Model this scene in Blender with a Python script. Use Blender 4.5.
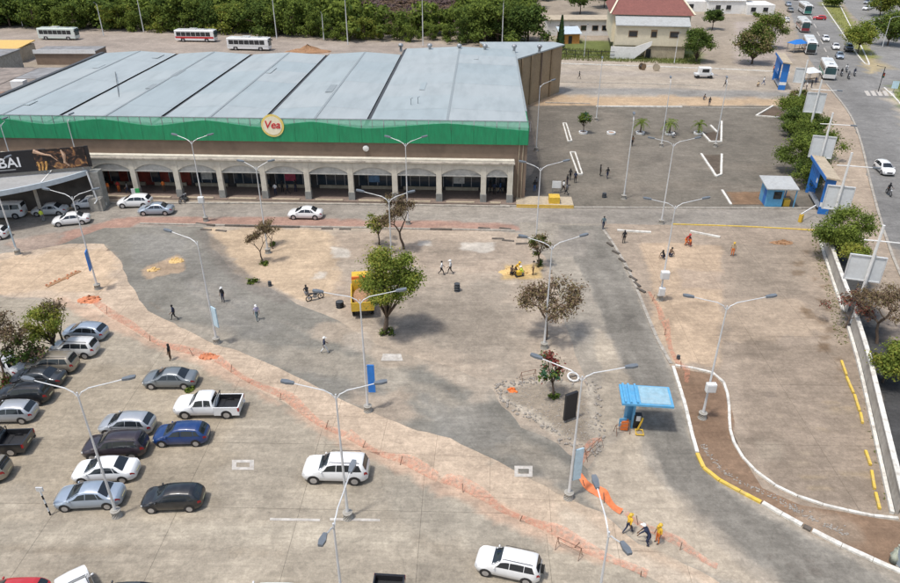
import bpy, bmesh, math, random
import numpy as np
from mathutils import Vector, Matrix
from mathutils.geometry import delaunay_2d_cdt
random.seed(11)
R = math.radians
scene = bpy.context.scene
col = scene.collection
for o in list(bpy.data.objects): bpy.data.objects.remove(o)

# ------------------------------------------------------------------ camera
CAM_H = 36.2
PITCH = math.atan(400 / 705)
cd = bpy.data.cameras.new('camera'); cam = bpy.data.objects.new('camera', cd); col.objects.link(cam)
cam.location = (0, 0, CAM_H); cam.rotation_euler = (math.pi / 2 - PITCH, 0, 0)
cd.sensor_width = 36; cd.sensor_fit = 'HORIZONTAL'; cd.lens = 28.2; cd.clip_start = .5; cd.clip_end = 4000
scene.camera = cam
# ------------------------------------------------------------------ sky, sun, exposure
SUN_EL = R(69); SUN_TO = Vector((-.80, -.60, 0)).normalized()       # where the sun stands (behind and left of the view)
world = bpy.data.worlds.new('World'); scene.world = world; world.use_nodes = True
nt = world.node_tree; bg = nt.nodes['Background']; sky = nt.nodes.new('ShaderNodeTexSky')
sky.sky_type = 'NISHITA'; sky.sun_disc = False; sky.sun_elevation = SUN_EL
sky.sun_rotation = math.atan2(SUN_TO.x, SUN_TO.y); sky.air_density = 1.3; sky.dust_density = 3.5; sky.ozone_density = 1.0
nt.links.new(sky.outputs[0], bg.inputs[0]); bg.inputs[1].default_value = .145
sl = bpy.data.lights.new('sun', 'SUN'); sun = bpy.data.objects.new('sun', sl); col.objects.link(sun)
sl.energy = 2.6; sl.angle = R(5); sl.color = (1, .975, .94)
sd = Vector((SUN_TO.x * math.cos(SUN_EL), SUN_TO.y * math.cos(SUN_EL), math.sin(SUN_EL)))
sun.location = (0, 0, 60); sun.rotation_euler = (-sd).to_track_quat('-Z', 'Y').to_euler()
vs = scene.view_settings; vs.view_transform = 'Standard'; vs.look = 'None'; vs.gamma = 1; vs.exposure = 0.2
try: vs.use_curve_mapping = False
except Exception: pass

# ------------------------------------------------------------------ site survey: plan point of a mark read at height z
_c, _s = math.cos(PITCH), math.sin(PITCH)
def at(x, y, z=0.0):
    u = (x - 450) / 705; v = (y - 291.5) / 705
    t = (z - CAM_H) / (-_s - v * _c)
    return (u * t, (_c - v * _s) * t)
def atv(x, y, z=0.0, zo=None):
    p = at(x, y, z); return Vector((p[0], p[1], z if zo is None else zo))
def pts(l, z=0.0): return [at(x, y, z) for x, y in l]

# ------------------------------------------------------------------ helpers
def tag(o, label=None, cat=None, group=None, kind=None):
    if label: o['label'] = label
    if cat: o['category'] = cat
    if group: o['group'] = group
    if kind: o['kind'] = kind
    return o
def empty(name, loc=(0, 0, 0), rz=0.0, label=None, cat=None, group=None):
    o = bpy.data.objects.new(name, None); col.objects.link(o); o.empty_display_size = .3
    o.location = loc if len(loc) == 3 else (loc[0], loc[1], 0); o.rotation_euler = (0, 0, rz)
    return tag(o, label, cat, group)
KIDS = {}
def link(name, me, parent=None):
    o = bpy.data.objects.new(name, me); col.objects.link(o)
    if parent is not None: o.parent = parent; KIDS.setdefault(parent.name, []).append(o)
    return o
def copy_tree(o, parent=None):
    c = o.copy(); col.objects.link(c); c.parent = parent
    if parent is not None: KIDS.setdefault(parent.name, []).append(c)
    for k in list(KIDS.get(o.name, [])): copy_tree(k, c)
    return c
ORD = ['first','second','third','fourth','fifth','sixth','seventh','eighth','ninth','tenth','eleventh','twelfth','thirteenth','fourteenth','fifteenth','sixteenth','seventeenth','eighteenth','nineteenth','twentieth']
def nth(i): return ORD[i] if i < 20 else {20: 'twenty-', 30: 'thirty-', 40: 'forty-'}[(i+1)//10*10] + ORD[(i+1) % 10 - 1] if (i+1) % 10 else {30: 'thirtieth', 40: 'fortieth', 50: 'fiftieth'}[i+1]
class MB:
    def __init__(s): s.v = []; s.f = []; s.m = []
    def add(s, vs, fs, mi=0):
        n = len(s.v); s.v += [tuple(p) for p in vs]
        s.f += [tuple(i + n for i in f) for f in fs]; s.m += [mi] * len(fs); return s
    def box(s, x0, x1, y0, y1, z0, z1, mi=0):
        return s.add([(x0,y0,z0),(x1,y0,z0),(x1,y1,z0),(x0,y1,z0),(x0,y0,z1),(x1,y0,z1),(x1,y1,z1),(x0,y1,z1)],
                     [(3,2,1,0),(4,5,6,7),(0,1,5,4),(1,2,6,5),(2,3,7,6),(3,0,4,7)], mi)
    def bar(s, p0, p1, w, h, mi=0):                       # rectangular bar between two points
        p0, p1 = Vector(p0), Vector(p1); d = (p1 - p0).normalized()
        up = Vector((0, 0, 1)) if abs(d.z) < .95 else Vector((1, 0, 0))
        a = d.cross(up).normalized() * w / 2; b = a.cross(d).normalized() * h / 2
        v = [p + i * a + j * b for p in (p0, p1) for i, j in ((-1, -1), (1, -1), (1, 1), (-1, 1))]
        return s.add(v, [(0,1,2,3),(7,6,5,4),(0,4,5,1),(1,5,6,2),(2,6,7,3),(3,7,4,0)], mi)
    def tube(s, P, rad, n=8, mi=0, caps=True):
        P = [Vector(p) for p in P]
        if not isinstance(rad, (list, tuple)): rad = [rad] * len(P)
        ref = None; rings = []
        for i, p in enumerate(P):
            d = (P[min(i + 1, len(P) - 1)] - P[max(i - 1, 0)]).normalized()
            if ref is None: ref = Vector((1, 0, 0)) if abs(d.x) < .9 else Vector((0, 1, 0))
            a = d.cross(ref).normalized(); b = d.cross(a).normalized(); ref = b.cross(d)
            rings.append([p + rad[i] * (math.cos(2*math.pi*k/n) * a + math.sin(2*math.pi*k/n) * b) for k in range(n)])
        v = [q for r in rings for q in r]; f = []
        for i in range(len(P) - 1):
            for k in range(n):
                f.append((i*n+k, i*n+(k+1) % n, (i+1)*n+(k+1) % n, (i+1)*n+k))
        if caps: f.append(tuple(range(n - 1, -1, -1))); f.append(tuple(range((len(P)-1)*n, len(P)*n)))
        return s.add(v, f, mi)
    def cyl(s, p0, p1, r0, r1=None, n=10, mi=0): return s.tube([p0, p1], [r0, r0 if r1 is None else r1], n, mi)
    def prism(s, poly, z0, z1, mi=0):
        n = len(poly); a = sum(poly[i][0]*poly[(i+1)%n][1] - poly[(i+1)%n][0]*poly[i][1] for i in range(n))
        if a < 0: poly = poly[::-1]
        v = [(x, y, z0) for x, y in poly] + [(x, y, z1) for x, y in poly]
        f = [tuple(range(n - 1, -1, -1)), tuple(range(n, 2*n))] + [(i, (i+1) % n, n + (i+1) % n, n + i) for i in range(n)]
        return s.add(v, f, mi)
    def ball(s, c, r, n=10, m=6, mi=0, z=(1, 1, 1)):
        v = []; f = []
        for i in range(m + 1):
            t = math.pi * i / m
            for k in range(n):
                a = 2*math.pi*k/n; v.append((c[0]+r*z[0]*math.sin(t)*math.cos(a), c[1]+r*z[1]*math.sin(t)*math.sin(a), c[2]+r*z[2]*math.cos(t)))
        for i in range(m):
            for k in range(n): f.append((i*n+k, (i+1)*n+k, (i+1)*n+(k+1) % n, i*n+(k+1) % n))
        return s.add(v, f, mi)
    def mesh(s, name, mats, smooth=False):
        me = bpy.data.meshes.new(name); me.from_pydata(s.v, [], s.f)
        for m in (mats if isinstance(mats, (list, tuple)) else [mats]): me.materials.append(m)
        me.polygons.foreach_set('material_index', s.m)
        if smooth: me.polygons.foreach_set('use_smooth', [True] * len(s.f))
        me.validate(); me.update(); return me
    def build(s, name, mats, parent=None, smooth=False):
        return link(name, s.mesh(name, mats, smooth), parent)
def bevel(o, w=.02, seg=2):
    m = o.modifiers.new('bevel', 'BEVEL'); m.width = w; m.segments = seg; m.limit_method = 'ANGLE'; return o

# ------------------------------------------------------------------ materials
def lin(c):
    c = [x / 255 for x in c]
    return tuple(x / 12.92 if x <= .04045 else ((x + .055) / 1.055) ** 2.4 for x in c)
LIGHT = 1.28                                             # daylight on a level surface at this exposure
def alb(c, k=LIGHT): return tuple(min(.82, x / k) for x in lin(c))
def _bump(nt, bs, h, strength, dist):
    b = nt.nodes.new('ShaderNodeBump'); b.inputs['Strength'].default_value = strength; b.inputs['Distance'].default_value = dist
    nt.links.new(h, b.inputs['Height']); nt.links.new(b.outputs[0], bs.inputs['Normal'])
def mat(name, c, rough=.6, metal=0., var=.12, scale=3., bump=0., dirt=None, dirt_amt=.5, spec=.5, coat=0., dscale=.8, stretch=None, alpha=None, coords='Object', seedobj=False):
    m = bpy.data.materials.new(name); m.use_nodes = True; nt = m.node_tree; N = nt.nodes; L = nt.links
    bs = N['Principled BSDF']; bs.inputs['Roughness'].default_value = rough; bs.inputs['Metallic'].default_value = metal
    bs.inputs['Specular IOR Level'].default_value = spec; bs.inputs['Coat Weight'].default_value = coat
    c = alb(c) if max(c) > 1 else c
    tc = N.new('ShaderNodeTexCoord'); src = tc.outputs[coords]
    if stretch:
        mp = N.new('ShaderNodeMapping'); mp.inputs['Scale'].default_value = stretch; L.new(src, mp.inputs[0]); src = mp.outputs[0]
    nz = N.new('ShaderNodeTexNoise'); nz.inputs['Scale'].default_value = scale; nz.inputs['Detail'].default_value = 6; L.new(src, nz.inputs['Vector'])
    mr = N.new('ShaderNodeMapRange'); mr.inputs[1].default_value = .3; mr.inputs[2].default_value = .7
    mr.inputs[3].default_value = 1 - var; mr.inputs[4].default_value = 1 + var; L.new(nz.outputs[0], mr.inputs[0])
    mx = N.new('ShaderNodeVectorMath'); mx.operation = 'SCALE'; mx.inputs[0].default_value = c[:3]; L.new(mr.outputs[0], mx.inputs['Scale'])
    out = mx.outputs[0]
    if dirt:
        n2 = N.new('ShaderNodeTexNoise'); n2.inputs['Scale'].default_value = dscale; n2.inputs['Detail'].default_value = 8; n2.inputs['Roughness'].default_value = .65
        L.new(src, n2.inputs['Vector'])
        r2 = N.new('ShaderNodeMapRange'); r2.inputs[1].default_value = .47; r2.inputs[2].default_value = .72; r2.inputs[4].default_value = dirt_amt; L.new(n2.outputs[0], r2.inputs[0])
        mm = N.new('ShaderNodeMix'); mm.data_type = 'RGBA'; L.new(r2.outputs[0], mm.inputs[0]); L.new(out, mm.inputs[6])
        mm.inputs[7].default_value = (*(alb(dirt) if max(dirt) > 1 else dirt)[:3], 1); out = mm.outputs[2]
    L.new(out, bs.inputs['Base Color'])
    if bump: _bump(nt, bs, nz.outputs[0], .6, bump)
    if alpha is not None: bs.inputs['Alpha'].default_value = alpha
    return m
def leaf_mat(name, c, trans=.25, var=.35):
    m = bpy.data.materials.new(name); m.use_nodes = True; nt = m.node_tree; N = nt.nodes; L = nt.links
    for n in list(N):
        if n.type == 'BSDF_PRINCIPLED': N.remove(n)
    out = [n for n in N if n.type == 'OUTPUT_MATERIAL'][0]
    geo = N.new('ShaderNodeNewGeometry'); oi = N.new('ShaderNodeObjectInfo')
    a = N.new('ShaderNodeMath'); a.operation = 'MULTIPLY'; a.inputs[1].default_value = .7; L.new(geo.outputs['Random Per Island'], a.inputs[0])
    b = N.new('ShaderNodeMath'); b.operation = 'MULTIPLY_ADD'; b.inputs[1].default_value = .3; L.new(oi.outputs['Random'], b.inputs[0]); L.new(a.outputs[0], b.inputs[2])
    mr = N.new('ShaderNodeMapRange'); mr.inputs[3].default_value = 1 - var; mr.inputs[4].default_value = 1 + var; L.new(b.outputs[0], mr.inputs[0])
    mx = N.new('ShaderNodeVectorMath'); mx.operation = 'SCALE'; mx.inputs[0].default_value = c; L.new(mr.outputs[0], mx.inputs['Scale'])
    d = N.new('ShaderNodeBsdfDiffuse'); t = N.new('ShaderNodeBsdfTranslucent'); ms = N.new('ShaderNodeMixShader'); ms.inputs[0].default_value = trans
    L.new(mx.outputs[0], d.inputs[0]); L.new(mx.outputs[0], t.inputs[0]); L.new(d.outputs[0], ms.inputs[1]); L.new(t.outputs[0], ms.inputs[2]); L.new(ms.outputs[0], out.inputs[0])
    return m
M = {}
M['white'] = mat('white_paint', (.72, .72, .70), .5, var=.06, dirt=(.45, .42, .37), dirt_amt=.35)
M['lamp_white'] = mat('galvanised_pole', (.66, .67, .67), .45, .2, var=.08, dirt=(.4, .38, .34), dirt_amt=.4, dscale=1.5)
M['lamp_head'] = mat('lamp_head_grey', (.16, .18, .20), .5, .2)
M['concrete'] = mat('concrete', (.34, .32, .28), .9, var=.18, bump=.01, dirt=(.16, .14, .12), dirt_amt=.5)
M['black'] = mat('black_plastic', (.018, .018, .02), .55)
M['rubber'] = mat('rubber', (.022, .021, .02), .85)
M['rim'] = mat('wheel_rim', (.5, .5, .51), .35, .7)
M['glass'] = mat('dark_glass', (.018, .022, .026), .06, var=.02, spec=.7)
M['steel'] = mat('steel', (.35, .36, .37), .45, .6)
M['blue'] = mat('blue_paint', (.02, .16, .50), .45, var=.1, dirt=(.08, .2, .4), dirt_amt=.3)
M['skyblue'] = mat('sky_blue_paint', (.10, .34, .56), .45, var=.1, dirt=(.3, .36, .4), dirt_amt=.35)
M['yellow'] = mat('yellow_paint', (.62, .40, .04), .55, var=.12, dirt=(.35, .25, .1), dirt_amt=.4)
M['orange'] = mat('orange_paint', (.65, .16, .03), .6, var=.12)
M['red'] = mat('red_paint', (.45, .03, .03), .4)
M['wood'] = mat('timber', (.27, .18, .10), .8, var=.25, scale=8, stretch=(1, 8, 8))
M['bark'] = mat('bark', (.12, .085, .06), .95, var=.3, scale=12, bump=.02)
M['bark_pale'] = mat('pale_bark', (.22, .18, .14), .95, var=.3, scale=12, bump=.02)
M['tan'] = mat('tan_board', (.42, .35, .25), .8, var=.15, dirt=(.2, .16, .12), dirt_amt=.5)
M['soil'] = mat('dug_soil', (.30, .17, .09), 1, var=.3, scale=5, bump=.05)
M['rock'] = mat('broken_stone', (.30, .27, .235), .95, var=.25, scale=4, bump=.03)
# ================================================================== THE GROUND
rng = np.random.default_rng(3)
_lat = rng.random((64, 64))
def vnoise(X, Y, sc, seed=0):
    x = X / sc + seed * 17.3; y = Y / sc + seed * 9.1
    i = np.floor(x).astype(int); j = np.floor(y).astype(int); fx = x - i; fy = y - j
    fx = fx * fx * (3 - 2 * fx); fy = fy * fy * (3 - 2 * fy)
    g = lambda a, b: _lat[a % 64, b % 64]
    return (g(i, j)*(1-fx) + g(i+1, j)*fx)*(1-fy) + (g(i, j+1)*(1-fx) + g(i+1, j+1)*fx)*fy
def fbm(X, Y, sc, seed=0):
    return (vnoise(X, Y, sc, seed) + .5*vnoise(X, Y, sc/2.1, seed+1) + .25*vnoise(X, Y, sc/4.3, seed+2)) / 1.75 - .5
def sdist(X, Y, P, closed=True):
    d = np.full(X.shape, 1e9); ins = np.zeros(X.shape, bool); n = len(P)
    for i in range(n if closed else n - 1):
        ax, ay = P[i]; bx, by = P[(i+1) % n]; ex, ey = bx-ax, by-ay
        t = np.clip(((X-ax)*ex + (Y-ay)*ey) / (ex*ex + ey*ey + 1e-9), 0, 1)
        d = np.minimum(d, (X-ax-t*ex)**2 + (Y-ay-t*ey)**2)
        if closed:
            c = ((ay > Y) != (by > Y)) & (X < (bx-ax)*(Y-ay)/((by-ay) if by != ay else 1e-9) + ax); ins ^= c
    d = np.sqrt(d); return np.where(ins, -d, d) if closed else d
ZID = {}; OWN = None
PAINT = []                                                # the real colours of the worn, dusty surfaces
def area(l, c, f=.8, a=1., rag=1.): PAINT.append((pts(l), c, max(.2, f*.45), a, rag, None, ZID.get(id(l))))
def streak(l, c, w, f=.5, a=.6, rag=.6): PAINT.append((pts(l), c, max(.2, f*.6), a, rag, w, None))
def field(X, Y):
    C = np.tile(np.array(alb((168, 154, 138))), (len(X), 1))
    N1 = fbm(X, Y, 5, 1); N2 = fbm(X, Y, 1.6, 5); N3 = fbm(X*.45+Y*.1, Y, .8, 9)
    for P, c, f, a, rag, w, zone in PAINT:
        if zone and OWN:
            if zone == OWN: C[:] = np.array(alb(c))
            continue
        xs = [p[0] for p in P]; ys = [p[1] for p in P]; mg = f + rag*3 + (w or 0) + 1
        k = np.nonzero((X > min(xs)-mg) & (X < max(xs)+mg) & (Y > min(ys)-mg) & (Y < max(ys)+mg))[0]
        if not len(k): continue
        d = sdist(X[k], Y[k], P, w is None) - (w or 0)
        d = d + rag * (2.0*N1[k] + 1.3*N2[k] + .8*N3[k])
        t = np.clip(.5 - d/(1.25*f), 0, 1); t = (t*t*(3-2*t))[:, None] * a
        C[k] = C[k]*(1-t) + np.array(alb(c))*t
    v = 1 + .15*fbm(X, Y, 9, 7) + .17*fbm(X, Y, 2.3, 3) + .20*fbm(X*.35+Y*.05, Y-.1*X, .9, 11)
    p1 = np.clip((fbm(X, Y, 7, 21) + .35*fbm(X, Y, 1.3, 23) - .07)/.06, 0, 1); p2 = np.clip((fbm(X, Y, 5, 31) + .4*fbm(X, Y, 1.1, 33) - .10)/.05, 0, 1)
    return C * (v * (1 + .10*p1 - .12*p2))[:, None] * np.array((.985, 1.0, .985))

PARK = [(-90,296),(30,298),(85,304),(118,322),(150,341),(215,364),(280,400),(345,440),(400,465),(480,500),(560,540),(660,585),(730,640),(-90,640)]
PATH = [(-60,262),(30,250),(70,243),(104,244),(122,262),(130,285),(150,312),(213,343),(270,364),(365,410),(450,440),(520,474),(575,500),(600,512),(640,545),(700,572),(745,600),(780,640),(730,640),(660,585),(560,540),(480,500),(400,465),(345,440),(280,400),(215,364),(150,341),(118,322),(85,304),(30,298),(-60,296)]
ROADA = [(40,252),(104,228),(202,227),(215,250),(240,275),(275,292),(330,318),(380,345),(450,366),(490,384),(500,405),(520,428),(560,445),(590,470),(600,512),(575,500),(520,474),(450,440),(365,410),(270,364),(213,343),(150,312),(130,285),(122,262),(104,244),(70,243)]
PLAZA = [(202,227),(360,229),(522,233),(545,258),(562,300),(570,345),(592,400),(598,450),(590,470),(560,445),(520,428),(500,405),(490,384),(450,366),(380,345),(330,318),(275,292),(240,275),(215,250)]
ROADB = [(522,233),(520,222),(600,224),(612,240),(628,266),(655,335),(673,372),(690,430),(699,460),(722,482),(765,505),(840,545),(905,574),(960,640),(780,640),(745,600),(700,572),(640,545),(600,512),(590,470),(598,450),(592,400),(570,345),(562,300),(545,258)]
STREET = [(-20,226),(90,204),(512,206),(560,208),(832,209),(836,228),(600,224),(520,222),(522,233),(360,229),(202,227),(104,228),(40,252),(-20,262)]
RPLAZA = [(600,224),(836,228),(822,240),(845,310),(870,400),(896,512),(870,517),(800,505),(762,488),(735,445),(729,398),(716,376),(673,367),(655,335),(628,266),(612,240)]
ISLE = [(673,367),(716,376),(729,398),(735,445),(762,488),(800,505),(870,517),(960,532),(960,600),(905,574),(840,545),(765,505),(722,482),(699,460),(690,430)]
ULOT = [(528,106),(790,106),(815,160),(832,209),(560,208),(512,206),(540,160)]
BACKST = [(550,60),(815,68),(815,106),(528,106)]
TERM = [(-300,20),(60,27),(340,41),(558,47),(550,62),(400,62),(-300,62)]
AVE = [(796,-8),(818,-8),(838,25),(862,62),(880,78),(990,70),(990,140),(905,112),(960,250),(1010,330),(925,330),(890,250),(872,190),(860,140),(848,112),(826,84),(815,68),(800,40),(790,10),(780,-8)]
AVE2 = [(835,-8),(905,-8),(990,20),(990,70),(880,78),(872,58),(870,30),(850,12)]
WALK = [(800,104),(826,84),(848,112),(860,140),(872,190),(890,250),(925,330),(965,400),(1010,520),(915,520),(893,430),(868,330),(845,285),(838,228),(832,209),(815,160)]

for n_, l_ in (('terminal_yard', TERM), ('upper_car_park', ULOT), ('store_street', STREET), ('access_road', ROADA), ('plaza', PLAZA), ('footpath', PATH), ('parking_lot', PARK), ('service_road', ROADB), ('paved_yard', RPLAZA), ('dirt_island', ISLE), ('avenue', AVE), ('avenue_far_side', AVE2), ('sidewalk', WALK)): ZID[id(l_)] = n_
area(TERM, (172,158,146)); streak([(0,42),(200,50),(420,52)], (150,138,128), 1.2, 1.5, .5)
area([(550,60),(815,68),(815,106),(528,106)], (184,170,154))
streak([(540,90),(640,92),(780,95)], (150,146,141), 3.0, 1.5, .9); streak([(556,72),(700,76),(800,80)], (165,154,144), 2.2, 2, .6)
area([(540,95),(800,99),(800,106),(528,106)], (198,168,134), .8, .8)
area(ULOT, (127,119,108), .5, 1, .3)
for l in ([(560,150),(660,165),(800,170)], [(590,190),(700,185),(810,195)], [(610,115),(620,160),(640,200)]): streak(l, (145,134,121), 1.4, 2.2, .5, 1.4)
area([(528,106),(556,106),(570,200),(540,205)], (116,108,99), 2, .6)
area([(640,142),(690,140),(690,176),(640,180)], (137,128,117), 2, .5, 1.5)
area(STREET, (160,151,141), .5, 1, .3)
area([(560,212),(830,213),(834,226),(600,224)], (152,144,134), .6, .8, .4)
area([(64,232),(120,217),(240,217),(400,220),(515,224),(524,231),(400,228),(240,226),(140,224),(100,242),(60,250)], (176,138,122), .7, .85, .5)
area([(10,244),(60,232),(66,248),(30,252)], (172,146,130), .8, .6)
area(ROADA, (139,134,125), .35, 1, .4)
area(PLAZA, (182,166,149), .35, 1, .4)
area([(202,227),(335,229),(345,280),(310,306),(275,290),(240,272),(215,248)], (203,178,150), 1.2, .9, 1.2)
area([(330,230),(520,233),(545,262),(500,275),(400,262),(340,262)], (192,172,153), 2, .7, 2)
for k_ in range(34):
    x_ = random.uniform(330, 520); y_ = random.uniform(250, 350); w_ = random.uniform(12, 45)
    streak([(x_, y_), (x_+w_*.5, y_+random.uniform(-2, 2)), (x_+w_, y_+random.uniform(-3, 4))], random.choice(((196,180,162),(160,146,130),(150,138,124),(204,190,172))), random.uniform(.08, .3), .3, .45, .5)
area([(395,290),(505,282),(520,330),(500,372),(440,350),(385,322)], (160,148,134), 3, .75, 2.2)
area([(420,240),(520,243),(525,262),(430,262)], (172,156,140), 2.5, .7, 2)
area([(335,275),(375,280),(375,315),(340,300)], (176,158,142), 2, .6, 1.5)
for k_ in range(30):
    t_ = random.random(); x_ = 150+380*t_; y_ = 285+165*t_+random.uniform(-25, 25); w_ = random.uniform(20, 60)
    streak([(x_, y_), (x_+w_*.5, y_+w_*.2), (x_+w_, y_+w_*.42)], random.choice(((172,162,148),(138,133,126),(164,155,143))), random.uniform(.08, .35), .35, .5, .5)
streak([(135,292),(213,346),(365,412),(450,442),(520,476),(575,502)], (140,128,115), .12, .25, .6, .15)
streak([(150,322),(260,350),(380,372),(470,420),(560,470)], (178,166,150), 1.4, 1.6, .55, 1.2)
streak([(330,330),(420,360),(480,388)], (192,174,155), 1.2, 1.6, .7, 1.2)
area([(420,400),(490,410),(520,445),(440,435)], (146,142,135), 2.5, .7, 1.8)
area([(345,400),(400,392),(430,420),(380,424)], (186,166,146), 1.8, .6, 1.4)
area([(455,380),(500,372),(515,400),(470,400)], (186,172,156), 2, .6, 1.6)
streak([(203,232),(222,260),(250,283),(285,300)], (133,125,117), .9, .8, .75, .6)
streak([(160,232),(190,262),(215,300),(260,330)], (146,141,134), 2.0, 2, .5, 1)
area([(135,235),(185,240),(180,262),(135,262)], (146,142,136), 1.5, .6, 1.2)
area([(142,270),(178,254),(184,262),(183,270),(160,277),(145,281)], (196,168,140), .5, .8, .5)
area(PATH, (203,181,159), .5, 1, .3)
area([(0,262),(100,248),(118,268),(100,290),(0,292)], (214,186,156), 2, .7, 1.5)
area([(-60,296),(30,298),(85,304),(70,318),(-60,314)], (170,160,148), 1, .9, .6)
area([(560,500),(640,548),(720,590),(650,585),(560,545)], (202,188,170), 1.5, .6, 1)
area([(520,470),(600,505),(590,520),(520,490)], (198,178,156), 1.2, .6, 1)
area(PARK, (176,164,147), .4, 1, .3)
for k_ in range(70):
    x_ = random.uniform(-10, 520); y_ = random.uniform(380, 580); s_ = random.uniform(1.2, 4)
    area([(x_-s_,y_-s_*.5),(x_+s_,y_-s_*.4),(x_+s_*.8,y_+s_*.5),(x_-s_*.7,y_+s_*.4)], random.choice(((128,116,102),(140,128,113),(196,184,166))), .4, .5, .25)
area([(0,395),(140,360),(250,400),(220,500),(0,515)], (172,158,138), 3, .7, 2)
streak([(0,533),(130,531),(300,532),(420,540)], (190,178,160), .9, .9, .75, .5)
streak([(0,517),(140,515),(190,517),(270,520)], (192,178,158), .22, .25, .8, .2)
streak([(0,549),(200,550),(280,552)], (150,136,118), .22, .35, .6, .25)
streak([(290,470),(400,495),(520,540)], (160,150,135), 1.2, 1.6, .5, 1)
streak([(420,540),(440,548)], (150,138,122), .3, .5, .6)
area([(380,470),(470,505),(540,540),(500,560),(400,520)], (164,155,141), 2, .6, 1.4)
streak([(60,300),(150,343),(215,366),(345,442),(480,502),(600,560)], (214,176,150), .5, .5, .55, .5)
area(ROADB, (168,158,145), .7, 1, .6)
area([(560,226),(602,226),(610,240),(630,278),(657,342),(677,398),(692,445),(720,488),(770,520),(850,560),(930,598),(850,640),(790,590),(715,535),(668,482),(646,430),(630,380),(608,330),(588,285),(568,245)], (141,135,126), .5, .95, .35)
streak([(600,250),(625,305),(650,370),(668,430),(700,485),(760,528),(840,575)], (124,118,110), .7, .8, .6, .4); streak([(585,255),(606,310),(630,372),(650,436),(684,494),(750,545)], (126,120,112), .5, .7, .55, .4)
area([(560,232),(590,232),(585,255),(560,255)], (158,149,139), 1.5, .7)
streak([(600,430),(640,480),(700,530),(760,580)], (186,172,155), 1.0, 1.5, .6, 1)
area([(592,456),(634,425),(648,462),(690,520),(770,592),(700,573),(640,546),(600,513),(577,496)], (192,177,158), .8, .9, .5); area([(598,330),(612,345),(632,385),(640,415),(600,440),(596,400)], (184,170,152), .8, .8, .6)
for x, y in ((770,557),(790,566),(800,576),(810,560),(815,572)): area([(x-3,y-2),(x+3,y-2),(x+3,y+2),(x-3,y+2)], (118,110,102), .25, .7, .2)
area(RPLAZA, (170,153,136), .4, 1, .4)
area([(645,245),(722,245),(724,300),(722,372),(680,364),(655,325)], (198,173,147), .8, .9, .9)
area([(725,300),(800,300),(820,330),(760,345),(725,340)], (188,167,145), 1, .7, 1.3)
area([(725,245),(800,248),(812,295),(730,296)], (160,145,129), 2, .8, 1.4)
area([(680,270),(724,272),(724,290),(680,288)], (184,164,146), .8, .7, .5)
area([(735,345),(862,345),(890,508),(800,500),(742,440)], (154,138,122), 1, .85, 1.0)
for k in range(26):
    x = random.uniform(735, 850); y = random.uniform(350, 490); w = random.uniform(15, 40)
    streak([(x, y), (min(x+w, 885), y+random.uniform(-2, 3))], random.choice(((176,159,138),(140,125,109),(172,152,124))), .12, .3, .6, .3)
for k in range(22):
    t = random.random(); y = 250 + 150*t; x = 822 + (y-240)*.262 - random.uniform(6, 34)
    area([(x-4,y-2),(x+4,y-2),(x+3,y+2),(x-4,y+2)], (126,104,82), .5, .6, .5)
streak([(832,250),(850,310),(862,350)], (140,118,96), .6, .7, .6, .5)
area([(755,440),(785,440),(785,460),(755,462)], (178,163,145), .8, .7, .6)
area(ISLE, (146,120,99), .4, 1, .2)
area([(690,385),(725,390),(725,440),(700,440)], (132,106,86), 1, .6, .8); area([(800,515),(860,522),(870,545),(815,535)], (160,142,124), 1.2, .7, 1)
area([(498,386),(540,378),(590,384),(596,450),(560,437),(512,408)], (160,147,131), .6, .9, .3)
streak([(500,386),(545,381),(592,386)], (206,194,178), .25, .3, .7, .3); streak([(502,398),(530,414),(560,436),(592,450)], (206,194,178), .35, .35, .75, .4); streak([(590,390),(597,445)], (204,192,176), .4, .4, .7, .4)
for x, y, w, h in ((341,253,9,5),(319,276,9,4),(478,247,16,3.5),(424,243,6,3)): area([(x-w,y-h),(x+w,y-h),(x+w,y+h),(x-w,y+h)], (218,208,196), .8, .8, .9)
area([(505,265),(540,265),(540,278),(502,280)], (222,186,120), .8, .75, .7)
area([(345,335),(365,333),(365,350),(345,350)], (190,178,165), 1, .5, .8)
area(AVE, (143,140,137), .6, 1, .2); area(AVE2, (148,145,142), .6, 1, .2)
streak([(800,10),(826,60),(862,110),(885,180),(920,280)], (130,127,124), 2.2, 2, .6, 1)
area(WALK, (180,162,144), .5, 1, .2); area([(840,240),(900,250),(960,400),(900,420)], (170,154,138), 2, .8, 1)
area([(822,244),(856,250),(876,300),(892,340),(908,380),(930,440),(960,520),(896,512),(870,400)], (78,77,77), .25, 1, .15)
area([(735,66),(790,66),(790,55),(775,20),(735,22)], (176,162,152), .8, 1, .2)
area([(556,38),(700,48),(704,64),(556,58)], (110,120,62), .6, .95, .3)
area([(556,0),(900,0),(900,-60),(556,-60)], (150,145,135), 2, .6, 1)
area([(820,2),(838,25),(858,55),(868,66),(874,56),(862,36),(848,14),(838,2)], (140,140,78), .5, 1, .3)
area([(862,62),(874,58),(888,68),(870,74)], (186,168,132), .5, .9, .3)
area([(895,82),(990,80),(990,140),(908,112),(892,96)], (122,134,66), .6, 1, .3); streak([(884,88),(908,116),(960,240)], (190,176,156), .9, .4, .9, .2)

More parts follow.
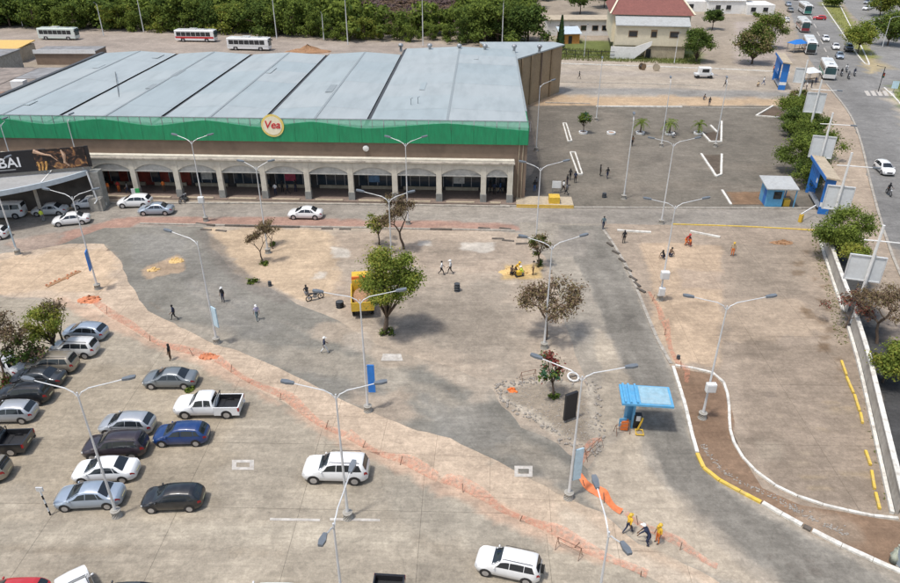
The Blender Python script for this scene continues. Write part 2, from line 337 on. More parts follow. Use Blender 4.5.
def ground_mat(name, joint=1.):
    m = bpy.data.materials.new(name); m.use_nodes = True; nt = m.node_tree; N = nt.nodes; L = nt.links
    bs = N['Principled BSDF']; bs.inputs['Roughness'].default_value = .93; bs.inputs['Specular IOR Level'].default_value = .25
    at_ = N.new('ShaderNodeAttribute'); at_.attribute_name = 'Col'
    tc = N.new('ShaderNodeTexCoord'); out = at_.outputs['Color']
    def nz(sc, det, lo, hi, a, b, stretch=None, rough=.6):
        nonlocal out
        v = tc.outputs['Object']
        if stretch:
            mp = N.new('ShaderNodeMapping'); mp.inputs['Scale'].default_value = stretch[:3]; mp.inputs['Rotation'].default_value = (0, 0, stretch[3]); L.new(v, mp.inputs[0]); v = mp.outputs[0]
        n = N.new('ShaderNodeTexNoise'); n.inputs['Scale'].default_value = sc; n.inputs['Detail'].default_value = det; n.inputs['Roughness'].default_value = rough; L.new(v, n.inputs['Vector'])
        r = N.new('ShaderNodeMapRange'); r.inputs[1].default_value = lo; r.inputs[2].default_value = hi; r.inputs[3].default_value = a*joint; r.inputs[4].default_value = b*joint; L.new(n.outputs[0], r.inputs[0])
        x = N.new('ShaderNodeVectorMath'); x.operation = 'SCALE'; L.new(out, x.inputs[0]); L.new(r.outputs[0], x.inputs['Scale']); out = x.outputs[0]
        return n
    nz(.5, 6, .3, .7, .88, 1.10); n2 = nz(7, 8, .3, .7, .82, 1.15, None, .8); nz(1.3, 6, .45, .6, .92, 1.06, None, .7); nz(2.6, 8, .3, .7, .84, 1.16, None, .85); nz(1.0, 6, .52, .60, 1.0, 1.07, (.22, 3.2, 1, .05), .7); nz(1.1, 6, .56, .62, 1.0, .90, (.2, 3.5, 1, -.42), .7)
    nz(.35, 5, .35, .7, .95, 1.06, (1, 7, 1, .12)); nz(.3, 5, .55, .8, 1.0, .86, (.8, 5, 1, -.55)); nz(2.2, 5, .6, .70, 1, .82); nz(.22, 4, .5, .62, 1, .93, (1, 2.2, 1, .4))
    # hairline cracks
    vd = N.new('ShaderNodeTexNoise'); vd.inputs['Scale'].default_value = .9; vd.inputs['Detail'].default_value = 4; L.new(tc.outputs['Object'], vd.inputs['Vector'])
    va = N.new('ShaderNodeVectorMath'); va.operation = 'MULTIPLY_ADD'; va.inputs[1].default_value = (1.6, 1.6, 0); L.new(vd.outputs['Color'], va.inputs[0]); L.new(tc.outputs['Object'], va.inputs[2])
    vo = N.new('ShaderNodeTexVoronoi'); vo.feature = 'DISTANCE_TO_EDGE'; vo.inputs['Scale'].default_value = .12; L.new(va.outputs[0], vo.inputs['Vector'])
    cr = N.new('ShaderNodeMapRange'); cr.inputs[1].default_value = .002; cr.inputs[2].default_value = .008; cr.inputs[3].default_value = .90; cr.inputs[4].default_value = 1; L.new(vo.outputs['Distance'], cr.inputs[0])
    x = N.new('ShaderNodeVectorMath'); x.operation = 'SCALE'; L.new(out, x.inputs[0]); L.new(cr.outputs[0], x.inputs['Scale']); out = x.outputs[0]
    L.new(out, bs.inputs['Base Color']); _bump(nt, bs, n2.outputs[0], .5, .02)
    return m
M['ground'] = ground_mat('worn_paving'); M['joint'] = ground_mat('joint_dirt', .93)
def set_col(me, off=(0, 0)):
    global OWN
    n = len(me.vertices); co = np.empty(n*3); me.vertices.foreach_get('co', co); co = co.reshape(-1, 3)
    C = np.ones((n, 4)); C[:, :3] = field(co[:, 0] + off[0], co[:, 1] + off[1])
    a = me.color_attributes.new('Col', 'FLOAT_COLOR', 'POINT'); a.data.foreach_set('color', C.ravel().astype(np.float32))
def inside(X, Y, P): return sdist(X, Y, P) < -.12
def fill(name, P, z, sp=.9, material=None, parent=None, wave=0.):
    P = [tuple(p) for p in P]; Q = []
    for i in range(len(P)):                                # split long edges
        a, b = P[i], P[(i+1) % len(P)]; k = max(1, int(math.hypot(b[0]-a[0], b[1]-a[1]) / (sp*1.5)))
        Q += [(a[0]+(b[0]-a[0])*t/k, a[1]+(b[1]-a[1])*t/k) for t in range(k)]
    global OWN
    if parent is None: OWN = name if name in ZID.values() else None
    xs = [p[0] for p in P]; ys = [p[1] for p in P]
    gx, gy = np.meshgrid(np.arange(min(xs)+sp/2, max(xs), sp), np.arange(min(ys)+sp/2, max(ys), sp))
    gx = gx.ravel() + rng.uniform(-.2, .2, gx.size)*sp; gy = gy.ravel() + rng.uniform(-.2, .2, gy.size)*sp
    if gx.size:
        k = inside(gx, gy, Q); gx, gy = gx[k], gy[k]
    V = [Vector(q) for q in Q] + [Vector((float(a), float(b))) for a, b in zip(gx, gy)]
    r = delaunay_2d_cdt(V, [], [list(range(len(Q)))], 1, 1e-5)
    vz = [z]*len(r[0])
    me = bpy.data.meshes.new(name); me.from_pydata([(v.x, v.y, zz) for v, zz in zip(r[0], vz)], [], [f if (r[0][f[1]]-r[0][f[0]]).cross(r[0][f[2]]-r[0][f[0]]) > 0 else f[::-1] for f in r[2]])
    me.materials.append(material or M['ground']); set_col(me); me.update()
    o = link(name, me, parent)
    if parent is None: o['kind'] = 'structure'
    return o
def smooth(P, n=4, closed=True):
    out = []; m = len(P)
    for i in range(m if closed else m - 1):
        g = (lambda k: P[k % m]) if closed else (lambda k: P[max(0, min(m-1, k))])
        p0, p1, p2, p3 = g(i-1), g(i), g(i+1), g(i+2)
        for k in range(n):
            t = k/n
            out.append(tuple(.5*((2*p1[a]) + (-p0[a]+p2[a])*t + (2*p0[a]-5*p1[a]+4*p2[a]-p3[a])*t*t + (-p0[a]+3*p1[a]-3*p2[a]+p3[a])*t**3) for a in (0, 1)))
    if not closed: out.append(tuple(P[-1]))
    return out
def clip(P, cell):
    out = [tuple(p) for p in P]
    for i in range(4):
        a, b = cell[i], cell[(i+1) % 4]; s = lambda p: (b[0]-a[0])*(p[1]-a[1]) - (b[1]-a[1])*(p[0]-a[0])
        inp, out = out, []
        for k in range(len(inp)):
            p, q = inp[k-1], inp[k]; sp_, sq = s(p), s(q)
            if (sp_ < 0) != (sq < 0):
                t = sp_/(sp_-sq); out.append((p[0]+(q[0]-p[0])*t, p[1]+(q[1]-p[1])*t))
            if sq >= 0: out.append(q)
        if len(out) < 3: return []
    return out
def parea(P): return abs(sum(P[i-1][0]*P[i][1] - P[i][0]*P[i-1][1] for i in range(len(P))))/2
def slabs(parent, P, sx, sy, ang, z, gap=.025, sp=.8, org=(0, 0), name='slab'):
    ca, sa = math.cos(ang), math.sin(ang)
    loc = [((x-org[0])*ca + (y-org[1])*sa, -(x-org[0])*sa + (y-org[1])*ca) for x, y in P]
    for i in range(math.floor(min(p[0] for p in loc)/sx), math.ceil(max(p[0] for p in loc)/sx)):
        for j in range(math.floor(min(p[1] for p in loc)/sy), math.ceil(max(p[1] for p in loc)/sy)):
            x0, x1, y0, y1 = i*sx+gap, (i+1)*sx-gap, j*sy+gap, (j+1)*sy-gap
            q = clip(loc, [(x0, y0), (x1, y0), (x1, y1), (x0, y1)])
            r = []
            for p in q:
                if not r or math.hypot(p[0]-r[-1][0], p[1]-r[-1][1]) > .02: r.append(p)
            if len(r) > 2 and math.hypot(r[0][0]-r[-1][0], r[0][1]-r[-1][1]) < .02: r.pop()
            if len(r) < 3 or parea(r) < .25: continue
            W = [(x*ca - y*sa + org[0], x*sa + y*ca + org[1]) for x, y in r]
            fill(name, W, z + random.uniform(-.002, .002), sp, None, parent)
# base ground out to the horizon
gxs = [-1500,-700,-350,-220] + list(np.arange(-170, 171, 2.0)) + [220,350,700,1500]
gys = [-300,-60,0] + list(np.arange(18, 120, 1.4)) + list(np.arange(120, 340, 3.0)) + [400,600,1200,2600]
gv = [(float(x), float(y), 0.) for y in gys for x in gxs]; nx = len(gxs)
me = bpy.data.meshes.new('ground'); me.from_pydata(gv, [], [(j*nx+i, j*nx+i+1, (j+1)*nx+i+1, (j+1)*nx+i) for j in range(len(gys)-1) for i in range(nx-1)])
me.materials.append(M['ground']); set_col(me); link('ground', me)['kind'] = 'structure'
def W_(l):                                               # worn, slightly ragged edges
    P = pts(l); Q = []
    for i in range(len(P)):
        a, b = P[i], P[(i+1) % len(P)]; k = max(1, int(math.dist(a, b)/.9))
        Q += [(a[0]+(b[0]-a[0])*t/k, a[1]+(b[1]-a[1])*t/k) for t in range(k)]
    X = np.array([q[0] for q in Q]); Y = np.array([q[1] for q in Q])
    dx = .7*fbm(X, Y, 5, 41) + .5*fbm(X, Y, 1.5, 43); dy = .7*fbm(X, Y, 5, 45) + .5*fbm(X, Y, 1.5, 47)
    return list(zip((X+dx).tolist(), (Y+dy).tolist()))
fill('terminal_yard', W_(TERM), .004, 3.0)
fill('back_street', W_(BACKST), .004, 1.8)
fill('upper_car_park', W_(ULOT), .008, 1.1)
fill('avenue', W_(AVE), .012, 2.2); fill('avenue_far_side', W_(AVE2), .006, 3.0)
fill('sidewalk', W_(WALK), .02, 1.2)
fill('store_street', W_(STREET), .004, .6)
fill('access_road', W_(ROADA), .004, .32)
fill('plaza', W_(PLAZA), .008, .32)
fill('service_road', W_(ROADB), .006, .32)
o = fill('footpath', W_(PATH), .004, 1.2, M['joint']); slabs(o, W_(PATH), 4.1, 3.9, R(-4), .014, .013, .34, at(435,455))
o = fill('parking_lot', W_(PARK), .004, 1.5, M['joint']); slabs(o, W_(PARK), 8.2, 6.4, R(-1.5), .012, .014, .5, at(300,509))
o = fill('paved_yard', W_(RPLAZA), .006, 1.5, M['joint']); slabs(o, W_(RPLAZA), 6.0, 7.5, R(-1.5), .014, .011, .36, at(725,296))
fill('dirt_island', pts(ISLE), .018, .6)
OWN = None
fill('gravel_island', smooth(W_([(498,386),(545,380),(592,385),(598,415),(596,452),(575,446),(540,424),(508,405)]), 3), .02, .5)

# ---- kerbs
M['kerb_white'] = mat('whitewashed_kerb', (.66, .64, .58), .8, var=.15, dirt=(.30, .26, .21), dirt_amt=.75, dscale=1.6)
M['kerb_yellow'] = mat('yellow_kerb', (.66, .46, .07), .75, var=.15, dirt=(.34, .28, .18), dirt_amt=.6, dscale=1.6)
M['kerb_grey'] = mat('grey_kerb', (.36, .33, .28), .85, var=.2, dirt=(.16, .13, .11), dirt_amt=.7, dscale=1.2)
M['kerb_dark'] = mat('dark_kerb', (.10, .085, .07), .9, var=.3)
def kerb(line, material, name='kerb', w=.26, h=.15, seg=1.6, gap=.03, closed=False, world=False, z0=0.):
    P = line if world else pts(line)
    P = smooth(P, 6, closed) if len(P) > 2 else list(P)
    if closed: P.append(P[0])
    L = [0]
    for i in range(1, len(P)): L.append(L[-1] + math.hypot(P[i][0]-P[i-1][0], P[i][1]-P[i-1][1]))
    def pt(s):
        for i in range(1, len(P)):
            if s <= L[i] or i == len(P)-1:
                t = (s-L[i-1])/max(1e-6, L[i]-L[i-1]); return (P[i-1][0]+(P[i][0]-P[i-1][0])*t, P[i-1][1]+(P[i][1]-P[i-1][1])*t)
    root = bpy.data.objects.new(name, None); col.objects.link(root); root['kind'] = 'structure'; root.location = (P[0][0], P[0][1], 0)
    n = max(1, round(L[-1]/seg))
    for k in range(n):
        a, b = pt(L[-1]*k/n + gap/2), pt(L[-1]*(k+1)/n - gap/2); j = random.uniform(-.012, .012)
        mb = MB(); hh = h + random.uniform(-.012, .012)
        mb.bar((a[0]-P[0][0]+j, a[1]-P[0][1]+j, z0+hh/2-.02), (b[0]-P[0][0]+j, b[1]-P[0][1]+j, z0+hh/2-.02), w, hh+.04)
        o = mb.build('kerb_stone', material, root)
    return root
kerb([(673,367),(684,402),(692,435),(697,453)], M['kerb_white']); kerb([(697,454),(702,466),(712,476),(730,487),(746,495),(761,503)], M['kerb_yellow'], w=.27)
kerb([(762,503.5),(782,515),(802,526)], M['kerb_white'], w=.34); kerb([(803,526.5),(811,530.5)], M['kerb_dark'], w=.34); kerb([(812,531),(850,550),(900,572),(940,590)], M['kerb_white'], w=.34)
kerb([(675,366),(705,371),(721,379),(728,398),(731,435),(746,462),(775,486),(815,503),(870,516),(898,519)], M['kerb_white'], w=.2, h=.14)
kerb([(500,206),(560,207.6),(700,208.4),(815,208.6)], M['kerb_grey'], w=.3, h=.14, seg=2.5)
kerb([(617,231),(634,232.2),(651,233)], M['kerb_white'], w=.3, h=.2); kerb([(690,232),(720,238)], M['kerb_white'], w=.3, h=.2)
kerb([(672,224.5),(750,227),(820,231)], M['kerb_yellow'], w=.16, h=.1, seg=2.2)
kerb([(140,224),(250,226),(380,228.5),(515,231)], M['kerb_grey'], w=.26, h=.13, seg=1.8)
for a, b in (((196,224),(215,226)),((225,226),(300,227.5)),((430,229.6),(452,230))): kerb([a, b], M['kerb_dark'], w=.3, h=.16, seg=2)
kerb([(596,107),(640,107.2),(682,107.4)], M['kerb_white'], w=.4, h=.2, seg=3)
kerb([(545,103),(590,104)], M['kerb_grey'], w=.3); kerb([(690,108),(770,109)], M['kerb_grey'], w=.3, seg=3)
kerb([(826,84),(848,112),(860,140),(872,190),(890,250),(925,330)], M['kerb_grey'], w=.3, h=.14, seg=2.5)
kerb([(838,2),(848,22),(866,57),(868,66),(858,56),(838,27),(822,4)], M['kerb_white'], w=.3, h=.16, seg=3)
kerb([(884,88),(908,116),(960,240)], M['kerb_white'], w=.3, h=.15, seg=2.5)
kerb([(560,64),(640,66.5),(735,70),(790,73)], M['kerb_white'], w=.35, h=.2, seg=3); kerb([(550,82),(640,84),(700,86)], M['kerb_grey'], w=.25, h=.1, seg=3)
kerb([(100,203.5),(300,204),(510,207)], M['kerb_grey'], w=.4, h=.16, seg=2.9)
# loose dark kerb stones along the paved yard
for i, (x, y) in enumerate(((610,245),(616,253),(622,261),(628,270),(633,279),(637,285),(641,291))):
    p = at(x, y); r = empty('kerb_block', (*p, 0), R(-62) + random.uniform(-.2, .2)); r.rotation_euler.z = R(118+random.uniform(-8, 8))
    MB().box(-.55, .55, -.14, .14, 0, .17).build('block', M['kerb_dark'], r)
    tag(r, nth(i) + ' dark kerb block from the top in the broken line along the paved yard', 'kerb block', 'loose kerb blocks beside the paved yard')
for i, (x, y) in enumerate(((327,229.2),(345,229.6),(484,228.5),(505,228.8),(498,239),(508,241),(523,238),(522,244),(221,231),(206,230))):
    p = at(x, y); r = empty('wheel_stop', (*p, 0), R(random.uniform(-14, 6)))
    b = MB(); b.add([(-.75,-.16,0),(.75,-.16,0),(.75,.16,0),(-.75,.16,0),(-.68,-.07,.14),(.68,-.07,.14),(.68,.07,.14),(-.68,.07,.14)], [(3,2,1,0),(4,5,6,7),(0,1,5,4),(1,2,6,5),(2,3,7,6),(3,0,4,7)])
    b.build('bar', M['kerb_dark'], r)
    tag(r, ('grey wheel stop on the plaza kerb, left of the pair below the white taxi','grey wheel stop on the plaza kerb, right of the pair below the white taxi','grey wheel stop on the red paving near the plaza top right, left one','grey wheel stop on the red paving near the plaza top right, right one','loose wheel stop just below the kerb, left of the pair by the white patch','loose wheel stop just below the kerb, right of the pair by the white patch','upper loose wheel stop beside the small dry tree','lower loose wheel stop beside the small dry tree','right wheel stop at the top left plaza corner','left wheel stop at the top left plaza corner')[i], 'wheel stop', 'loose wheel stops along the plaza kerb')
# ---- painted marks
M['paint'] = mat('worn_white_paint', (.46, .43, .385), .85, var=.2, dirt=(.34, .30, .255), dirt_amt=1.0, dscale=1.8)
def mark(l, z=.03, name='painted_mark'):
    P = pts(l); me = MB().add([(x, y, z) for x, y in P], [tuple(range(len(P)))]).mesh(name, M['paint'])
    if me.polygons[0].normal.z < 0: me.flip_normals()
    link(name, me)['kind'] = 'structure'
def frame_mark(x, y, w, h, t=.3):
    for a, b, c, d in ((x-w,x+w,y-h,y-h*.45),(x-w,x+w,y+h*.45,y+h),(x-w,x-w*.6,y-h*.44,y+h*.44),(x+w*.6,x+w,y-h*.44,y+h*.44)): mark([(a,c),(b,c),(b,d),(a,d)])
frame_mark(523.5,471.5,9,5.5); mark([(383,354),(401,354),(403,361),(381,361)]); frame_mark(243,465,11,5)
for x in (270,330): mark([(x,518),(x+50,519),(x+50,521.5),(x,520.5)])
for k in range(5): mark([(864+k*6,91),(868+k*6,91),(871+k*6,96),(867+k*6,96)], .03)
for k in range(7): x, y = 850 + k*7, 118 + k*26
def roadline(l, w=.12, z=.03):
    P = pts(l)
    for i in range(len(P)-1):
        a, b = Vector(P[i]), Vector(P[i+1]); n = (b-a).orthogonal().normalized()*w/2
        me = MB().add([(*(a-n), z), (*(b-n), z), (*(b+n), z), (*(a+n), z)], [(0,1,2,3)]).mesh('lane_line', M['paint'])
        if me.polygons[0].normal.z < 0: me.flip_normals()
        link('lane_line', me)['kind'] = 'structure'
for k in range(9):
    y = 8 + k*8; roadline([(807+k*3.4, y), (809.4+k*3.4, y+4)], .25)
kerb([(603,230),(612,242),(622,259),(632,278),(643,305),(657,338),(671,364)], M['kerb_grey'], w=.3, h=.09, seg=1.5, gap=.06)
# white-kerbed planting wedges in the upper car park
def wedge(l, name, w=.32):
    P = pts(l); fill('planting_soil', P, .05, .6)['kind'] = 'structure'; kerb(P, M['kerb_white'], w=w, h=.22, seg=2.2, closed=False, world=True)
area([(0,0),(1,0),(1,1)], (0,0,0), .01, 0)
PAINT.append((pts([(702,155),(721,155),(721,177),(716,177)]), (104,92,80), .2, 1, 0, None, None)); PAINT.append((pts([(703,134),(721,130),(721,142),(710,142)]), (108,94,82), .2, 1, 0, None, None)); PAINT.append((pts([(757,116),(775,106),(790,117)]), (110,94,80), .2, 1, 0, None, None))
PAINT.append((pts([(726,192),(790,192),(790,205),(732,205)]), (140,112,88), .2, 1, 0, None, None))
def kerb_str(l, w=.32):
    for a, b in zip(l[:-1], l[1:]): kerb([a, b], M['kerb_white'], w=w, h=.22, seg=2.2, gap=.0)
fill('planting_bed', pts([(702,155),(721,155),(721,175),(716,177)]), .05, .6); kerb_str([(701,154.5),(716,177),(721,175),(721.5,155)])
fill('planting_bed', pts([(703,134),(721,130),(721,142),(710,142)]), .05, .6); kerb_str([(702,133.5),(710,142.4),(721,142.4),(721.5,122)]); kerb_str([(710.5,126),(717,133)])
fill('planting_bed', pts([(757,116),(775,106),(790,117)]), .05, .6); kerb_str([(773,106.5),(756,116.3),(779,118)])
fill('planting_bed', pts([(726,192),(790,192),(790,205),(732,205)]), .05, .7); kerb([(722,190.5),(731,205)], M['kerb_white'], w=.3)
for l in ([(563,124),(566,124),(571.5,141.5),(568,142)], [(570,153),(575,153),(582,175),(578,175)]): kerb_str(l + [l[0]], .22)
# ================================================================== THE STORE
M['cream'] = mat('cream_render', (.58, .54, .45), .85, var=.08, scale=2, dirt=(.34, .30, .24), dirt_amt=.6, dscale=.7)
M['cornice'] = mat('cornice_stone', (.55, .50, .42), .85, var=.12, scale=2, dirt=(.15, .12, .10), dirt_amt=.85, dscale=1.1)
M['greybase'] = mat('grey_plinth', (.26, .26, .24), .85, var=.15, dirt=(.14, .12, .1), dirt_amt=.6)
M['brownwall'] = mat('brown_wall', (.22, .16, .115), .85, var=.1, scale=1, dirt=(.14, .10, .07), dirt_amt=.6, dscale=.4)
M['ochrewall'] = mat('ochre_wall', (.34, .25, .15), .85, var=.1, dirt=(.2, .15, .09), dirt_amt=.6, dscale=.5)
M['green'] = mat('green_cladding', (.012, .25, .105), .55, var=.14, scale=1.2, dirt=(.02, .17, .08), dirt_amt=.7, dscale=.9, stretch=(2.5, 1, .5))
M['meshgreen'] = mat('green_mesh', (.24, .60, .42), .6, var=.08, alpha=.6)
M['roofs'] = [mat('roof_sheet_%d' % i, c, .42, .0, var=.05, scale=.6, dirt=(.22, .25, .25), dirt_amt=.5, dscale=.5, stretch=(1, .25, 1)) for i, c in enumerate(((.33,.37,.372),(.345,.38,.38),(.315,.36,.365),(.355,.385,.382)))]
M['gutter'] = mat('dark_gutter', (.055, .06, .065), .7)
M['ridge'] = mat('ridge_cap', (.24, .27, .275), .6)
M['floor'] = mat('arcade_floor', (.20, .15, .12), .7, var=.15)
M['archfill'] = mat('grey_arch_panel', (.46, .45, .41), .6, var=.12, dirt=(.2, .2, .19), dirt_amt=.6)
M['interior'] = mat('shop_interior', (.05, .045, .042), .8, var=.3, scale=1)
M['red_lit_tone'] = mat('red_lit_shop_tone', (.20, .035, .022), .8, var=.5, scale=1.2)  # red light and orange-red items of these bays put into the wall colour
M['shopglass'] = mat('shop_glass', (.03, .045, .06), .08, var=.3, scale=.6, spec=.6)
SROT = R(-2.6); ST = (7.9, 87.5, 0)
store = empty('store_building', ST, SROT, 'long store with pale metal roof, green parapet and cream arched colonnade', 'building')
def sl_(X, Y):                                            # site point -> store frame
    c, s = math.cos(-SROT), math.sin(-SROT); x, y = X-ST[0], Y-ST[1]; return (x*c - y*s, x*s + y*c)
CX = [0, -3.5] + [-3.5 - 5.86*k for k in range(1, 12)]
MB().box(-68, .9, -.6, 4.2, 0, .17).build('arcade_floor', M['floor'], store)
for i, x in enumerate(CX):
    o = bevel(MB().box(x-.36, x+.36, -.02, .56, .17, 5.5).build('column', M['cream'], store), .03)
    MB().box(x-.42, x+.42, -.08, .62, .17, 1.25).build('column_base', M['greybase'], o)
for i in range(len(CX)-1):
    x1, x0 = CX[i]-.36, CX[i+1]+.36; n = 12; a = []
    for k in range(n+1):
        t = k/n; a.append((x0+(x1-x0)*t, 3.9 + .85*math.sin(math.pi*t)**.75))
    top = 5.5; v = []; f = []
    for yy in (0.03, .55):
        for (x, z) in a: v.append((x, yy, z))
        for (x, z) in a: v.append((x, yy, top))
    m = n+1
    for k in range(n):
        f += [(k, k+1, m+k+1, m+k), (2*m+k+1, 2*m+k, 3*m+k, 3*m+k+1), (k+1, k, 2*m+k, 2*m+k+1)]
    MB().add(v, f).build('arch_header', M['cream'], store)
    o = MB().box(x0, x1, .22, .3, 3.82, 4.78).build('arch_panel', M['archfill'], store)
    MB().box(x0-.001, x1+.001, .1, .36, 3.66, 3.815).build('transom', M['archfill'], o)
    # shopfront behind the arcade
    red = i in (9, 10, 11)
    MB().box(CX[i+1], CX[i], 4.35, 4.5, .17, 4.0).build('shop_wall', M['red_lit_tone' if i in (8, 9) else 'interior'], store)
    MB().box(x0+.3, x1-.3, 4.05, 4.3, .172, .62).build('shop_sill', M['tan'], store)
    npn = max(2, int((x1-x0)/1.15)); w = (x1-x0)/npn
    for k in range(npn):
        if i in (8, 9) and k % 2: continue
        g = MB().box(x0+k*w+.06, x0+(k+1)*w-.06, 4.2, 4.24, .66, 3.2).build('shop_window', M['shopglass'], store)
        MB().box(x0+k*w-.05, x0+k*w+.05, 4.15, 4.29, .63, 3.3).build('mullion', M['steel'], g)
    if i in (3, 5, 7, 1): MB().box(x0+1.4, x0+2.9, 4.0, 4.1, 1.2, 2.7).build('shop_poster', mat('poster_%d' % i, random.choice(((.4,.05,.1),(.1,.2,.35),(.5,.5,.48))), .6, var=.4, scale=2), store)
    MB().box(x0+.6, x1-.8, -.5, -.1, .17, .3).build('doorstep', M['tan'], store)
    if i % 2: MB().box(x0+.2, x1-.2, 3.9, 4.0, 3.25, 3.6).build('shop_fascia', mat('fascia_%d' % i, random.choice(((.3,.3,.3),(.08,.12,.2),(.25,.2,.15))), .6, var=.3), store)
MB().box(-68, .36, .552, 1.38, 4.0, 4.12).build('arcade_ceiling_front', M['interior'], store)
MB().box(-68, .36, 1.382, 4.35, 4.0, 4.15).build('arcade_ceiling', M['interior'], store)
MB().box(-68, .5, -.28, .7, 5.502, 5.72).build('cornice', M['cornice'], store)
MB().box(-68, .42, -.16, .6, 5.722, 5.98).build('cornice_cap', M['cream'], store)
MB().box(-68, .38, .602, 1.4, 5.58, 5.70).build('porch_roof', M['cornice'], store)
XR = 2.1; XL = -74.5
wz = 7.72
MB().box(XL, XR-.02, 1.4, 1.8, 5.3, wz).build('upper_wall', M['brownwall'], store)
MB().box(.5, XR-.02, 1.4, 1.8, 0, 5.3).build('end_wall', M['brownwall'], store)
for x in (1.05, 1.55): MB().tube([(x, 1.3, .1), (x, 1.3, wz)], .07, 8).build('downpipe', M['tan'], store)
for x in (-19.0,): MB().ball((x, 1.25, 6.9), .42, 12, 8, z=(1, .4, 1)).build('wall_fan', M['white'], store)
# roof bays
VX = [sl_(-67, 91)[0], sl_(-52.9, 90.5)[0], sl_(-38.9, 89.4)[0], sl_(-24.8, 88.9)[0], sl_(-11.0, 88.3)[0], XR]
ZV, ZR = 9.85, 10.28; WV, WR = 9.6, 10.38
dz = [46, 46, 46, 47, 53]
def zroof(x):
    for a, b in zip(VX[:-1], VX[1:]):
        if a <= x <= b + 1e-6:
            t = (x-a)/(b-a); return ZV + (ZR-ZV)*(1-abs(2*t-1))
    return ZV + (ZR-ZV)*.3
# wavy solid parapet in panels with a mesh fence above it
n = 0; x = XL
step = 2.9
while x < XR - .1:
    x1 = min(XR, x+step); k = 6; top = []
    for j in range(k+1):
        xx = x+(x1-x)*j/k; t = max(0, min(1, (zroof(xx)-ZV)/(ZR-ZV))); t = t*t*(3-2*t)*.6+t*.4
        top.append((xx, WV+(WR-WV)*t))
    v = []; f = []
    for yy in (1.05, 1.25):
        for p in top: v.append((p[0] + (.012 if p is top[0] else -.012 if p is top[-1] else 0), yy, wz))
        for p in top: v.append((p[0] + (.012 if p is top[0] else -.012 if p is top[-1] else 0), yy, p[1]))
    m = k+1
    for j in range(k): f += [(j, j+1, m+j+1, m+j), (2*m+j+1, 2*m+j, 3*m+j, 3*m+j+1), (m+j, m+j+1, 3*m+j+1, 3*m+j), (j+1, j, 2*m+j, 2*m+j+1)]
    f += [(0, m, 3*m, 2*m), (k, 2*m+k, 3*m+k, m+k)]
    MB().add(v, f).build('parapet_panel', M['green'], store)
    o = MB().box(x+.05, x1-.05, 1.14, 1.16, min(p[1] for p in top)-.05, WR+.36).build('mesh_panel', M['meshgreen'], store)
    b = MB(); b.box(x-.03, x+.03, 1.10, 1.20, WV-.1, WR+.38); b.box(x+1.40, x+1.45, 1.11, 1.19, WV-.1, WR+.36); b.build('fence_post', M['steel'], o)
    x = x1
MB().box(XL, XR, 1.10, 1.20, WR+.38, WR+.43).build('fence_rail', M['steel'], store)
MB().box(XR-.02, XR+.06, 1.1, 9.0, wz, ZV+.1).build('parapet_return', M['green'], store)
for i in range(5):
    a, b = VX[i], VX[i+1]; r = (a+b)/2; Y0 = 1.45; Y1 = dz[i]
    for s, (p, q) in enumerate(((a+.28, r), (r, b-.28 if i < 4 else b))):
        L = 6 if i < 4 else 7
        for k in range(L):
            y0 = Y0+(Y1-Y0)*k/L; y1 = Y0+(Y1-Y0)*(k+1)/L + .15; e = .03*(L-k)*0 + .012*(k % 2)
            zp, zq = (ZV, ZR) if s == 0 else (ZR, ZV)
            sk = math.tan(R(0)); 
            bm = MB(); t = .06
            xs = [p+(q-p)*j/5 for j in range(6)]; v = []; f = []
            for yy in (y0, y1):
                for xx in xs: v.append((xx, yy, zp+(zq-zp)*(xx-p)/(q-p)+e))
            f = [(j, j+1, 7+j, 6+j) for j in range(5)]
            bm.add(v, f); bm.build('roof_sheet', random.choice(M['roofs']), store)
    MB().box(r-.16, r+.16, Y0, Y1, ZR+.0, ZR+.05).build('ridge_cap', M['ridge'], store)
    if i < 4:
        MB().box(b-.27, b+.27, Y0, max(dz[i], dz[i+1]), ZV-.25, ZV-.16).build('valley_gutter', M['gutter'], store)
    MB().box(a+.01, b-.01, Y1-.25, Y1-.02, 0, ZV-.3).build('rear_wall', M['brownwall'], store)
    # rear gable
    MB().add([(a, Y1, ZV-.3), (b, Y1, ZV-.3), (b, Y1, ZV), (r, Y1, ZR), (a, Y1, ZV)], [(4,3,2,1,0)]).build('rear_gable', M['brownwall'], store)
MB().box(XR-.3, XR-.03, 1.81, 46, 0, ZV-.04).build('side_wall', M['brownwall'], store)
MB().box(XR-.10, XR+.16, 9.0, 46, ZV-.05, ZV+.12).build('roof_edge_trim', M['ridge'], store)
MB().box(VX[0]-.4, VX[0]+.25, 1.5, 46, ZV-.6, ZV+.22).build('roof_edge_trim', M['gutter'], store)
MB().box(VX[0]-.2, VX[0], 1.8, 46, 0, ZV-.61).build('side_wall', M['brownwall'], store)
for px in (401, 430, 459.5, 485, 514, 539):
    X, Y = at(px, 48, 10.2); lx, ly = sl_(X, Y); ly = 51.5
    b = MB(); b.cyl((lx, ly, 9.6), (lx, ly, 10.5), .28, .28, 10); o = b.build('roof_vent', M['steel'], store)
    MB().ball((lx, ly, 10.75), .5, 12, 6, z=(1, 1, .75)).build('turbine', M['steel'], o)
for k_ in range(9):                                        # patched sheets
    i = random.randrange(5); x_ = random.uniform(VX[i]+1.2, VX[i+1]-2.5); y_ = random.uniform(4, 42); w_ = random.uniform(.8, 1.1); z_ = max(zroof(x_), zroof(x_+w_))+.03
    MB().box(x_, x_+w_, y_, y_+random.uniform(2, 5), z_, z_+.02).build('patch_sheet', random.choice(M['roofs']+[M['ridge']]), store)
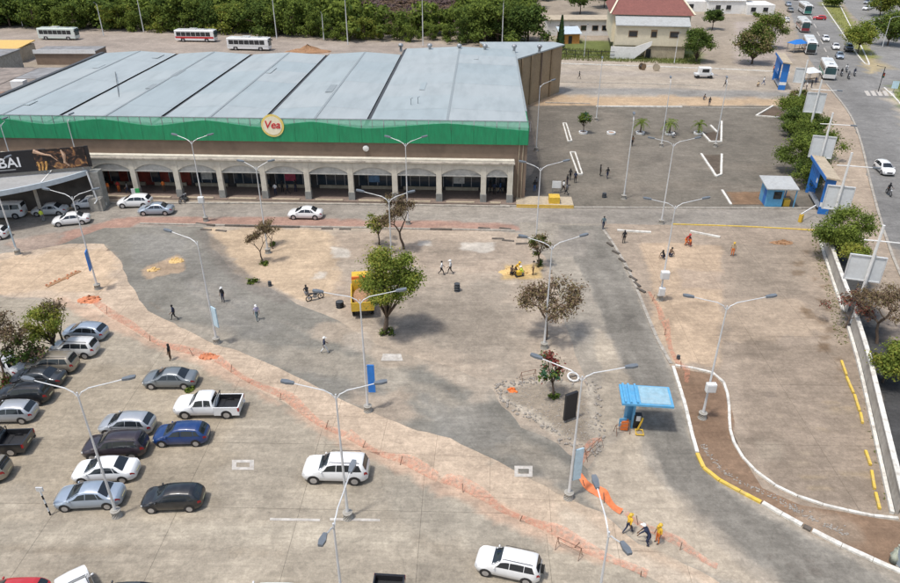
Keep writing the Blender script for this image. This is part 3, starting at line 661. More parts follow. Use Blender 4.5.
for px, py in ((418, 103), (411, 104)):
    X, Y = at(px, py, 10.2); lx, ly = sl_(X, Y); MB().tube([(lx, ly, zroof(lx)), (lx, ly, zroof(lx)+.9), (lx+.25, ly, zroof(lx)+1.0)], .06, 6).build('roof_pipe', M['ridge'], store)
MB().tube([(*sl_(*at(345/2.99, 218/2.99, 10.2)), 10.35), (*sl_(*at(120, 103, 10.2)), 10.0)], .05, 5).build('roof_cable', M['gutter'], store)
# rear wing that flares to the right
wing = [sl_(*p) for p in ((12.3, 133.4), (22.6, 147.5), (21.0, 149.5), (6, 149.5))]
MB().prism(wing, 0, 9.3).build('rear_wing_wall', M['ochrewall'], store)
wr = [sl_(*p) for p in ((12.0, 132.9), (23.0, 147.3), (21.2, 149.9), (6, 149.9), (11, 133))]
MB().prism(wr, 9.302, 9.55).build('rear_wing_roof', M['roofs'][1], store)
for t in (.1, .3, .52, .75):
    X = 12.3+10.3*t+.12; Y = 133.4+14.1*t-.12; q = sl_(X, Y); MB().box(q[0]-.12, q[0]+.12, q[1]-.12, q[1]+.12, 0, 9.25).build('wall_pier', M['ochrewall'] if t != .52 else M['brownwall'], store)
# round logo on the parapet
M['logo_yellow'] = mat('logo_yellow', (.80, .62, .16), .5, var=.05, dirt=(.75, .7, .55), dirt_amt=.6, dscale=1)
M['logo_pale'] = mat('logo_pale', (.80, .74, .55), .5, var=.05)
X, Y = at(270.5, 127.5, 9.9); lx, _ = sl_(X, Y)
lg = MB().cyl((lx, .98, 9.85), (lx, 1.04, 9.85), 1.48, 1.48, 32).build('logo_disc', M['logo_yellow'], store)
MB().cyl((lx, .94, 9.85), (lx, .975, 9.85), 1.22, 1.22, 32).build('logo_centre', M['logo_pale'], lg)
def text(s, size, material, parent, loc, rot, name='lettering', ext=.02, align='CENTER', squash=1.0, shear=0.):
    c = bpy.data.curves.new(name, 'FONT'); c.body = s; c.size = size; c.extrude = ext; c.align_x = align; c.align_y = 'CENTER'; c.offset = .012*size; c.shear = shear
    t = bpy.data.objects.new('tmp', c); col.objects.link(t); dg = bpy.context.evaluated_depsgraph_get()
    me = bpy.data.meshes.new_from_object(t.evaluated_get(dg)); bpy.data.objects.remove(t); me.materials.clear(); me.materials.append(material)
    o = link(name, me, parent); o.location = loc; o.rotation_euler = rot; o.scale = (squash, 1, 1); return o
M['logo_red'] = mat('logo_red', (.55, .02, .03), .5, var=.05)
text('Vea', 1.4, M['logo_red'], lg, (lx-.05, .92, 9.95), (R(90), 0, 0), shear=.2)
# raised yellow-edged steps at the right end
MB().box(.9, 8.4, -1.2, 2.0, 0, .16).build('entrance_step', M['floor'], store); MB().box(.9, 8.4, -1.0, 2.0, .162, .34).build('entrance_step', M['tan'], store)
MB().box(.9, 8.4, -1.25, -1.201, .0, .165).build('step_edge', M['yellow'], store); MB().box(.9, 8.4, -1.05, -1.001, .163, .345).build('step_edge', M['yellow'], store)
MB().box(5.2, 6.6, -.6, .8, .342, 1.2).build('yellow_counter', M['yellow'], store)
# ================================================================== corner entrance canopy and billboard on the left
can = empty('entrance_canopy', (-50, 82, 0), 0, 'curved grey entrance canopy with pale blue edge over parked taxis', 'canopy')
def rel(o, l): return [(x-o.location.x, y-o.location.y) for x, y in l]
M['canopyroof'] = mat('canopy_sheet', (.34, .34, .33), .6, var=.1, dirt=(.2, .19, .18), dirt_amt=.5, dscale=.5)
M['fascia'] = mat('pale_blue_fascia', (.50, .57, .61), .4, var=.08, dirt=(.25, .32, .38), dirt_amt=.4)
arc = smooth([(-46.4,86.0),(-47.6,84.1),(-50,81.4),(-53.4,78.8),(-57.5,76.6),(-63,74.8),(-72,73.5)], 4, False)
ca = rel(can, arc); back = rel(can, [(-72,79.2),(-55.7,83.4),(-46.2,86.2)])
MB().prism(ca + back, 5.0, 5.25).build('canopy_roof', M['canopyroof'], can)
b = MB()
for p, q in zip(ca[:-1], ca[1:]): b.bar((p[0], p[1]-.12, 4.98), (q[0], q[1]-.12, 4.98), .22, .62)
b.build('canopy_fascia', M['fascia'], can)
for px, py in ((54,80.5),(60,77.5)): pass
for p in ((-51.5,82.2),(-56.5,79.5),(-63,77.6)): MB().cyl((p[0]+50, p[1]-82, 0), (p[0]+50, p[1]-82, 5.0), .22, .22, 12).build('canopy_column', M['concrete'], can)
for t in (.35, .62):
    i = int(t*len(arc)); p = arc[i]; MB().bar((p[0]+50, p[1]-82+.2, 5.28), (p[0]+49.2, p[1]-82+4.4, 5.28), .14, .06).build('roof_seam', M['white'], can)
MB().tube([(3.9,3.3,5.3),(4.1,3.1,4.2),(4.5,2.9,1.6),(4.2,2.6,1.2)], .11, 8).build('drain_pipe', M['lamp_white'], can)
MB().box(3.6, 4.9, 3.9, 5.2, 0, 5.0).build('corner_pillar', M['greybase'], can); MB().box(3.3, 4.9, 2.9, 3.85, 0, 1.7).build('pillar_plinth', M['concrete'], can)
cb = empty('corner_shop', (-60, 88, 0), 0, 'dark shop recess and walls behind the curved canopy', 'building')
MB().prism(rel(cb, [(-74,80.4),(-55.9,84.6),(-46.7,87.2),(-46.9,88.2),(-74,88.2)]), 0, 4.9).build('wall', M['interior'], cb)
MB().prism(rel(cb, [(-74,80.1),(-55.8,84.3),(-46.3,86.9),(-46.9,88.2),(-74,88.2)]), 4.95, 6.0).build('roof', M['canopyroof'], cb)
bb = empty('billboard', (-50.95, 84.55, 0), math.atan2(2.6, 9.5), 'long black billboard with white letters and a gold jewellery photo above the canopy', 'billboard')
M['bbblack'] = mat('billboard_black', (.013, .012, .014), .6, var=.2)
Lb = 5.05
MB().box(-18, .75, -.1, .1, 5.75, 8.45).build('panel', M['bbblack'], bb)
m = bpy.data.materials.new('jewellery_photo'); m.use_nodes = True; nt = m.node_tree; N = nt.nodes; L = nt.links
tc = N.new('ShaderNodeTexCoord'); w = N.new('ShaderNodeTexNoise'); w.inputs['Scale'].default_value = .9; w.inputs['Detail'].default_value = 3; w.inputs['Distortion'].default_value = 1.8
cr = N.new('ShaderNodeValToRGB'); e = cr.color_ramp.elements; e[0].position = .42; e[0].color = (.012, .008, .008, 1); e[1].position = .75; e[1].color = (.62, .36, .12, 1)
for p_, c_ in ((.52, (.05, .03, .025, 1)), (.6, (.24, .11, .05, 1))): k = e.new(p_); k.color = c_
L.new(tc.outputs['Object'], w.inputs['Vector']); L.new(w.outputs[0], cr.inputs[0]); L.new(cr.outputs[0], N['Principled BSDF'].inputs['Base Color']); M['photo'] = m
MB().box(-.7, 2.2, -.14, -.101, 5.8, 8.42).build('photo_panel', m, bb); MB().box(2.21, 5.15, -.14, -.0, 5.8, 8.42).build('photo_panel', m, bb)
M['photogold'] = mat('photo_gold', (.60, .33, .10), .6, var=.5, scale=3); M['photopale'] = mat('photo_skin', (.55, .36, .24), .6, var=.3, scale=2)
ph = KIDS[bb.name][-2]; ph2 = KIDS[bb.name][-1]
for k in range(3): MB().tube([(-.45+k*.35, -.15, 5.82), (-.38+k*.42, -.15, 6.5), (-.5+k*.5, -.15, 6.9)], .13, 6).build('photo_finger', M['photogold'], ph)
MB().tube([(-.6, -.15, 8.3), (.3, -.15, 7.9), (1.2, -.15, 7.6), (1.8, -.15, 6.9)], [.28, .16, .1, .05], 6).build('photo_hand', M['photopale'], ph)
MB().tube([(2.5, -.16, 8.2), (2.7, -.16, 7.5), (2.6, -.16, 6.6), (3.0, -.16, 6.1)], [.1, .22, .16, .1], 6).build('photo_hand', M['photopale'], ph2)
MB().box(5.16, 5.6, -.1, .1, 5.75, 8.45).build('end_panel', M['bbblack'], bb)
M['letter'] = mat('white_letter', (.8, .8, .8), .5, var=.02)
text('BAI', 1.75, M['letter'], bb, (-2.3, -.12, 7.0), (R(90), 0, 0), align='RIGHT')
MB().box(-6.5, -3.1, -.12, -.101, 6.1, 6.22).build('underline', mat('grey_letter', (.3, .3, .3), .5), bb)
for x in (-12, -6, 0, 4.4): MB().box(x-.1, x+.1, .12, .3, 5.3, 8.2).build('billboard_post', M['steel'], bb)

# ================================================================== old low roofs left of the store
M['oldroof'] = mat('patched_roof', (.24, .20, .17), .9, var=.25, scale=.8, dirt=(.10, .09, .08), dirt_amt=.75, dscale=.35)
M['oldgrey'] = mat('old_grey_roof', (.22, .22, .22), .9, var=.25, scale=.6, dirt=(.12, .10, .09), dirt_amt=.6, dscale=.4)
M['rust'] = mat('rusty_sheet', (.20, .11, .07), .9, var=.3, scale=.8, dirt=(.3, .26, .22), dirt_amt=.6)
ob = empty('market_building', (-86, 118, 0), 0, 'low market building with patched brown roof left of the store', 'building')
MB().box(-30, 12.5, -24, 24, 0, 6.0).build('wall', M['brownwall'], ob)
for i in range(6):
    for j in range(5):
        x0 = -30+7.1*i; y0 = -24+9.6*j
        MB().box(x0+.1, x0+7.0, y0+.08, y0+9.5, 6.002, 6.1+random.uniform(0, .18)).build('roof_panel', random.choice((M['oldroof'], M['oldroof'], M['oldgrey'], M['rust'])), ob)
for i in range(22):
    x = random.uniform(-8, 11); y = random.uniform(-20, 20); s = random.uniform(.5, 1.2)
    MB().box(x-s, x+s, y-s*.7, y+s*.7, 6.1, 6.3+s).build('roof_unit', random.choice((M['steel'], M['white'], M['concrete'], M['gutter'])), ob)
def simple_bldg(name, label, x0, x1, y0, y1, h, wall, roof, over=.3, slope=0.):
    o = empty(name, ((x0+x1)/2, (y0+y1)/2, 0), 0, label, 'building'); hx, hy = (x1-x0)/2, (y1-y0)/2
    MB().box(-hx, hx, -hy, hy, 0, h).build('wall', wall, o)
    r = MB(); a = hx+over; b = hy+over
    r.add([(-a,-b,h+.02),(a,-b,h+.02),(a,b,h+.02+slope),(-a,b,h+.02+slope),(-a,-b,h+.2),(a,-b,h+.2),(a,b,h+.2+slope),(-a,b,h+.2+slope)], [(3,2,1,0),(4,5,6,7),(0,1,5,4),(1,2,6,5),(2,3,7,6),(3,0,4,7)])
    r.build('roof', roof, o); return o
p = at(27, 52); M['mustard'] = mat('mustard_roof', (.62, .40, .12), .7, var=.12, dirt=(.4, .28, .12), dirt_amt=.4)
simple_bldg('yellow_kiosk', 'small kiosk with mustard yellow roof near the bus yard', -113, -104, 176, 184, 3.2, M['tan'], M['mustard'], .3, .5)
ob2 = simple_bldg('low_shed', 'long low brown shed with white parapet behind the store', -99, -84.5, 174, 180, 3.0, M['brownwall'], M['oldgrey'], .1)
MB().box(-7.4, 7.4, -3.25, -3.11, 2.6, 3.5).build('parapet', M['white'], ob2)
ob3 = simple_bldg('grey_shed', 'low grey roofed shed beside the mustard kiosk', -125, -100, 158, 170, 4.2, M['concrete'], M['oldgrey'], .3)
# ================================================================== houses behind
M['redroof'] = mat('red_roof', (.20, .075, .06), .85, var=.2, scale=2, dirt=(.16, .06, .05), dirt_amt=.6, dscale=.5)
M['creamwall'] = mat('cream_house_wall', (.66, .59, .44), .85, var=.06, dirt=(.5, .44, .33), dirt_amt=.5)
M['whitewall'] = mat('white_house_wall', (.72, .71, .68), .85, var=.06, dirt=(.5, .48, .44), dirt_amt=.5)
M['greyroof'] = mat('grey_fibre_roof', (.36, .37, .36), .85, var=.12, dirt=(.25, .24, .22), dirt_amt=.5)
hx0, hy0 = at(614, 58.5); hx1, hy1 = at(686, 60.5)
hs = empty('cream_house', ((hx0+hx1)/2, hy0, 0), math.atan2(hy1-hy0, hx1-hx0), 'two storey cream house with red tiled roof and white outside stair', 'house'); hw = (hx1-hx0)/2
MB().box(-hw*.12, hw*.98, .3, 7, 0, 3.0).build('ground_floor_wall', M['tan'], hs)
MB().box(-hw, hw, 0, 9, 3.002, 7.7).build('upper_wall', M['creamwall'], hs)
MB().box(-hw, -hw*.12, 2.5, 7, 0, 3.0).build('ground_floor_wall', M['creamwall'], hs)
for x in (-.52, .06, .62):
    w = 1.1 if x > .3 or x < -.3 else .75
    o = MB().box(x*hw-w, x*hw+w, -.06, -.002, 5.0, 6.5 if w > 1 else 6.8).build('window', M['wood'], hs); MB().box(x*hw-w+.15, x*hw+w-.15, -.1, -.061, 5.15, 6.35).build('pane', M['glass'], o)
lr = MB(); lr.add([(-hw-.3,-.6,7.6),(hw+.3,-.6,7.6),(hw+.3,4.2,9.2),(-hw-.3,4.2,9.2),(-hw-.3,-.6,7.8),(hw+.3,-.6,7.8),(hw+.3,4.2,9.4),(-hw-.3,4.2,9.4)], [(3,2,1,0),(4,5,6,7),(0,1,5,4),(1,2,6,5),(2,3,7,6),(3,0,4,7)]); lr.build('lower_roof', M['greyroof'], hs)
MB().box(-hw-.8, hw+.8, 4.2, 26, 3.0, 9.6).build('main_wall', M['creamwall'], hs)
rf = MB(); rf.add([(-hw-1.6,3.6,9.62),(hw+1.6,3.6,9.62),(hw+1.6,27,9.62),(-hw-1.6,27,9.62),(-hw+2,15.2,14.2),(hw-2,15.2,14.2)], [(0,1,5,4),(1,2,5),(2,3,4,5),(3,0,4),(3,2,1,0)])
rfo = rf.build('roof', M['redroof'], hs); MB().bar((-hw+2,15.2,14.25),(hw-2,15.2,14.25),.35,.2).build('ridge', M['redroof'], rfo)
MB().bar((-hw-1.6,3.6,9.8),(-hw+2,15.2,14.3),.4,.2).build('hip_ridge', M['creamwall'], rfo); MB().bar((hw+1.6,3.6,9.8),(hw-2,15.2,14.3),.4,.2).build('hip_ridge', M['creamwall'], rfo)
st = MB(); st.add([(-hw-1,-1.6,0),(-hw*.45,-1.6,0),(hw*.0,-1.6,3.3),(hw*.02,-1.6,4.4),(-hw*.45,-1.6,2.9),(-hw-1,-1.6,2.9)], [(0,1,2,3,4,5)]); v = [(x, y+.25, z) for x, y, z in st.v]; st.add(v, [(5,4,3,2,1,0)]); st.add(st.v[:6]+v, [(5,4,10,11),(4,3,9,10)]); st.build('stair_parapet', M['whitewall'], hs)
MB().add([(-hw*.45,-1.3,0),(hw*.0,-1.3,3.2),(hw*.0,-.1,3.2),(-hw*.45,-.1,0)], [(0,1,2,3)]).build('stair_flight', M['concrete'], hs)
MB().box(-hw*.1, -hw*.02+.5, .2, .28, .05, 2.2).build('door', M['black'], hs)
p0, p1 = at(548, 37), at(616, 39)
lb = empty('white_long_building', ((p0[0]+p1[0])/2, p0[1]+6, 0), 0, 'long low white building behind the green fence', 'building'); w = (p1[0]-p0[0])/2
MB().box(-w, w, -4, 4, 0, 4.2).build('wall', M['whitewall'], lb); MB().box(-w-.4, w+.4, -4.5, 4.5, 4.202, 4.4).build('roof', M['tan'], lb)
for t in (-.6, -.25, .1, .45, .75): o = MB().box(t*w-.9, t*w+.9, -4.06, -4.002, 1.4, 2.8).build('window', M['wood'], lb); MB().box(t*w-.75, t*w+.75, -4.1, -4.061, 1.5, 2.7).build('pane', M['glass'], o)
hx, hy = at(562, 44)
hu = empty('orange_hut', (hx+2, hy+2, 0), R(6), 'small hut with pale blue grey roof and orange front', 'hut'); MB().box(-2.6, 2.6, -1.8, 2.4, 0, 2.6).build('wall', mat('orange_wall', (.48, .22, .06), .8), hu)
MB().add([(-3.1,-2.2,2.5),(3.1,-2.2,2.5),(3.1,2.8,3.7),(-3.1,2.8,3.7),(-3.1,-2.2,2.62),(3.1,-2.2,2.62),(3.1,2.8,3.82),(-3.1,2.8,3.82)], [(3,2,1,0),(4,5,6,7),(0,1,5,4),(1,2,6,5),(2,3,7,6),(3,0,4,7)]).build('roof', mat('pale_blue_roof', (.45, .52, .56), .5, var=.1), hu); MB().box(-.5, .5, -1.86, -1.802, 0, 2).build('door', M['black'], hu)
# far white villa at the top, flat roofed blocks
vx, vy = at(735, 14)
vi = empty('white_villa', (vx, vy, 0), R(-3), 'white flat roofed villa at the top beyond the driveway', 'house')
for nm, (a, b_, c, d, h) in (('wall', (-9, 3, 0, 9, 4.0)), ('wing_wall', (3.05, 12, -2.5, 8, 3.2)), ('wing_wall', (-20, -9.05, 4, 12, 3.4)), ('upper_wall', (-6, 6, 4, 14, 7.0))):
    MB().box(a, b_, c, d, 0 if nm != 'upper_wall' else 4.01, h).build(nm, M['whitewall'], vi)
MB().box(-9.3, 3.0, -.3, 9.3, 4.012, 4.3).build('roof', M['whitewall'], vi)
for x, y, z in ((-6,-.04,1.4),(-2.5,-.04,1.4),(5,-2.54,1.1),(9,-2.54,1.1),(-14,3.96,1.2),(-17,3.96,1.2),(-3,3.96,5.2),(2,3.96,5.2)):
    o = MB().box(x-.8, x+.8, y-.02, y+.03, z, z+1.3).build('window', M['black'], vi); MB().box(x-.9, x+.9, y-.12, y+.02, z-.12, z-.002).build('sill', M['concrete'], o)
for i, (px, py, w_, d_, h, c) in enumerate(((590, -6, 10, 8, 5, 'whitewall'), (655, -14, 12, 8, 6, 'tan'), (715, -4, 7, 8, 4.5, 'whitewall'))):
    X, Y = at(px, py); simple_bldg('far_house', ('pale house partly hidden by trees above the long white building', 'tan house behind the red tiled roof at the top edge', 'small white house between the red roof and the villa')[i], X-w_, X+w_, Y, Y+2*d_, h, M[c], M['greyroof'])
for px, py, w_, d_ in ((625,6,5,3),):
    X, Y = at(px, py)
# ================================================================== VEHICLES
def paint_mat(name, c, metal=.0, rough=.28):
    return mat(name, c, rough, metal, var=.04, scale=1.5, coat=.6, dirt=tuple(x*.75+.06 for x in c), dirt_amt=.3, dscale=1.3)
PC = {'white': (.74,.74,.73), 'offwhite': (.62,.62,.60), 'silver': (.40,.42,.44), 'grey': (.20,.22,.23), 'silverblue': (.34,.40,.47), 'beige': (.32,.28,.22),
      'black': (.012,.013,.015), 'plum': (.028,.02,.026), 'blue': (.006,.035,.14), 'red': (.48,.02,.025), 'darkgrey': (.05,.055,.06), 'maroon': (.2,.02,.03), 'palegreen': (.62,.68,.62)}
PM = {k: paint_mat('car_paint_' + k, c, .35 if k in ('silver', 'grey', 'silverblue', 'beige', 'darkgrey') else 0) for k, c in PC.items()}
M['lens'] = mat('headlamp', (.65,.66,.66), .1, var=.05); M['taillens'] = mat('tail_lamp', (.35,.01,.015), .2, var=.05)
M['plate'] = mat('number_plate', (.55,.5,.3), .6); M['tyre_side'] = M['rubber']
def interp(K, t):
    if t <= K[0][0]: return K[0][1]
    for (a, va), (b, vb) in zip(K[:-1], K[1:]):
        if t <= b:
            u = (t-a)/(b-a); u = u*u*(3-2*u)*.5 + u*.5; return va+(vb-va)*u
    return K[-1][1]
# t runs from the tail (0) to the nose (1): roof line, belt line, windows
TYPES = {
 'sedan': dict(L=4.45, W=1.72, H=1.45, roof=[(0,.50),(.02,.60),(.05,.67),(.13,.69),(.165,.71),(.30,.95),(.38,.99),(.48,1.0),(.57,.955),(.765,.68),(.82,.65),(.93,.575),(.98,.49),(1,.36)],
    belt=.635, rear=(.17,.30), front=(.585,.765), side=[(.205,.29,.305,.335),(.30,.485,.345,.48),(.495,.70,.49,.59)], rails=0),
 'hatch': dict(L=4.05, W=1.70, H=1.48, roof=[(0,.52),(.012,.62),(.03,.67),(.12,.90),(.18,.965),(.34,1.0),(.48,.99),(.57,.945),(.775,.68),(.83,.65),(.93,.575),(.98,.49),(1,.36)],
    belt=.63, rear=(.035,.12), front=(.585,.77), side=[(.10,.21,.165,.225),(.22,.445,.235,.44),(.455,.70,.45,.585)], rails=0),
 'suv': dict(L=4.65, W=1.86, H=1.80, roof=[(0,.50),(.01,.62),(.025,.68),(.07,.93),(.12,.985),(.34,1.0),(.50,.985),(.58,.945),(.735,.69),(.80,.67),(.93,.61),(.98,.52),(1,.40)],
    belt=.645, rear=(.022,.07), front=(.595,.73), side=[(.08,.24,.125,.235),(.25,.46,.245,.455),(.47,.675,.465,.60)], rails=1),
 'van': dict(L=4.9, W=1.85, H=2.0, roof=[(0,.50),(.01,.7),(.02,.93),(.06,.99),(.4,1.0),(.68,.985),(.74,.94),(.86,.62),(.92,.56),(.985,.48),(1,.36)],
    belt=.6, rear=(.012,.03), front=(.75,.855), side=[(.06,.28,.07,.28),(.30,.55,.30,.55),(.57,.79,.57,.735)], rails=0),
 'pickup': dict(L=5.25, W=1.85, H=1.80, roof=[(0,.62),(.35,.62),(.385,.66),(.40,.90),(.43,.985),(.50,1.0),(.58,.985),(.635,.95),(.745,.665),(.80,.65),(.95,.60),(.99,.53),(1,.42)],
    belt=.63, rear=(.388,.40), front=(.645,.742), side=[(.41,.515,.425,.515),(.53,.685,.53,.635)], rails=0),
}
CAR = {}
def car_meshes(kind):
    T = TYPES[kind]; L, W, H = T['L'], T['W'], T['H']; hw0 = W/2
    belt = T['belt']*H; zb0 = .20 if kind not in ('suv', 'pickup') else .30
    g0 = T['rear'][0]; g1 = T['front'][1]
    def sec(t):
        e = abs(2*t-1); hw = hw0*(1 - .30*max(0, (e-.76)/.24)**2.4 - .03*e*e)
        zr = interp(T['roof'], t)*H; zs = min(belt*(1-.05*max(0, t-.7)/.3), zr-.03)
        zb = zb0 + .10*max(0, (e-.86)/.14)
        cab = max(0., min(1., (zr-zs-.03)/(H-belt-.03)))
        hr = hw*.95 - (hw*.95 - hw0*.70)*cab
        zc = zr + .03
        return [(0, zb), (hw*.86, zb), (hw*.97, zb+.10), (hw, zb+(zs-zb)*.55), (hw*.955, zs), (hr, zr-.05-.03*cab), (hr*.86, zr-.005), (0, zc)]
    def S(t, k, w):
        s = sec(t); a, b = s[k], s[k+1]; return Vector(((t-.5)*L, a[0]+(b[0]-a[0])*w, a[1]+(b[1]-a[1])*w))
    t0 = .375 if kind == 'pickup' else 0.
    ts = sorted(set([t0 + (1-t0)*i/22 for i in range(23)] + [p[0] for p in T['roof'] if p[0] >= t0]))
    bm = MB(); v = []; f = []; n = 14
    for t in ts:
        s = sec(t); ring = [(q[0], q[1]) for q in s] + [(-q[0], q[1]) for q in s[6:0:-1]]
        v += [((t-.5)*L, y, z) for y, z in ring]
    for i in range(len(ts)-1):
        for k in range(n): f.append((i*n+k, (i+1)*n+k, (i+1)*n+(k+1) % n, i*n+(k+1) % n))
    f.append(tuple(range(n))); f.append(tuple(range(len(ts)*n-1, (len(ts)-1)*n-1, -1)))
    bm.add(v, f)
    out = {'body': bm}
    def patch(fn, nu, nv, off=.012, flip=False):
        P = [[fn(i/nu, j/nv) for j in range(nv+1)] for i in range(nu+1)]; v = []; f = []
        for i in range(nu+1):
            for j in range(nv+1):
                du = P[min(i+1, nu)][j]-P[max(i-1, 0)][j]; dv = P[i][min(j+1, nv)]-P[i][max(j-1, 0)]
                nn = du.cross(dv)
                if nn.length > 1e-9: nn.normalize()
                c = Vector((P[i][j].x, P[i][j].y, P[i][j].z - H*.45))
                if nn.dot(c) < 0: nn = -nn
                v.append(P[i][j]+nn*off)
        for i in range(nu):
            for j in range(nv): f.append((i*(nv+1)+j, (i+1)*(nv+1)+j, (i+1)*(nv+1)+j+1, i*(nv+1)+j+1))
        return MB().add(v, f)
    def across(t, w):                                       # w from -1 to 1 over the cabin top
        s = sec(t); y = s[5][0]*.93*w; aw = abs(y)
        if aw < s[6][0]: z = s[7][1]+(s[6][1]-s[7][1])*aw/max(1e-6, s[6][0])
        else: z = s[6][1]+(s[5][1]-s[6][1])*(aw-s[6][0])/max(1e-6, s[5][0]-s[6][0])
        return Vector(((t-.5)*L, y, z))
    a, b = T['front']; out['windscreen'] = patch(lambda u, w: across(a+(b-a)*u, 2*w-1), 5, 8)
    a2, b2 = T['rear']; out['rear_window'] = patch(lambda u, w: across(a2+(b2-a2)*u, (2*w-1)*.94), 4, 8)
    sides = []
    for (b0, b1, c0, c1) in T['side']:
        for sg in (1, -1):
            def fn(u, w, b0=b0, b1=b1, c0=c0, c1=c1, sg=sg):
                ww = .10+.80*w; t = (b0+(c0-b0)*w)+((b1+(c1-b1)*w)-(b0+(c0-b0)*w))*u
                p = S(t, 4, ww); p.y *= sg; return p
            sides.append(patch(fn, 4, 3, .010))
    out['side'] = sides
    def lamp(ta, tb, wa, wb, k=3):
        r = []
        for sg in (1, -1):
            def fn(u, w, sg=sg): p = S(ta+(tb-ta)*u, k, wa+(wb-wa)*w); p.y *= sg; return p
            r.append(patch(fn, 3, 2, .012))
        return r
    out['headlight'] = lamp(.945, .995, .30, .85)
    if kind == 'pickup': out['tail'] = [MB().box(-L/2-.012, -L/2+.10, sg*hw0*.93-.07, sg*hw0*.93+.07, .75, 1.08) for sg in (1, -1)]
    elif kind in ('suv', 'van', 'hatch'): out['tail'] = lamp(.004, .05, .35, .95)
    else: out['tail'] = lamp(.004, .06, .45, .95)
    zf = zb0+.22; xf = L/2-.03
    out['grille'] = MB().box(xf-.03, xf+.035, -hw0*.42, hw0*.42, zf+.02, zf+.2)
    out['plate'] = MB().box(-L/2-.03, -L/2+.02, -.26, .26, zf+.16, zf+.27)
    out['mirror'] = [MB().ball(((T['front'][1]-.5)*L-.22, sg*(hw0+.06), belt+.06), .11, 8, 5, z=(.6, .9, .7)) for sg in (1, -1)]
    r = .31 if kind in ('sedan', 'hatch') else .37; out['r'] = r
    if kind == 'pickup':
        xb0, xb1, zt, zf2 = -L/2, (t0-.5)*L+.02, .62*H, .62
        b = MB(); b.box(xb0, xb1, hw0*.90, hw0*.985, zb0+.05, zt); b.box(xb0, xb1, -hw0*.985, -hw0*.90, zb0+.05, zt); b.box(xb0, xb0+.09, -hw0*.895, hw0*.895, zb0+.15, zt-.003); b.box(xb0+.1, xb1, -hw0*.895, hw0*.895, zb0+.05, zf2)
        b.bar((xb0+.02, -hw0*.8, .45), (xb0-.06, -hw0*.8, .45), .2, .1); out['bedwalls'] = b
        b = MB(); b.box(xb0+.095, xb1-.01, -hw0*.89, hw0*.89, zf2+.003, zf2+.03)
        for sg in (1, -1): b.box(xb0+.1, xb1-.01, sg*hw0*.885-.02, sg*hw0*.885+.0, zf2, zt-.01)
        b.box(xb0+.092, xb0+.13, -hw0*.87, hw0*.87, zf2, zt-.02); out['liner'] = b
        b = MB()
        for sg in (1, -1): b.tube([(xb1-.15, sg*hw0*.8, zt), (xb1-.25, sg*hw0*.66, H*.93)], .035, 6)
        b.tube([(xb1-.25, -hw0*.66, H*.93), (xb1-.25, hw0*.66, H*.93)], .035, 6); out['bar'] = b
    if T['rails']:
        out['rails'] = [MB().tube([((-.38)*L, sg*hw0*.66, H+.0), ((-.36)*L, sg*hw0*.66, H+.05), (.05*L, sg*hw0*.66, H+.05), (.07*L, sg*hw0*.66, H)], .022, 6) for sg in (1, -1)]
    wh = []
    for tx in (-.305*L, .315*L):
        for sg in (1, -1):
            y1 = sg*(hw0*.985+.004); y0 = sg*(hw0-.24)
            arch = MB(); arch.cyl((tx, sg*(hw0-.3), r+.03), (tx, sg*hw0*.992, r+.03), r*1.17, r*1.17, 20)
            ty = MB(); ty.tube([(tx, y0, r), (tx, y0+(y1-y0)*.12, r), (tx, y0+(y1-y0)*.85, r), (tx, y1, r)], [r*.9, r, r, r*.9], 20)
            rm = MB(); rm.tube([(tx, y1-sg*.03, r), (tx, y1+sg*.006, r), (tx, y1+sg*.012, r)], [r*.68, r*.66, r*.2], 14)
            wh.append((arch, ty, rm))
    out['wheels'] = wh
    R_ = {}
    for k, vv in out.items():
        if k == 'r': continue
        if k == 'wheels': R_[k] = [(a.mesh('arch', M['black']), t.mesh('tyre', M['rubber'], True), m_.mesh('rim', M['rim'])) for a, t, m_ in vv]; continue
        mm = {'body': None, 'bedwalls': None, 'mirror': None, 'headlight': M['lens'], 'tail': M['taillens'], 'grille': M['black'], 'plate': M['plate'], 'liner': M['black'], 'bar': M['black'], 'rails': M['black']}.get(k, M['glass'])
        ml = vv if isinstance(vv, list) else [vv]
        R_[k] = [q.mesh(k, PM['white'] if mm is None else mm, k in ('body', 'windscreen', 'rear_window', 'mirror')) for q in ml]
    return R_
PNAME = {'body': 'body', 'windscreen': 'windscreen', 'rear_window': 'rear_window', 'side': 'side_window', 'headlight': 'headlight', 'tail': 'tail_light', 'grille': 'grille', 'plate': 'number_plate', 'mirror': 'mirror', 'bedwalls': 'cargo_bed', 'liner': 'bed_liner', 'bar': 'roll_bar', 'rails': 'roof_rail'}
def car(kind, paint, loc, heading, label, cat='car', group=None, scale=1., name=None, spare=False, low=False):
    if kind not in CAR: CAR[kind] = car_meshes(kind)
    D = CAR[kind]; n = name or {'pickup': 'pickup_truck', 'suv': 'sport_utility_car', 'van': 'minibus'}.get(kind, 'car')
    root = empty(n, (*loc[:2], .02), heading, label, cat, group); root.scale = (scale,)*3
    for k, ms in D.items():
        if k == 'wheels':
            for a, t, m_ in ms:
                w = link('wheel', t, root); w.name = 'wheel'; link('rim', m_, w); link('wheel_arch', a, root)
            continue
        for me in ms:
            o = link(PNAME[k], me, root)
            if k in ('body', 'bedwalls', 'mirror'): o.material_slots[0].link = 'OBJECT'; o.material_slots[0].material = PM[paint]
    if spare:
        L = TYPES[kind]['L']; o = MB().tube([(-L/2+.02, 0, 1.0), (-L/2-.2, 0, 1.0)], [.36, .34], 18).build('spare_wheel', M['rubber'], root); MB().cyl((-L/2-.205, 0, 1.0), (-L/2-.22, 0, 1.0), .25, .22, 16).build('wheel_cover', PM[paint], o)
    return root
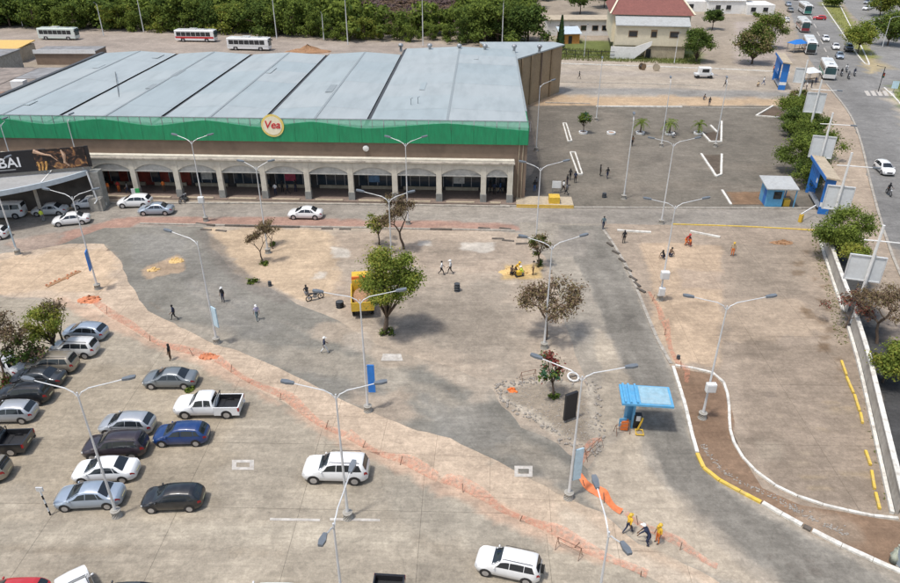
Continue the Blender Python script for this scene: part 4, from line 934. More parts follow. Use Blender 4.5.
def aim(a, b): p, q = at(*a), at(*b); return math.atan2(q[1]-p[1], q[0]-p[0])
LOT = 'cars in the near car park'
def pc(kind, paint, x, y, hd, label, **k): return car(kind, paint, at(x, y), R(hd), label, k.pop('cat', 'car'), LOT, **k)
pc('hatch', 'silverblue', 87, 337, 174, 'blue-silver hatchback, topmost of the diagonal row beside the yellow-green tree')
pc('suv', 'offwhite', 76, 354, 178, 'white small utility car between the blue-silver hatchback and the beige car', scale=.9)
pc('suv', 'beige', 54, 370, 180, 'beige utility car just below the white one in the diagonal row', scale=.93)
pc('sedan', 'white', 10, 369, 150, 'white sedan half hidden under the trees at the left edge')
pc('sedan', 'darkgrey', 40, 383, 178, 'dark grey sedan between the beige car and the black car')
pc('suv', 'black', 27, 400, 180, 'black car third from the pickup in the diagonal row', scale=.92)
pc('hatch', 'silver', 12, 418, 182, 'silver hatchback above the black pickup at the left edge')
pc('pickup', 'black', -4, 449, 183, 'black pickup with open bed at the left edge', cat='pickup')
pc('suv', 'beige', -18, 477, 183, 'brown-grey car mostly cut off by the left edge', scale=.9)
pc('sedan', 'grey', 172, 384, 180, 'grey sedan standing alone by the orange netting and a pedestrian')
pc('pickup', 'white', 210, 412, 181, 'white double cab pickup with open dark bed', cat='pickup')
pc('hatch', 'blue', 183, 440, 182, 'dark blue hatchback below the white pickup')
pc('hatch', 'silver', 129, 430, 179, 'silver hatchback above the plum black car', scale=1.02)
pc('suv', 'plum', 118, 453, 183, 'dark plum car between silver hatchback and white sedan', scale=.98)
pc('sedan', 'white', 108, 476, 183, 'white sedan behind the lamp post, between plum car and silver sedan')
pc('sedan', 'silverblue', 92, 502, 184, 'silver-blue sedan parked beside the foot of the lamp post')
pc('hatch', 'black', 175, 504, 183, 'small black hatchback right of the lamp post foot')
pc('suv', 'white', 337, 476, 178, 'large white utility car parked alone behind the double lamp post')
pc('suv', 'white', 508, 571, 165, 'white utility car with spare wheel on its tailgate near the bottom edge', scale=.86, spare=True)
pc('hatch', 'red', 16, 602, 182, 'red car showing only its roof at the bottom left corner')
pc('suv', 'white', 84, 607, 130, 'white utility car showing only its roof at the bottom edge')
pc('sedan', 'darkgrey', 127, 606, 182, 'dark grey car roof at the bottom edge beside the white roof')
pc('hatch', 'white', 267, 607, 180, 'white car roof just peeping in at the bottom edge')
pc('pickup', 'black', 384, 626, 266, 'dark pickup bed peeping in at the bottom edge', cat='pickup')
TX = 'taxis by the store entrance'
def tx(x, y, hd, paint, label, kind='sedan', **k): return car(kind, paint, at(x, y), R(hd), label, 'taxi', TX, name='taxi', **k)
tx(51, 214, 186, 'offwhite', 'white taxi in the shade of the canopy beside the marshal', scale=.98)
tx(91, 207, 187, 'white', 'white taxi at the corner pillar with its tail to the store')
tx(72.5, 223.5, 194, 'white', 'white taxi nearest the footpath below the canopy', scale=.98)
tx(136, 206, 183, 'white', 'white taxi in front of the red lit shop', kind='hatch', scale=1.08)
tx(157, 213.5, 182, 'silverblue', 'lilac silver car on the street below the white taxi')
tx(306, 217.5, 178, 'white', 'white taxi alone on the street in front of the middle arches')
car('van', 'white', at(7, 217), R(186), 'white minibus under the canopy at the left edge', 'van', TX)
car('hatch', 'white', at(-8, 238), R(186), 'white car nose at the left edge below the canopy', 'taxi', TX)
AV = 'vehicles on the avenue'
def av(kind, paint, x, y, hd, label, **k): return car(kind, paint, at(x, y), R(hd), label, 'car', AV, **k)
av('hatch', 'white', 883, 172, 262, 'white hatchback driving alone on the near stretch of the avenue', scale=1.05)
av('hatch', 'white', 825, 41, 252, 'white car left of the median, behind the green sided bus')
av('sedan', 'white', 835, 49, 250, 'white car just right of the green sided bus, upper of two')
av('sedan', 'silverblue', 839, 58, 250, 'pale blue car just right of the green sided bus, lower of two')
av('suv', 'darkgrey', 848, 51, 250, 'dark utility car beside the grassy median')
av('hatch', 'red', 819, 20, 160, 'small red car turning on the upper avenue')
av('sedan', 'grey', 790, 12, 76, 'grey car at the kerb left of the queued buses, lower one')
av('sedan', 'silverblue', 788, 6, 76, 'blue grey car at the kerb left of the queued buses, middle one')
av('sedan', 'white', 795, 0, 76, 'white car at the kerb left of the queued buses, top one')
av('hatch', 'white', 786, 22, 76, 'white car parked beside the big roadside tree')
av('sedan', 'silver', 868, 4, 215, 'silver car on the far carriageway, upper one')
av('sedan', 'white', 867, 10, 215, 'white car on the far carriageway, lower one')
av('suv', 'maroon', 884, 26, 200, 'maroon car under the dark tree at the top right')
av('sedan', 'black', 895, 22, 200, 'black car under the dark tree at the top right edge')
# ---- buses
def bus(loc, hd, label, L=11.2, W=2.5, H=3.1, body='white', skirt=None, front=None, group='buses'):
    r = empty('bus', (*loc[:2], .02), hd, label, 'bus', group)
    bd = bevel(MB().box(-L/2, L/2, -W/2, W/2, .35, H).build('body', PM[body], r), .16, 3)
    MB().box(-L/2+.5, L/2-.5, -W/2+.25, W/2-.25, H+.002, H+.1).build('roof', PM[body], r)
    MB().box(-1.6, .4, -.8, .8, H+.102, H+.34).build('roof_unit', PM['offwhite'], r); MB().box(2.6, 3.4, -.4, .4, H+.102, H+.2).build('roof_hatch', M['steel'], r)
    n = 7; w = (L-1.5)/n
    for sg in (1, -1):
        y = sg*(W/2+.012)
        for k in range(n):
            x0 = -L/2+.5+k*w; MB().box(x0+.05, x0+w-.05, min(y, y-sg*.03), max(y, y-sg*.03), 1.55, 2.62).build('window', M['glass'], r)
        if skirt: MB().box(-L/2+.2, L/2-.2, min(y, y-sg*.03), max(y, y-sg*.03), .95, 1.45).build('stripe', PM.get(skirt) or M[skirt], r)
        for tx_ in (-L*.30, L*.30):
            o = MB().tube([(tx_, sg*(W/2-.3), .5), (tx_, sg*(W/2+.02), .5)], .5, 18).build('wheel', M['rubber'], r); MB().cyl((tx_, sg*(W/2+.02), .5), (tx_, sg*(W/2+.03), .5), .28, .2, 12).build('rim', M['rim'], o)
            MB().cyl((tx_, sg*(W/2-.1), .55), (tx_, sg*(W/2+.008), .55), .62, .62, 18).build('wheel_arch', M['black'], r)
        MB().box(L/2-.02, L/2+.015, sg*.85-.2, sg*.85+.2, .75, .95).build('headlight', M['lens'], r)
        MB().box(-L/2-.015, -L/2+.02, sg*1.0-.12, sg*1.0+.12, .9, 1.3).build('tail_light', M['taillens'], r)
        MB().bar((L/2-.05, sg*(W/2+.02), 2.5), (L/2+.3, sg*(W/2+.22), 2.3), .08, .3).build('mirror', M['black'], r)
    MB().box(L/2-.02, L/2+.02, -W/2+.16, W/2-.16, 1.2, 2.65).build('windscreen', M['busglass'], r)
    MB().box(L/2-.02, L/2+.025, -W/2+.4, W/2-.4, 2.7, 2.95).build('destination_board', M['black'], r)
    if front: MB().box(L/2-.02, L/2+.022, -W/2+.16, W/2-.16, .5, 1.3).build('front_panel', PM.get(front) or M[front], r)
    MB().box(-L/2-.02, -L/2+.02, -W/2+.25, W/2-.25, 1.7, 2.6).build('rear_window', M['glass'], r)
    return r
M['busglass'] = mat('bus_windscreen', (.03, .07, .075), .08, var=.2, scale=.7)
M['seagreen'] = mat('bus_green', (.05, .22, .17), .35, var=.05)
BT = 'buses in the terminal yard'
b0 = at(60, 39.5); bus(b0, R(-4), 'white bus with pale green side, leftmost in the bus yard', 10.8, group=BT, body='palegreen', skirt='offwhite')
bus(at(197, 41.5), R(-5), 'white and red bus, middle of the bus yard', 11.2, group=BT, skirt='red')
bus(at(250, 50), R(-6), 'white bus behind the store roof, rightmost in the bus yard', 11.2, group=BT, skirt='offwhite')
hd = aim((815, 50), (829, 76))
bus(at(826, 76), hd, 'white bus with green side at the junction, nearest of the queue', 9.6, group=AV, skirt='seagreen', front='offwhite')
bus(at(808, 51), hd, 'white bus with dark red side, second in the queue', 11.5, group=AV, skirt='maroon', front='black')
bus(at(802, 30), hd + R(3), 'bus with pale roof and maroon front, third in the queue', 11, group=AV, body='offwhite', skirt='maroon', front='maroon')
bus(at(804, 13), hd + R(6), 'white bus at the top of the queue', 11, group=AV, skirt='offwhite', front='seagreen')
# ---- motorcycles
M['moto'] = mat('motorcycle_paint', (.03, .03, .035), .3)
def motorcycle(loc, hd, label, paint='moto', group=None):
    r = empty('motorcycle', (*loc[:2], .02), hd, label, 'motorcycle', group)
    for x in (-.62, .66):
        b = MB(); n = 16
        pts_ = [(x+.30*math.cos(2*math.pi*k/n), 0, .31+.30*math.sin(2*math.pi*k/n)) for k in range(n+1)]
        o = b.tube(pts_, .055, 6, caps=False).build('wheel', M['rubber'], r); MB().cyl((x, -.04, .31), (x, .04, .31), .12, .12, 10).build('hub', M['rim'], o)
    MB().tube([(-.62,0,.31),(-.2,0,.42),(.2,0,.42),(.45,0,.82)], .05, 6).build('frame', M['steel'], r)
    MB().ball((.12,0,.78), .24, 10, 6, z=(1.1,.6,.6)).build('fuel_tank', M[paint], r)
    MB().ball((-.4,0,.80), .3, 10, 6, z=(1.25,.45,.25)).build('seat', M['black'], r)
    MB().box(-.12,.22,-.14,.14,.3,.62).build('engine', M['steel'], r)
    b = MB()
    for sg in (1,-1): b.tube([(.66,sg*.08,.31),(.46,sg*.08,.9)], .025, 6)
    b.build('fork', M['steel'], r); MB().tube([(.36,-.36,1.02),(.46,-.1,.98),(.46,.1,.98),(.36,.36,1.02)], .02, 6).build('handlebar', M['black'], r)
    MB().ball((.58,0,.86), .1, 8, 5).build('headlight', M['lens'], r); MB().tube([(-.1,.16,.3),(-.7,.18,.36)], .045, 6).build('exhaust', M['rim'], r)
    return r
# ================================================================== STREET LAMPS
M['signblue'] = mat('sign_blue', (.015, .17, .55), .45, var=.1, dirt=(.1, .3, .6), dirt_amt=.3); M['signpale'] = mat('sign_pale_blue', (.45, .60, .68), .45, var=.12)
def lamp_post(px, py, label, arms=((0, 2.75), (180, 2.75)), sign=None, h=10.3, fork=True, plinth=True, rise=.55, group='double-arm lamps', loc=None, r0=.078, extra=None):
    X, Y = loc if loc else at(px, py); r = empty('street_lamp', (X, Y, .01), 0, label, 'street lamp', group)
    if plinth:
        o = MB().tube([(0,0,0),(0,0,.55),(0,0,.62)], [.36,.34,.2], 12).build('footing', M['concrete'], r)
    MB().tube([(0,0,.3),(0,0,h*.5),(0,0,h)], [r0+.03,r0,r0*.62], 10).build('pole', M['lamp_white'], r)
    for a, ln in arms:
        c, s = math.cos(R(a)), math.sin(R(a))
        P = [(0,0,h-.35),(c*.25,s*.25,h-.02),(c*.7,s*.7,h+.22),(c*ln,s*ln,h+rise)]
        o = MB().tube(P, [.045,.042,.04,.034], 8).build('arm', M['lamp_white'], r)
        e = Vector((c*ln,s*ln,h+rise)); d = Vector((c,s,.12))
        hd = MB(); q = Vector((-s,c,0))
        v = [e-.1*d+q*.09, e-.1*d-q*.09, e+.36*d-q*.17, e+.68*d-q*.11, e+.68*d+q*.11, e+.36*d+q*.17]
        up = Vector((0,0,.09)); hd.add([p-up*.6 for p in v]+[p+up for p in v], [(5,4,3,2,1,0),(6,7,8,9,10,11)]+[(i,(i+1)%6,6+(i+1)%6,6+i) for i in range(6)])
        hd.build('lamp_head', M['lamp_head'], o)
    if sign:
        cm, z0, z1, w, a = sign; c, s = math.cos(R(a)), math.sin(R(a))
        b = MB(); b.bar((c*.16, s*.16, (z0+z1)/2), (c*(.16+w), s*(.16+w), (z0+z1)/2), .1, z1-z0); o = b.build('banner', M[cm], r)
        b = MB()
        for z in (z0+.02, z1-.02): b.tube([(0,0,z),(c*(.2+w),s*(.2+w),z)], .025, 6)
        b.build('bracket', M['steel'], r)
    return r
A2 = ((8, 2.75), (176, 2.75))
lamp_post(117.2, 516, 'double-arm lamp standing between silver-blue sedan and black hatchback', ((12, 2.75), (170, 2.75)))
lamp_post(368, 411, 'double-arm lamp with bright blue box banner beside the grey access road', A2, ('signblue', 1.9, 4.5, .55, 0))
lamp_post(98, 289, 'double-arm lamp with bright blue banner on the sandy path below the taxis', ((14, 2.0), (168, 2.4)), ('signblue', 2.6, 4.7, .85, -75))
lamp_post(217, 343, 'single-arm lamp with pale blue sign near the three pedestrians on the access road', ((160, 2.6),), ('signpale', 2.0, 4.0, .7, -40))
lamp_post(568.4, 498, 'double-arm lamp with white and teal banner at the tip of the stony island', ((4, 2.7), (155, 2.7)), ('signpale', 1.6, 4.3, .6, 20))
lamp_post(702, 418, 'double-arm lamp with small white box standing in the dirt island', ((7, 2.9), (172, 2.5)))
lamp_post(659.5, 300, 'double-arm lamp with white box and red striped foot on the paved yard', ((10, 2.7), (172, 2.4)))
lamp_post(544, 348, 'double-arm lamp rising through the bare tree on the plaza', ((18, 2.6), (165, 2.2)))
lamp_post(535, 254, 'double-arm lamp by the small dry tree at the plaza top right corner', ((14, 2.6), (170, 1.7)))
lamp_post(393, 292, 'double-arm lamp half hidden behind the big green tree', ((12, 1.9), (166, 2.6)))
lamp_post(408, 224, 'double-arm lamp in front of the store beside the bare plaza tree', ((22, 2.1), (158, 2.0)))
lamp_post(206, 221, 'double-arm lamp with small white box in front of the left arches', ((20, 2.0), (160, 2.0)))
lamp_post(268, 253, 'double-arm lamp between the two small bare trees on the plaza', ((15, 1.4), (168, 1.4)))
lamp_post(18, 254, 'lamp with pale sign standing left of the sandy path', ((60, 2.0), (200, 2.2)), ('signpale', 1.2, 3.6, .7, -60))
lamp_post(87, 194, 'lamp post rising behind the billboard in front of the green parapet', ((60, .5),), plinth=False)
lamp_post(0, 0, 'lamp post at the far left behind the billboard', ((60, .5),), plinth=False, loc=(-57.5, 88.9+.0))
lamp_post(348, 518, 'double-arm lamp right behind the large white utility car', ((8, 2.4), (172, 2.6)))
lamp_post(0, 0, 'tall double-arm lamp at the bottom edge with arms front to back', ((80, 2.9), (262, 1.2)), loc=(-5.5, 23.5))
lamp_post(0, 0, 'double-arm lamp at the bottom right near the three workers', ((95, 2.3), (285, 1.2)), loc=(7.4, 23.0))
lamp_post(661, 224, 'double-arm lamp between paved yard and upper car park', ((9, 2.6), (172, 2.4)))
lamp_post(623.5, 199, 'single pole lamp with rusty foot at the edge of the upper car park', ((80, .6),), h=10.8)
lamp_post(536, 151, 'lamp beside the brown rear wing of the store', ((30, 2.2),))
lamp_post(661, 147, 'lamp in the middle of the upper car park behind the small palms', ((80, .8),))
lamp_post(596, 121, 'lamp at the far edge of the upper car park near the back street', ((80, .8),))
lamp_post(715, 147, 'lamp rising from the white kerbed wedge in the upper car park', ((80, .8),))
TL = 'tall poles along the bus yard'
for i, (x, yb, yt) in enumerate(((23,27,-3),(73,22,4),(82,28,-3),(104,37,6),(144,33,-4),(277,40,-4),(324,41,16),(348,46,-2),(423,47,4),(502,47,8))):
    X, Y = at(x, yb); h = max(6.5, min(13.5, (yb-yt)/3.55))
    lamp_post(0, 0, ('tall yard pole left of the leftmost bus','short yard pole behind the leftmost bus, left one','tall yard pole at the nose of the leftmost bus','thin yard pole between the leftmost bus and the next tall pole','tall yard pole midway between the leftmost and the red bus','tall yard pole right of the rightmost bus','short yard pole among bushes right of the rightmost bus','tall yard pole left of the brown clearing','tall yard pole behind the store roof below the brown clearing','yard pole against the dark trees behind the store wing')[i], ((-90, .8),), None, h, plinth=False, loc=(X, Y), group=TL, r0=.13)
for x, y, h in ((584,58,7.6),(673,64,6.4),(599,127,6.0),(724,142,7),(672,64,5)):
    pass
lamp_post(584, 58, 'pale pole in front of the orange hut', ((-90, .7),), None, 7.5, plinth=False, group=None); lamp_post(674, 64.5, 'pale pole in front of the cream house', ((-90, .7),), None, 6.8, plinth=False, group=None)
# boxes fixed low on lamps
def lamp_box(px, py, z, label, cmat='white', s=(.55,.4,.7)):
    X, Y = at(px, py); o = empty('meter_box', (X, Y, 0), 0, label, 'box')
    bevel(MB().box(-s[0]/2, s[0]/2, -.15-s[1], -.15, z, z+s[2]).build('cabinet', M[cmat], o), .03); MB().box(-s[0]/2+.06, s[0]/2-.06, -.17-s[1], -.152-s[1], z+.08, z+s[2]-.1).build('lid', M['lamp_white'], o)
lamp_box(702, 418, 2.9, 'white box strapped to the lamp in the dirt island', s=(.75,.4,.75)); lamp_box(659.5, 300, 2.7, 'white box high on the paved yard lamp', s=(.8,.5,.8)); lamp_box(659.5, 300, .7, 'red and white striped panel low on the paved yard lamp', s=(.6,.3,.9)); lamp_box(206, 221, 2.6, 'white box on the lamp before the left arches', s=(.7,.4,.8))

# ================================================================== roadside banner posts on the right
def banner_post(top, label, arm=True, panel=(3.1, 5.6), w=2.6, h=10.3, left=.5):
    X, Y = at(*top, h); r = empty('banner_post', (X, Y, .02), R(-18), label, 'banner post', 'white banner posts along the avenue')
    MB().tube([(0,0,0),(0,0,h*.5),(0,0,h)], [.17,.15,.13], 10).build('pole', M['white'], r)
    if arm:
        o = MB().tube([(-1.2,0,h-1.6),(0,0,h-1.55),(2.6,0,h-1.5)], [.05,.07,.05], 8).build('arm', M['white'], r); MB().box(2.5,3.3,-.14,.14,h-1.58,h-1.42).build('lamp_head', M['lamp_head'], o)
    z0, z1 = panel; o = MB().box(-w*left, w*(1-left), .22, .34, z0, z1).build('panel', M['panelwhite'], r)
    b = MB()
    for x in (-w*left+.05, w*(1-left)-.05): b.box(x-.05, x+.05, .14, .215, z0, z1)
    for z in (z0+.05, z1-.05): b.box(-w*left+.101, w*(1-left)-.101, .14, .215, z-.05, z+.05)
    b.build('panel_frame', M['lamp_white'], o)
    MB().tube([(.18,.1,.1),(.18,.1,z1+.2)], .05, 6).build('conduit', M['lamp_white'], r)
M['panelwhite'] = mat('panel_back', (.62,.64,.64), .5, var=.06, dirt=(.45,.45,.44), dirt_amt=.4)
banner_post((822, 80), 'white banner post with square panel among the upper avenue trees', True, (5.0, 8.2), 2.9, left=.55)
banner_post((833, 113), 'white banner post with square panel just above the blue shelter', True, (3.9, 7.0), 3.0, left=.55)
banner_post((852, 153), 'white banner post with panel right of the blue shelter', True, (3.2, 6.2), 3.0, left=.5)
banner_post((884, 225.5), 'white banner post with panel above the bare tree, nearest the camera', True, (4.5, 7.1), 3.1, left=.6)
banner_post((808, 60), 'white banner post beside the far blue bus shelter', False, (6.2, 8.8), 1.8, left=.9)
# ================================================================== shelters and kiosks
def tall_shelter(px, py, rz, label, L=7.0, h=5.6, W=2.2):
    X, Y = at(px, py); r = empty('bus_shelter', (X, Y, .02), rz, label, 'bus shelter', 'tall blue bus shelters')
    for y in (0, L): MB().box(-W*.35, W*.35, y-.15, y+.15, 0, h).build('end_frame', M['blue'], r)
    for k_ in range(5): MB().box(-W*.37, -W*.37+.08, L*.42+k_*L*.11, L*.42+k_*L*.11+L*.09, 2.3, h-.3).build('side_panel', M['blue'], r)
    MB().box(-W*.37, -W*.37+.06, .16, L-.16, h-.32, h-.1).build('side_beam', M['blue'], r); MB().box(-W*.36, W*.36, -.16, -.152, 1.0, 1.6).build('white_band', M['white'], r)
    bevel(MB().add([(-W*.5,-.7,h+.1),(W*.5,-.7,h-.1),(W*.5,L+.7,h-.1),(-W*.5,L+.7,h+.1),(-W*.5,-.7,h+.35),(W*.5,-.7,h+.15),(W*.5,L+.7,h+.15),(-W*.5,L+.7,h+.35)], [(3,2,1,0),(4,5,6,7),(0,1,5,4),(1,2,6,5),(2,3,7,6),(3,0,4,7)]).build('roof', M['tan'], r), .03)
    MB().box(-W*.5-.06, -W*.5-.005, -.7, L+.7, h-.15, h+.3).build('roof_edge', M['blue'], r)
    MB().box(-W*.3, W*.1, 1, L-1, .4, .48).build('bench', M['steel'], r)
    b = MB()
    for y in (1.2, L-1.2): b.box(-.1, 0, y-.05, y+.05, 0, .39)
    b.build('bench_leg', M['steel'], r)
    MB().box(-W*.375-.02, -W*.375-.005, L*.43, L*.5, 2.9, 3.5).build('notice', M['white'], r)
    return r
tall_shelter(822, 214, R(-13), 'tall blue shelter with long tan roof above the big green tree', 7.6, 4.8, 1.7)
tall_shelter(781, 90, R(-15), 'tall blue shelter with tan roof by the back street junction', 9.5, 5.4, 1.9)
X, Y = at(778, 207)
k = empty('guard_kiosk', (X, Y, .02), R(-4), 'blue kiosk with white sloping roof at the car park gate', 'kiosk')
MB().box(-1.7, .4, 0, 2.6, 0, 2.5).build('wall', M['skyblue'], k); M['kiosk_roof'] = mat('kiosk_roof_sheet', (.40,.41,.40), .55, var=.1, dirt=(.28,.27,.25), dirt_amt=.6)
MB().add([(-2.1,-.5,2.52),(2.0,-.5,2.52),(2.0,3.2,3.0),(-2.1,3.2,3.0),(-2.1,-.5,2.66),(2.0,-.5,2.66),(2.0,3.2,3.14),(-2.1,3.2,3.14)], [(3,2,1,0),(4,5,6,7),(0,1,5,4),(1,2,6,5),(2,3,7,6),(3,0,4,7)]).build('roof', M['kiosk_roof'], k)
o = MB().box(-.9, .1, -.05, -.002, 1.1, 2.1).build('window', M['black'], k); MB().box(-.8, 0, -.08, -.051, 1.2, 2.0).build('pane', M['glass'], o)
MB().box(-1.72, -1.7, .4, 1.3, .05, 2.1).build('door', M['blue'], k)
for x, y in ((1.8, -.3), (1.8, 2.9)): MB().box(x-.06, x+.06, y-.06, y+.06, 0, 2.6).build('roof_post', M['skyblue'], k)
MB().box(.7, 1.5, .2, 1.0, 0, .9).build('counter', M['yellow'], k)
b = empty('boom_gate', at(800, 222)+(.02,), R(38), 'white barrier arm and stand beside the kiosk', 'barrier'); MB().box(-.2, .2, -.2, .2, 0, 1.0).build('stand', M['yellow'], b); MB().bar((-.2,0,1.1),(3.2,0,1.4),.1,.14).build('arm', M['white'], b)
X, Y = at(636, 428)
s = empty('ticket_shelter', (X, Y, .02), R(-6), 'sky blue ticket shelter with flat canopy on the service road', 'shelter')
for x in (-.95, -.35): MB().box(x-.09, x+.09, -.09, .09, 0, 2.75).build('post', M['skyblue'], s)
MB().box(-.95, -.35, .5, .62, .3, 2.6).build('back_panel', M['skyblue'], s)
fr = MB().box(-1.5, 2.3, -.9, 1.5, 2.8, 2.98).build('canopy', M['skyblue'], s); MB().box(-.1, 2.1, -.75, 1.35, 2.982, 3.03).build('canopy_sheet', mat('faded_canopy_blue', (.26,.42,.50), .5, var=.15, dirt=(.36,.42,.44), dirt_amt=.5), fr)
for x in (-1.25, -.85, -.35): MB().box(x-.07, x+.07, -.85, 1.45, 2.985, 3.16).build('canopy_rib', M['skyblue'], fr)
MB().box(-.30, .3, -.1, .3, .1, 1.3).build('machine', M['black'], s); MB().box(-.12, .2, -.16, -.101, .8, 1.25).build('screen', M['white'], s)
MB().tube([(.05,-.3,.05),(.25,-.35,.9),(.32,-.3,1.25)], .08, 8).build('barrier_post', M['yellow'], s); o = MB().tube([(-.1,-.9,.1),(.45,-.9,.1),(.45,-.3,.1),(-.1,-.3,.1),(-.1,-.9,.1)], .07, 6).build('yellow_guard', M['yellow'], s)
MB().box(-1.25, -.7, -.45, -.1, .05, .9).build('red_crate', M['orange'], s)
sb = empty('road_sign_board', at(621.5, 430)+(.02,), R(10), 'small sky blue board standing by the ticket shelter', 'sign'); MB().box(-.3, .3, -.03, .03, .45, 1.15).build('board', M['skyblue'], sb); MB().box(-.25,-.19,-.02,.02,0,.45).build('leg', M['steel'], sb); MB().box(.19,.25,-.02,.02,0,.45).build('leg', M['steel'], sb); MB().box(-.2, .2, -.04, -.031, .7, .8).build('white_bar', M['white'], sb)
sg = empty('black_sign_board', at(569, 421)+(.02,), R(28), 'tall black sign board standing on the stony island', 'sign'); bevel(MB().box(-.55, .55, -.12, .12, .25, 2.75).build('panel', M['black'], sg), .03)
for x in (-.4, .4): MB().box(x-.05, x+.05, -.05, .05, 0, .25).build('foot', M['steel'], sg)
sp = empty('striped_post', at(50.5, 515)+(.02,), 0, 'black and white striped post left of the silver-blue sedan', 'post')
for k in range(6): MB().cyl((-.012*k,0,k*.36), (-.012*(k+1),0,(k+1)*.36-.002), .06, .06, 8).build('band', M['black' if k % 2 == 0 else 'white'], sp)
MB().box(-.28, .16, -.04, .04, 2.17, 2.5).build('plate', M['lamp_white'], sp)
# ================================================================== boundary wall on the right
M['wallface'] = mat('weathered_wall_face', (.44,.41,.36), .9, var=.15, dirt=(.24,.21,.18), dirt_amt=.7, dscale=.7)
cb_ = empty('utility_cabinet', at(906, 566)+(.02,), R(12), 'blue-grey utility cabinet cut off by the right edge', 'cabinet'); bevel(MB().box(-.6, .6, -.4, .4, .1, 2.3).build('cabinet_body', mat('cabinet_grey', (.26,.30,.33), .5, var=.12), cb_), .03); MB().box(-.65, .65, -.45, .45, 0, .1).build('base', M['concrete'], cb_); MB().box(-.5, -.02, -.42, -.401, .3, 2.1).build('door', M['steel'], cb_)
sk = empty('pale_sack', at(894.5, 562)+(.0,), R(0), 'pale green-grey sack leaning at the right edge by the cabinet', 'sack'); MB().tube([(0,0,.02),(.0,.05,.5),(.05,.1,.95),(.02,.12,1.15)], [.34,.36,.26,.12], 12).build('bag', mat('sack_cloth', (.34,.36,.29), .9, var=.25, scale=6), sk, True); MB().tube([(.02,.12,1.12),(.06,.14,1.3)], [.06,.14], 8).build('neck', mat('sack_neck', (.4,.4,.33), .9), sk)
wl = pts([(822,241),(832,272),(842,301),(846,312)]); wl2 = pts([(851,328),(862,366),(874,418),(884,462),(896,514)])
for i, P in enumerate((wl, wl2)):
    P = smooth(P, 4, False); r = empty('boundary_wall', (*P[0], 0), 0, ('upper piece of the white boundary wall, above the gap', 'long lower piece of the white boundary wall at the right')[i], 'wall', 'white boundary walls')
    for a, b_ in zip(P[:-1], P[1:]):
        a = (a[0]-P[0][0], a[1]-P[0][1]); b_ = (b_[0]-P[0][0], b_[1]-P[0][1])
        MB().bar((*a, .8), (*b_, .8), .2, 1.6).build('wall_panel', M['wallface'], r); MB().bar((*a, 1.66), (*b_, 1.66), .36, .12).build('coping', M['kerb_white'], r); MB().bar((a[0]-.3, a[1], .12), (b_[0]-.3, b_[1], .12), .25, .24).build('base_kerb', M['kerb_white'], r)
        pass
# yellow line of bollard bars beside the wall
for i, (a, b_) in enumerate((((841,362),(846,376)),((846,378),(853,394)),((854,396),(859,412)),((860,414),(862,424)),((865,452),(870,466)),((871,472),(874,490)),((875,494),(879,510)))):
    A, B = at(*a), at(*b_); r = empty('yellow_rail', (*A, .02), math.atan2(B[1]-A[1], B[0]-A[0]), nth(i) + ' low yellow rail from the top in the line beside the boundary wall', 'rail', 'yellow rails beside the boundary wall'); l = math.dist(A, B)
    MB().box(0, l, -.09, .09, .02, .2).build('rail', M['kerb_yellow'], r)
# ================================================================== orange safety netting
m = bpy.data.materials.new('orange_net'); m.use_nodes = True; nt = m.node_tree; N = nt.nodes; L = nt.links
bs = N['Principled BSDF']; bs.inputs['Base Color'].default_value = (.62, .26, .16, 1); bs.inputs['Roughness'].default_value = .6
nz = N.new('ShaderNodeTexNoise'); nz.inputs['Scale'].default_value = 4.5; nz.inputs['Detail'].default_value = 6; tc = N.new('ShaderNodeTexCoord'); L.new(tc.outputs['Object'], nz.inputs['Vector'])
mr = N.new('ShaderNodeMapRange'); mr.inputs[1].default_value = .35; mr.inputs[2].default_value = .7; mr.inputs[3].default_value = .06; mr.inputs[4].default_value = .55; L.new(nz.outputs[0], mr.inputs[0]); L.new(mr.outputs[0], bs.inputs['Alpha']); M['net'] = m
def netting(l, label, w=.9, lean=(4, 42), posts=True, solid=None):
    P = smooth(pts(l), 8, False); o0 = P[0]; r = empty('safety_netting', (*o0, 0), 0, label, 'netting', 'orange safety netting'); v = []; f = []; Q = []
    for a, b_ in zip(P[:-1], P[1:]):
        d = math.dist(a, b_); k = max(1, int(d/.5)); Q += [(a[0]+(b_[0]-a[0])*t/k, a[1]+(b_[1]-a[1])*t/k) for t in range(k)]
    ph = random.random()*9; arc_ = 0
    for i, p in enumerate(Q):
        q = Q[min(i+1, len(Q)-1)]; pr = Q[max(i-1, 0)]; d = Vector((q[0]-pr[0], q[1]-pr[1], 0)).normalized(); n = Vector((-d.y, d.x, 0))
        t = .5+.5*math.sin(i*.23+ph+1.5*math.sin(i*.07)); a = R(lean[0]+(lean[1]-lean[0])*t*t); ww = w*(.75+.25*math.sin(i*.31+ph*2))
        base = Vector((p[0]-o0[0], p[1]-o0[1], .05))+n*.12*math.sin(i*.4+ph)
        for k in range(4):
            u = k/3; v.append(base+n*ww*u*math.cos(a)+Vector((0,0,ww*u*math.sin(a)+.03*math.sin(i*.9+k*2))))
        if i: f += [((i-1)*4+k, i*4+k, i*4+k+1, (i-1)*4+k+1) for k in range(3)]
    MB().add(v, f).build('net', solid or M['net'], r, True)
    if posts:
        for i in range(5, len(Q), 11):
            p = Vector((Q[i][0]-o0[0], Q[i][1]-o0[1], 0)); MB().tube([p, p+Vector((random.uniform(-.3,.3), random.uniform(-.3,.3), .75))], .03, 6).build('stake', M['rust'], r)
    return r
netting([(92,303),(118,322),(150,341),(180,352),(212,362)], 'orange netting lying along the path behind the diagonal row of cars')
netting([(212,362),(245,380),(280,400),(312,421),(345,440)], 'orange netting lying along the path below the pale blue lamp sign')
netting([(345,440),(375,453),(400,465),(440,483)], 'orange netting lying along the path above the large white utility car')
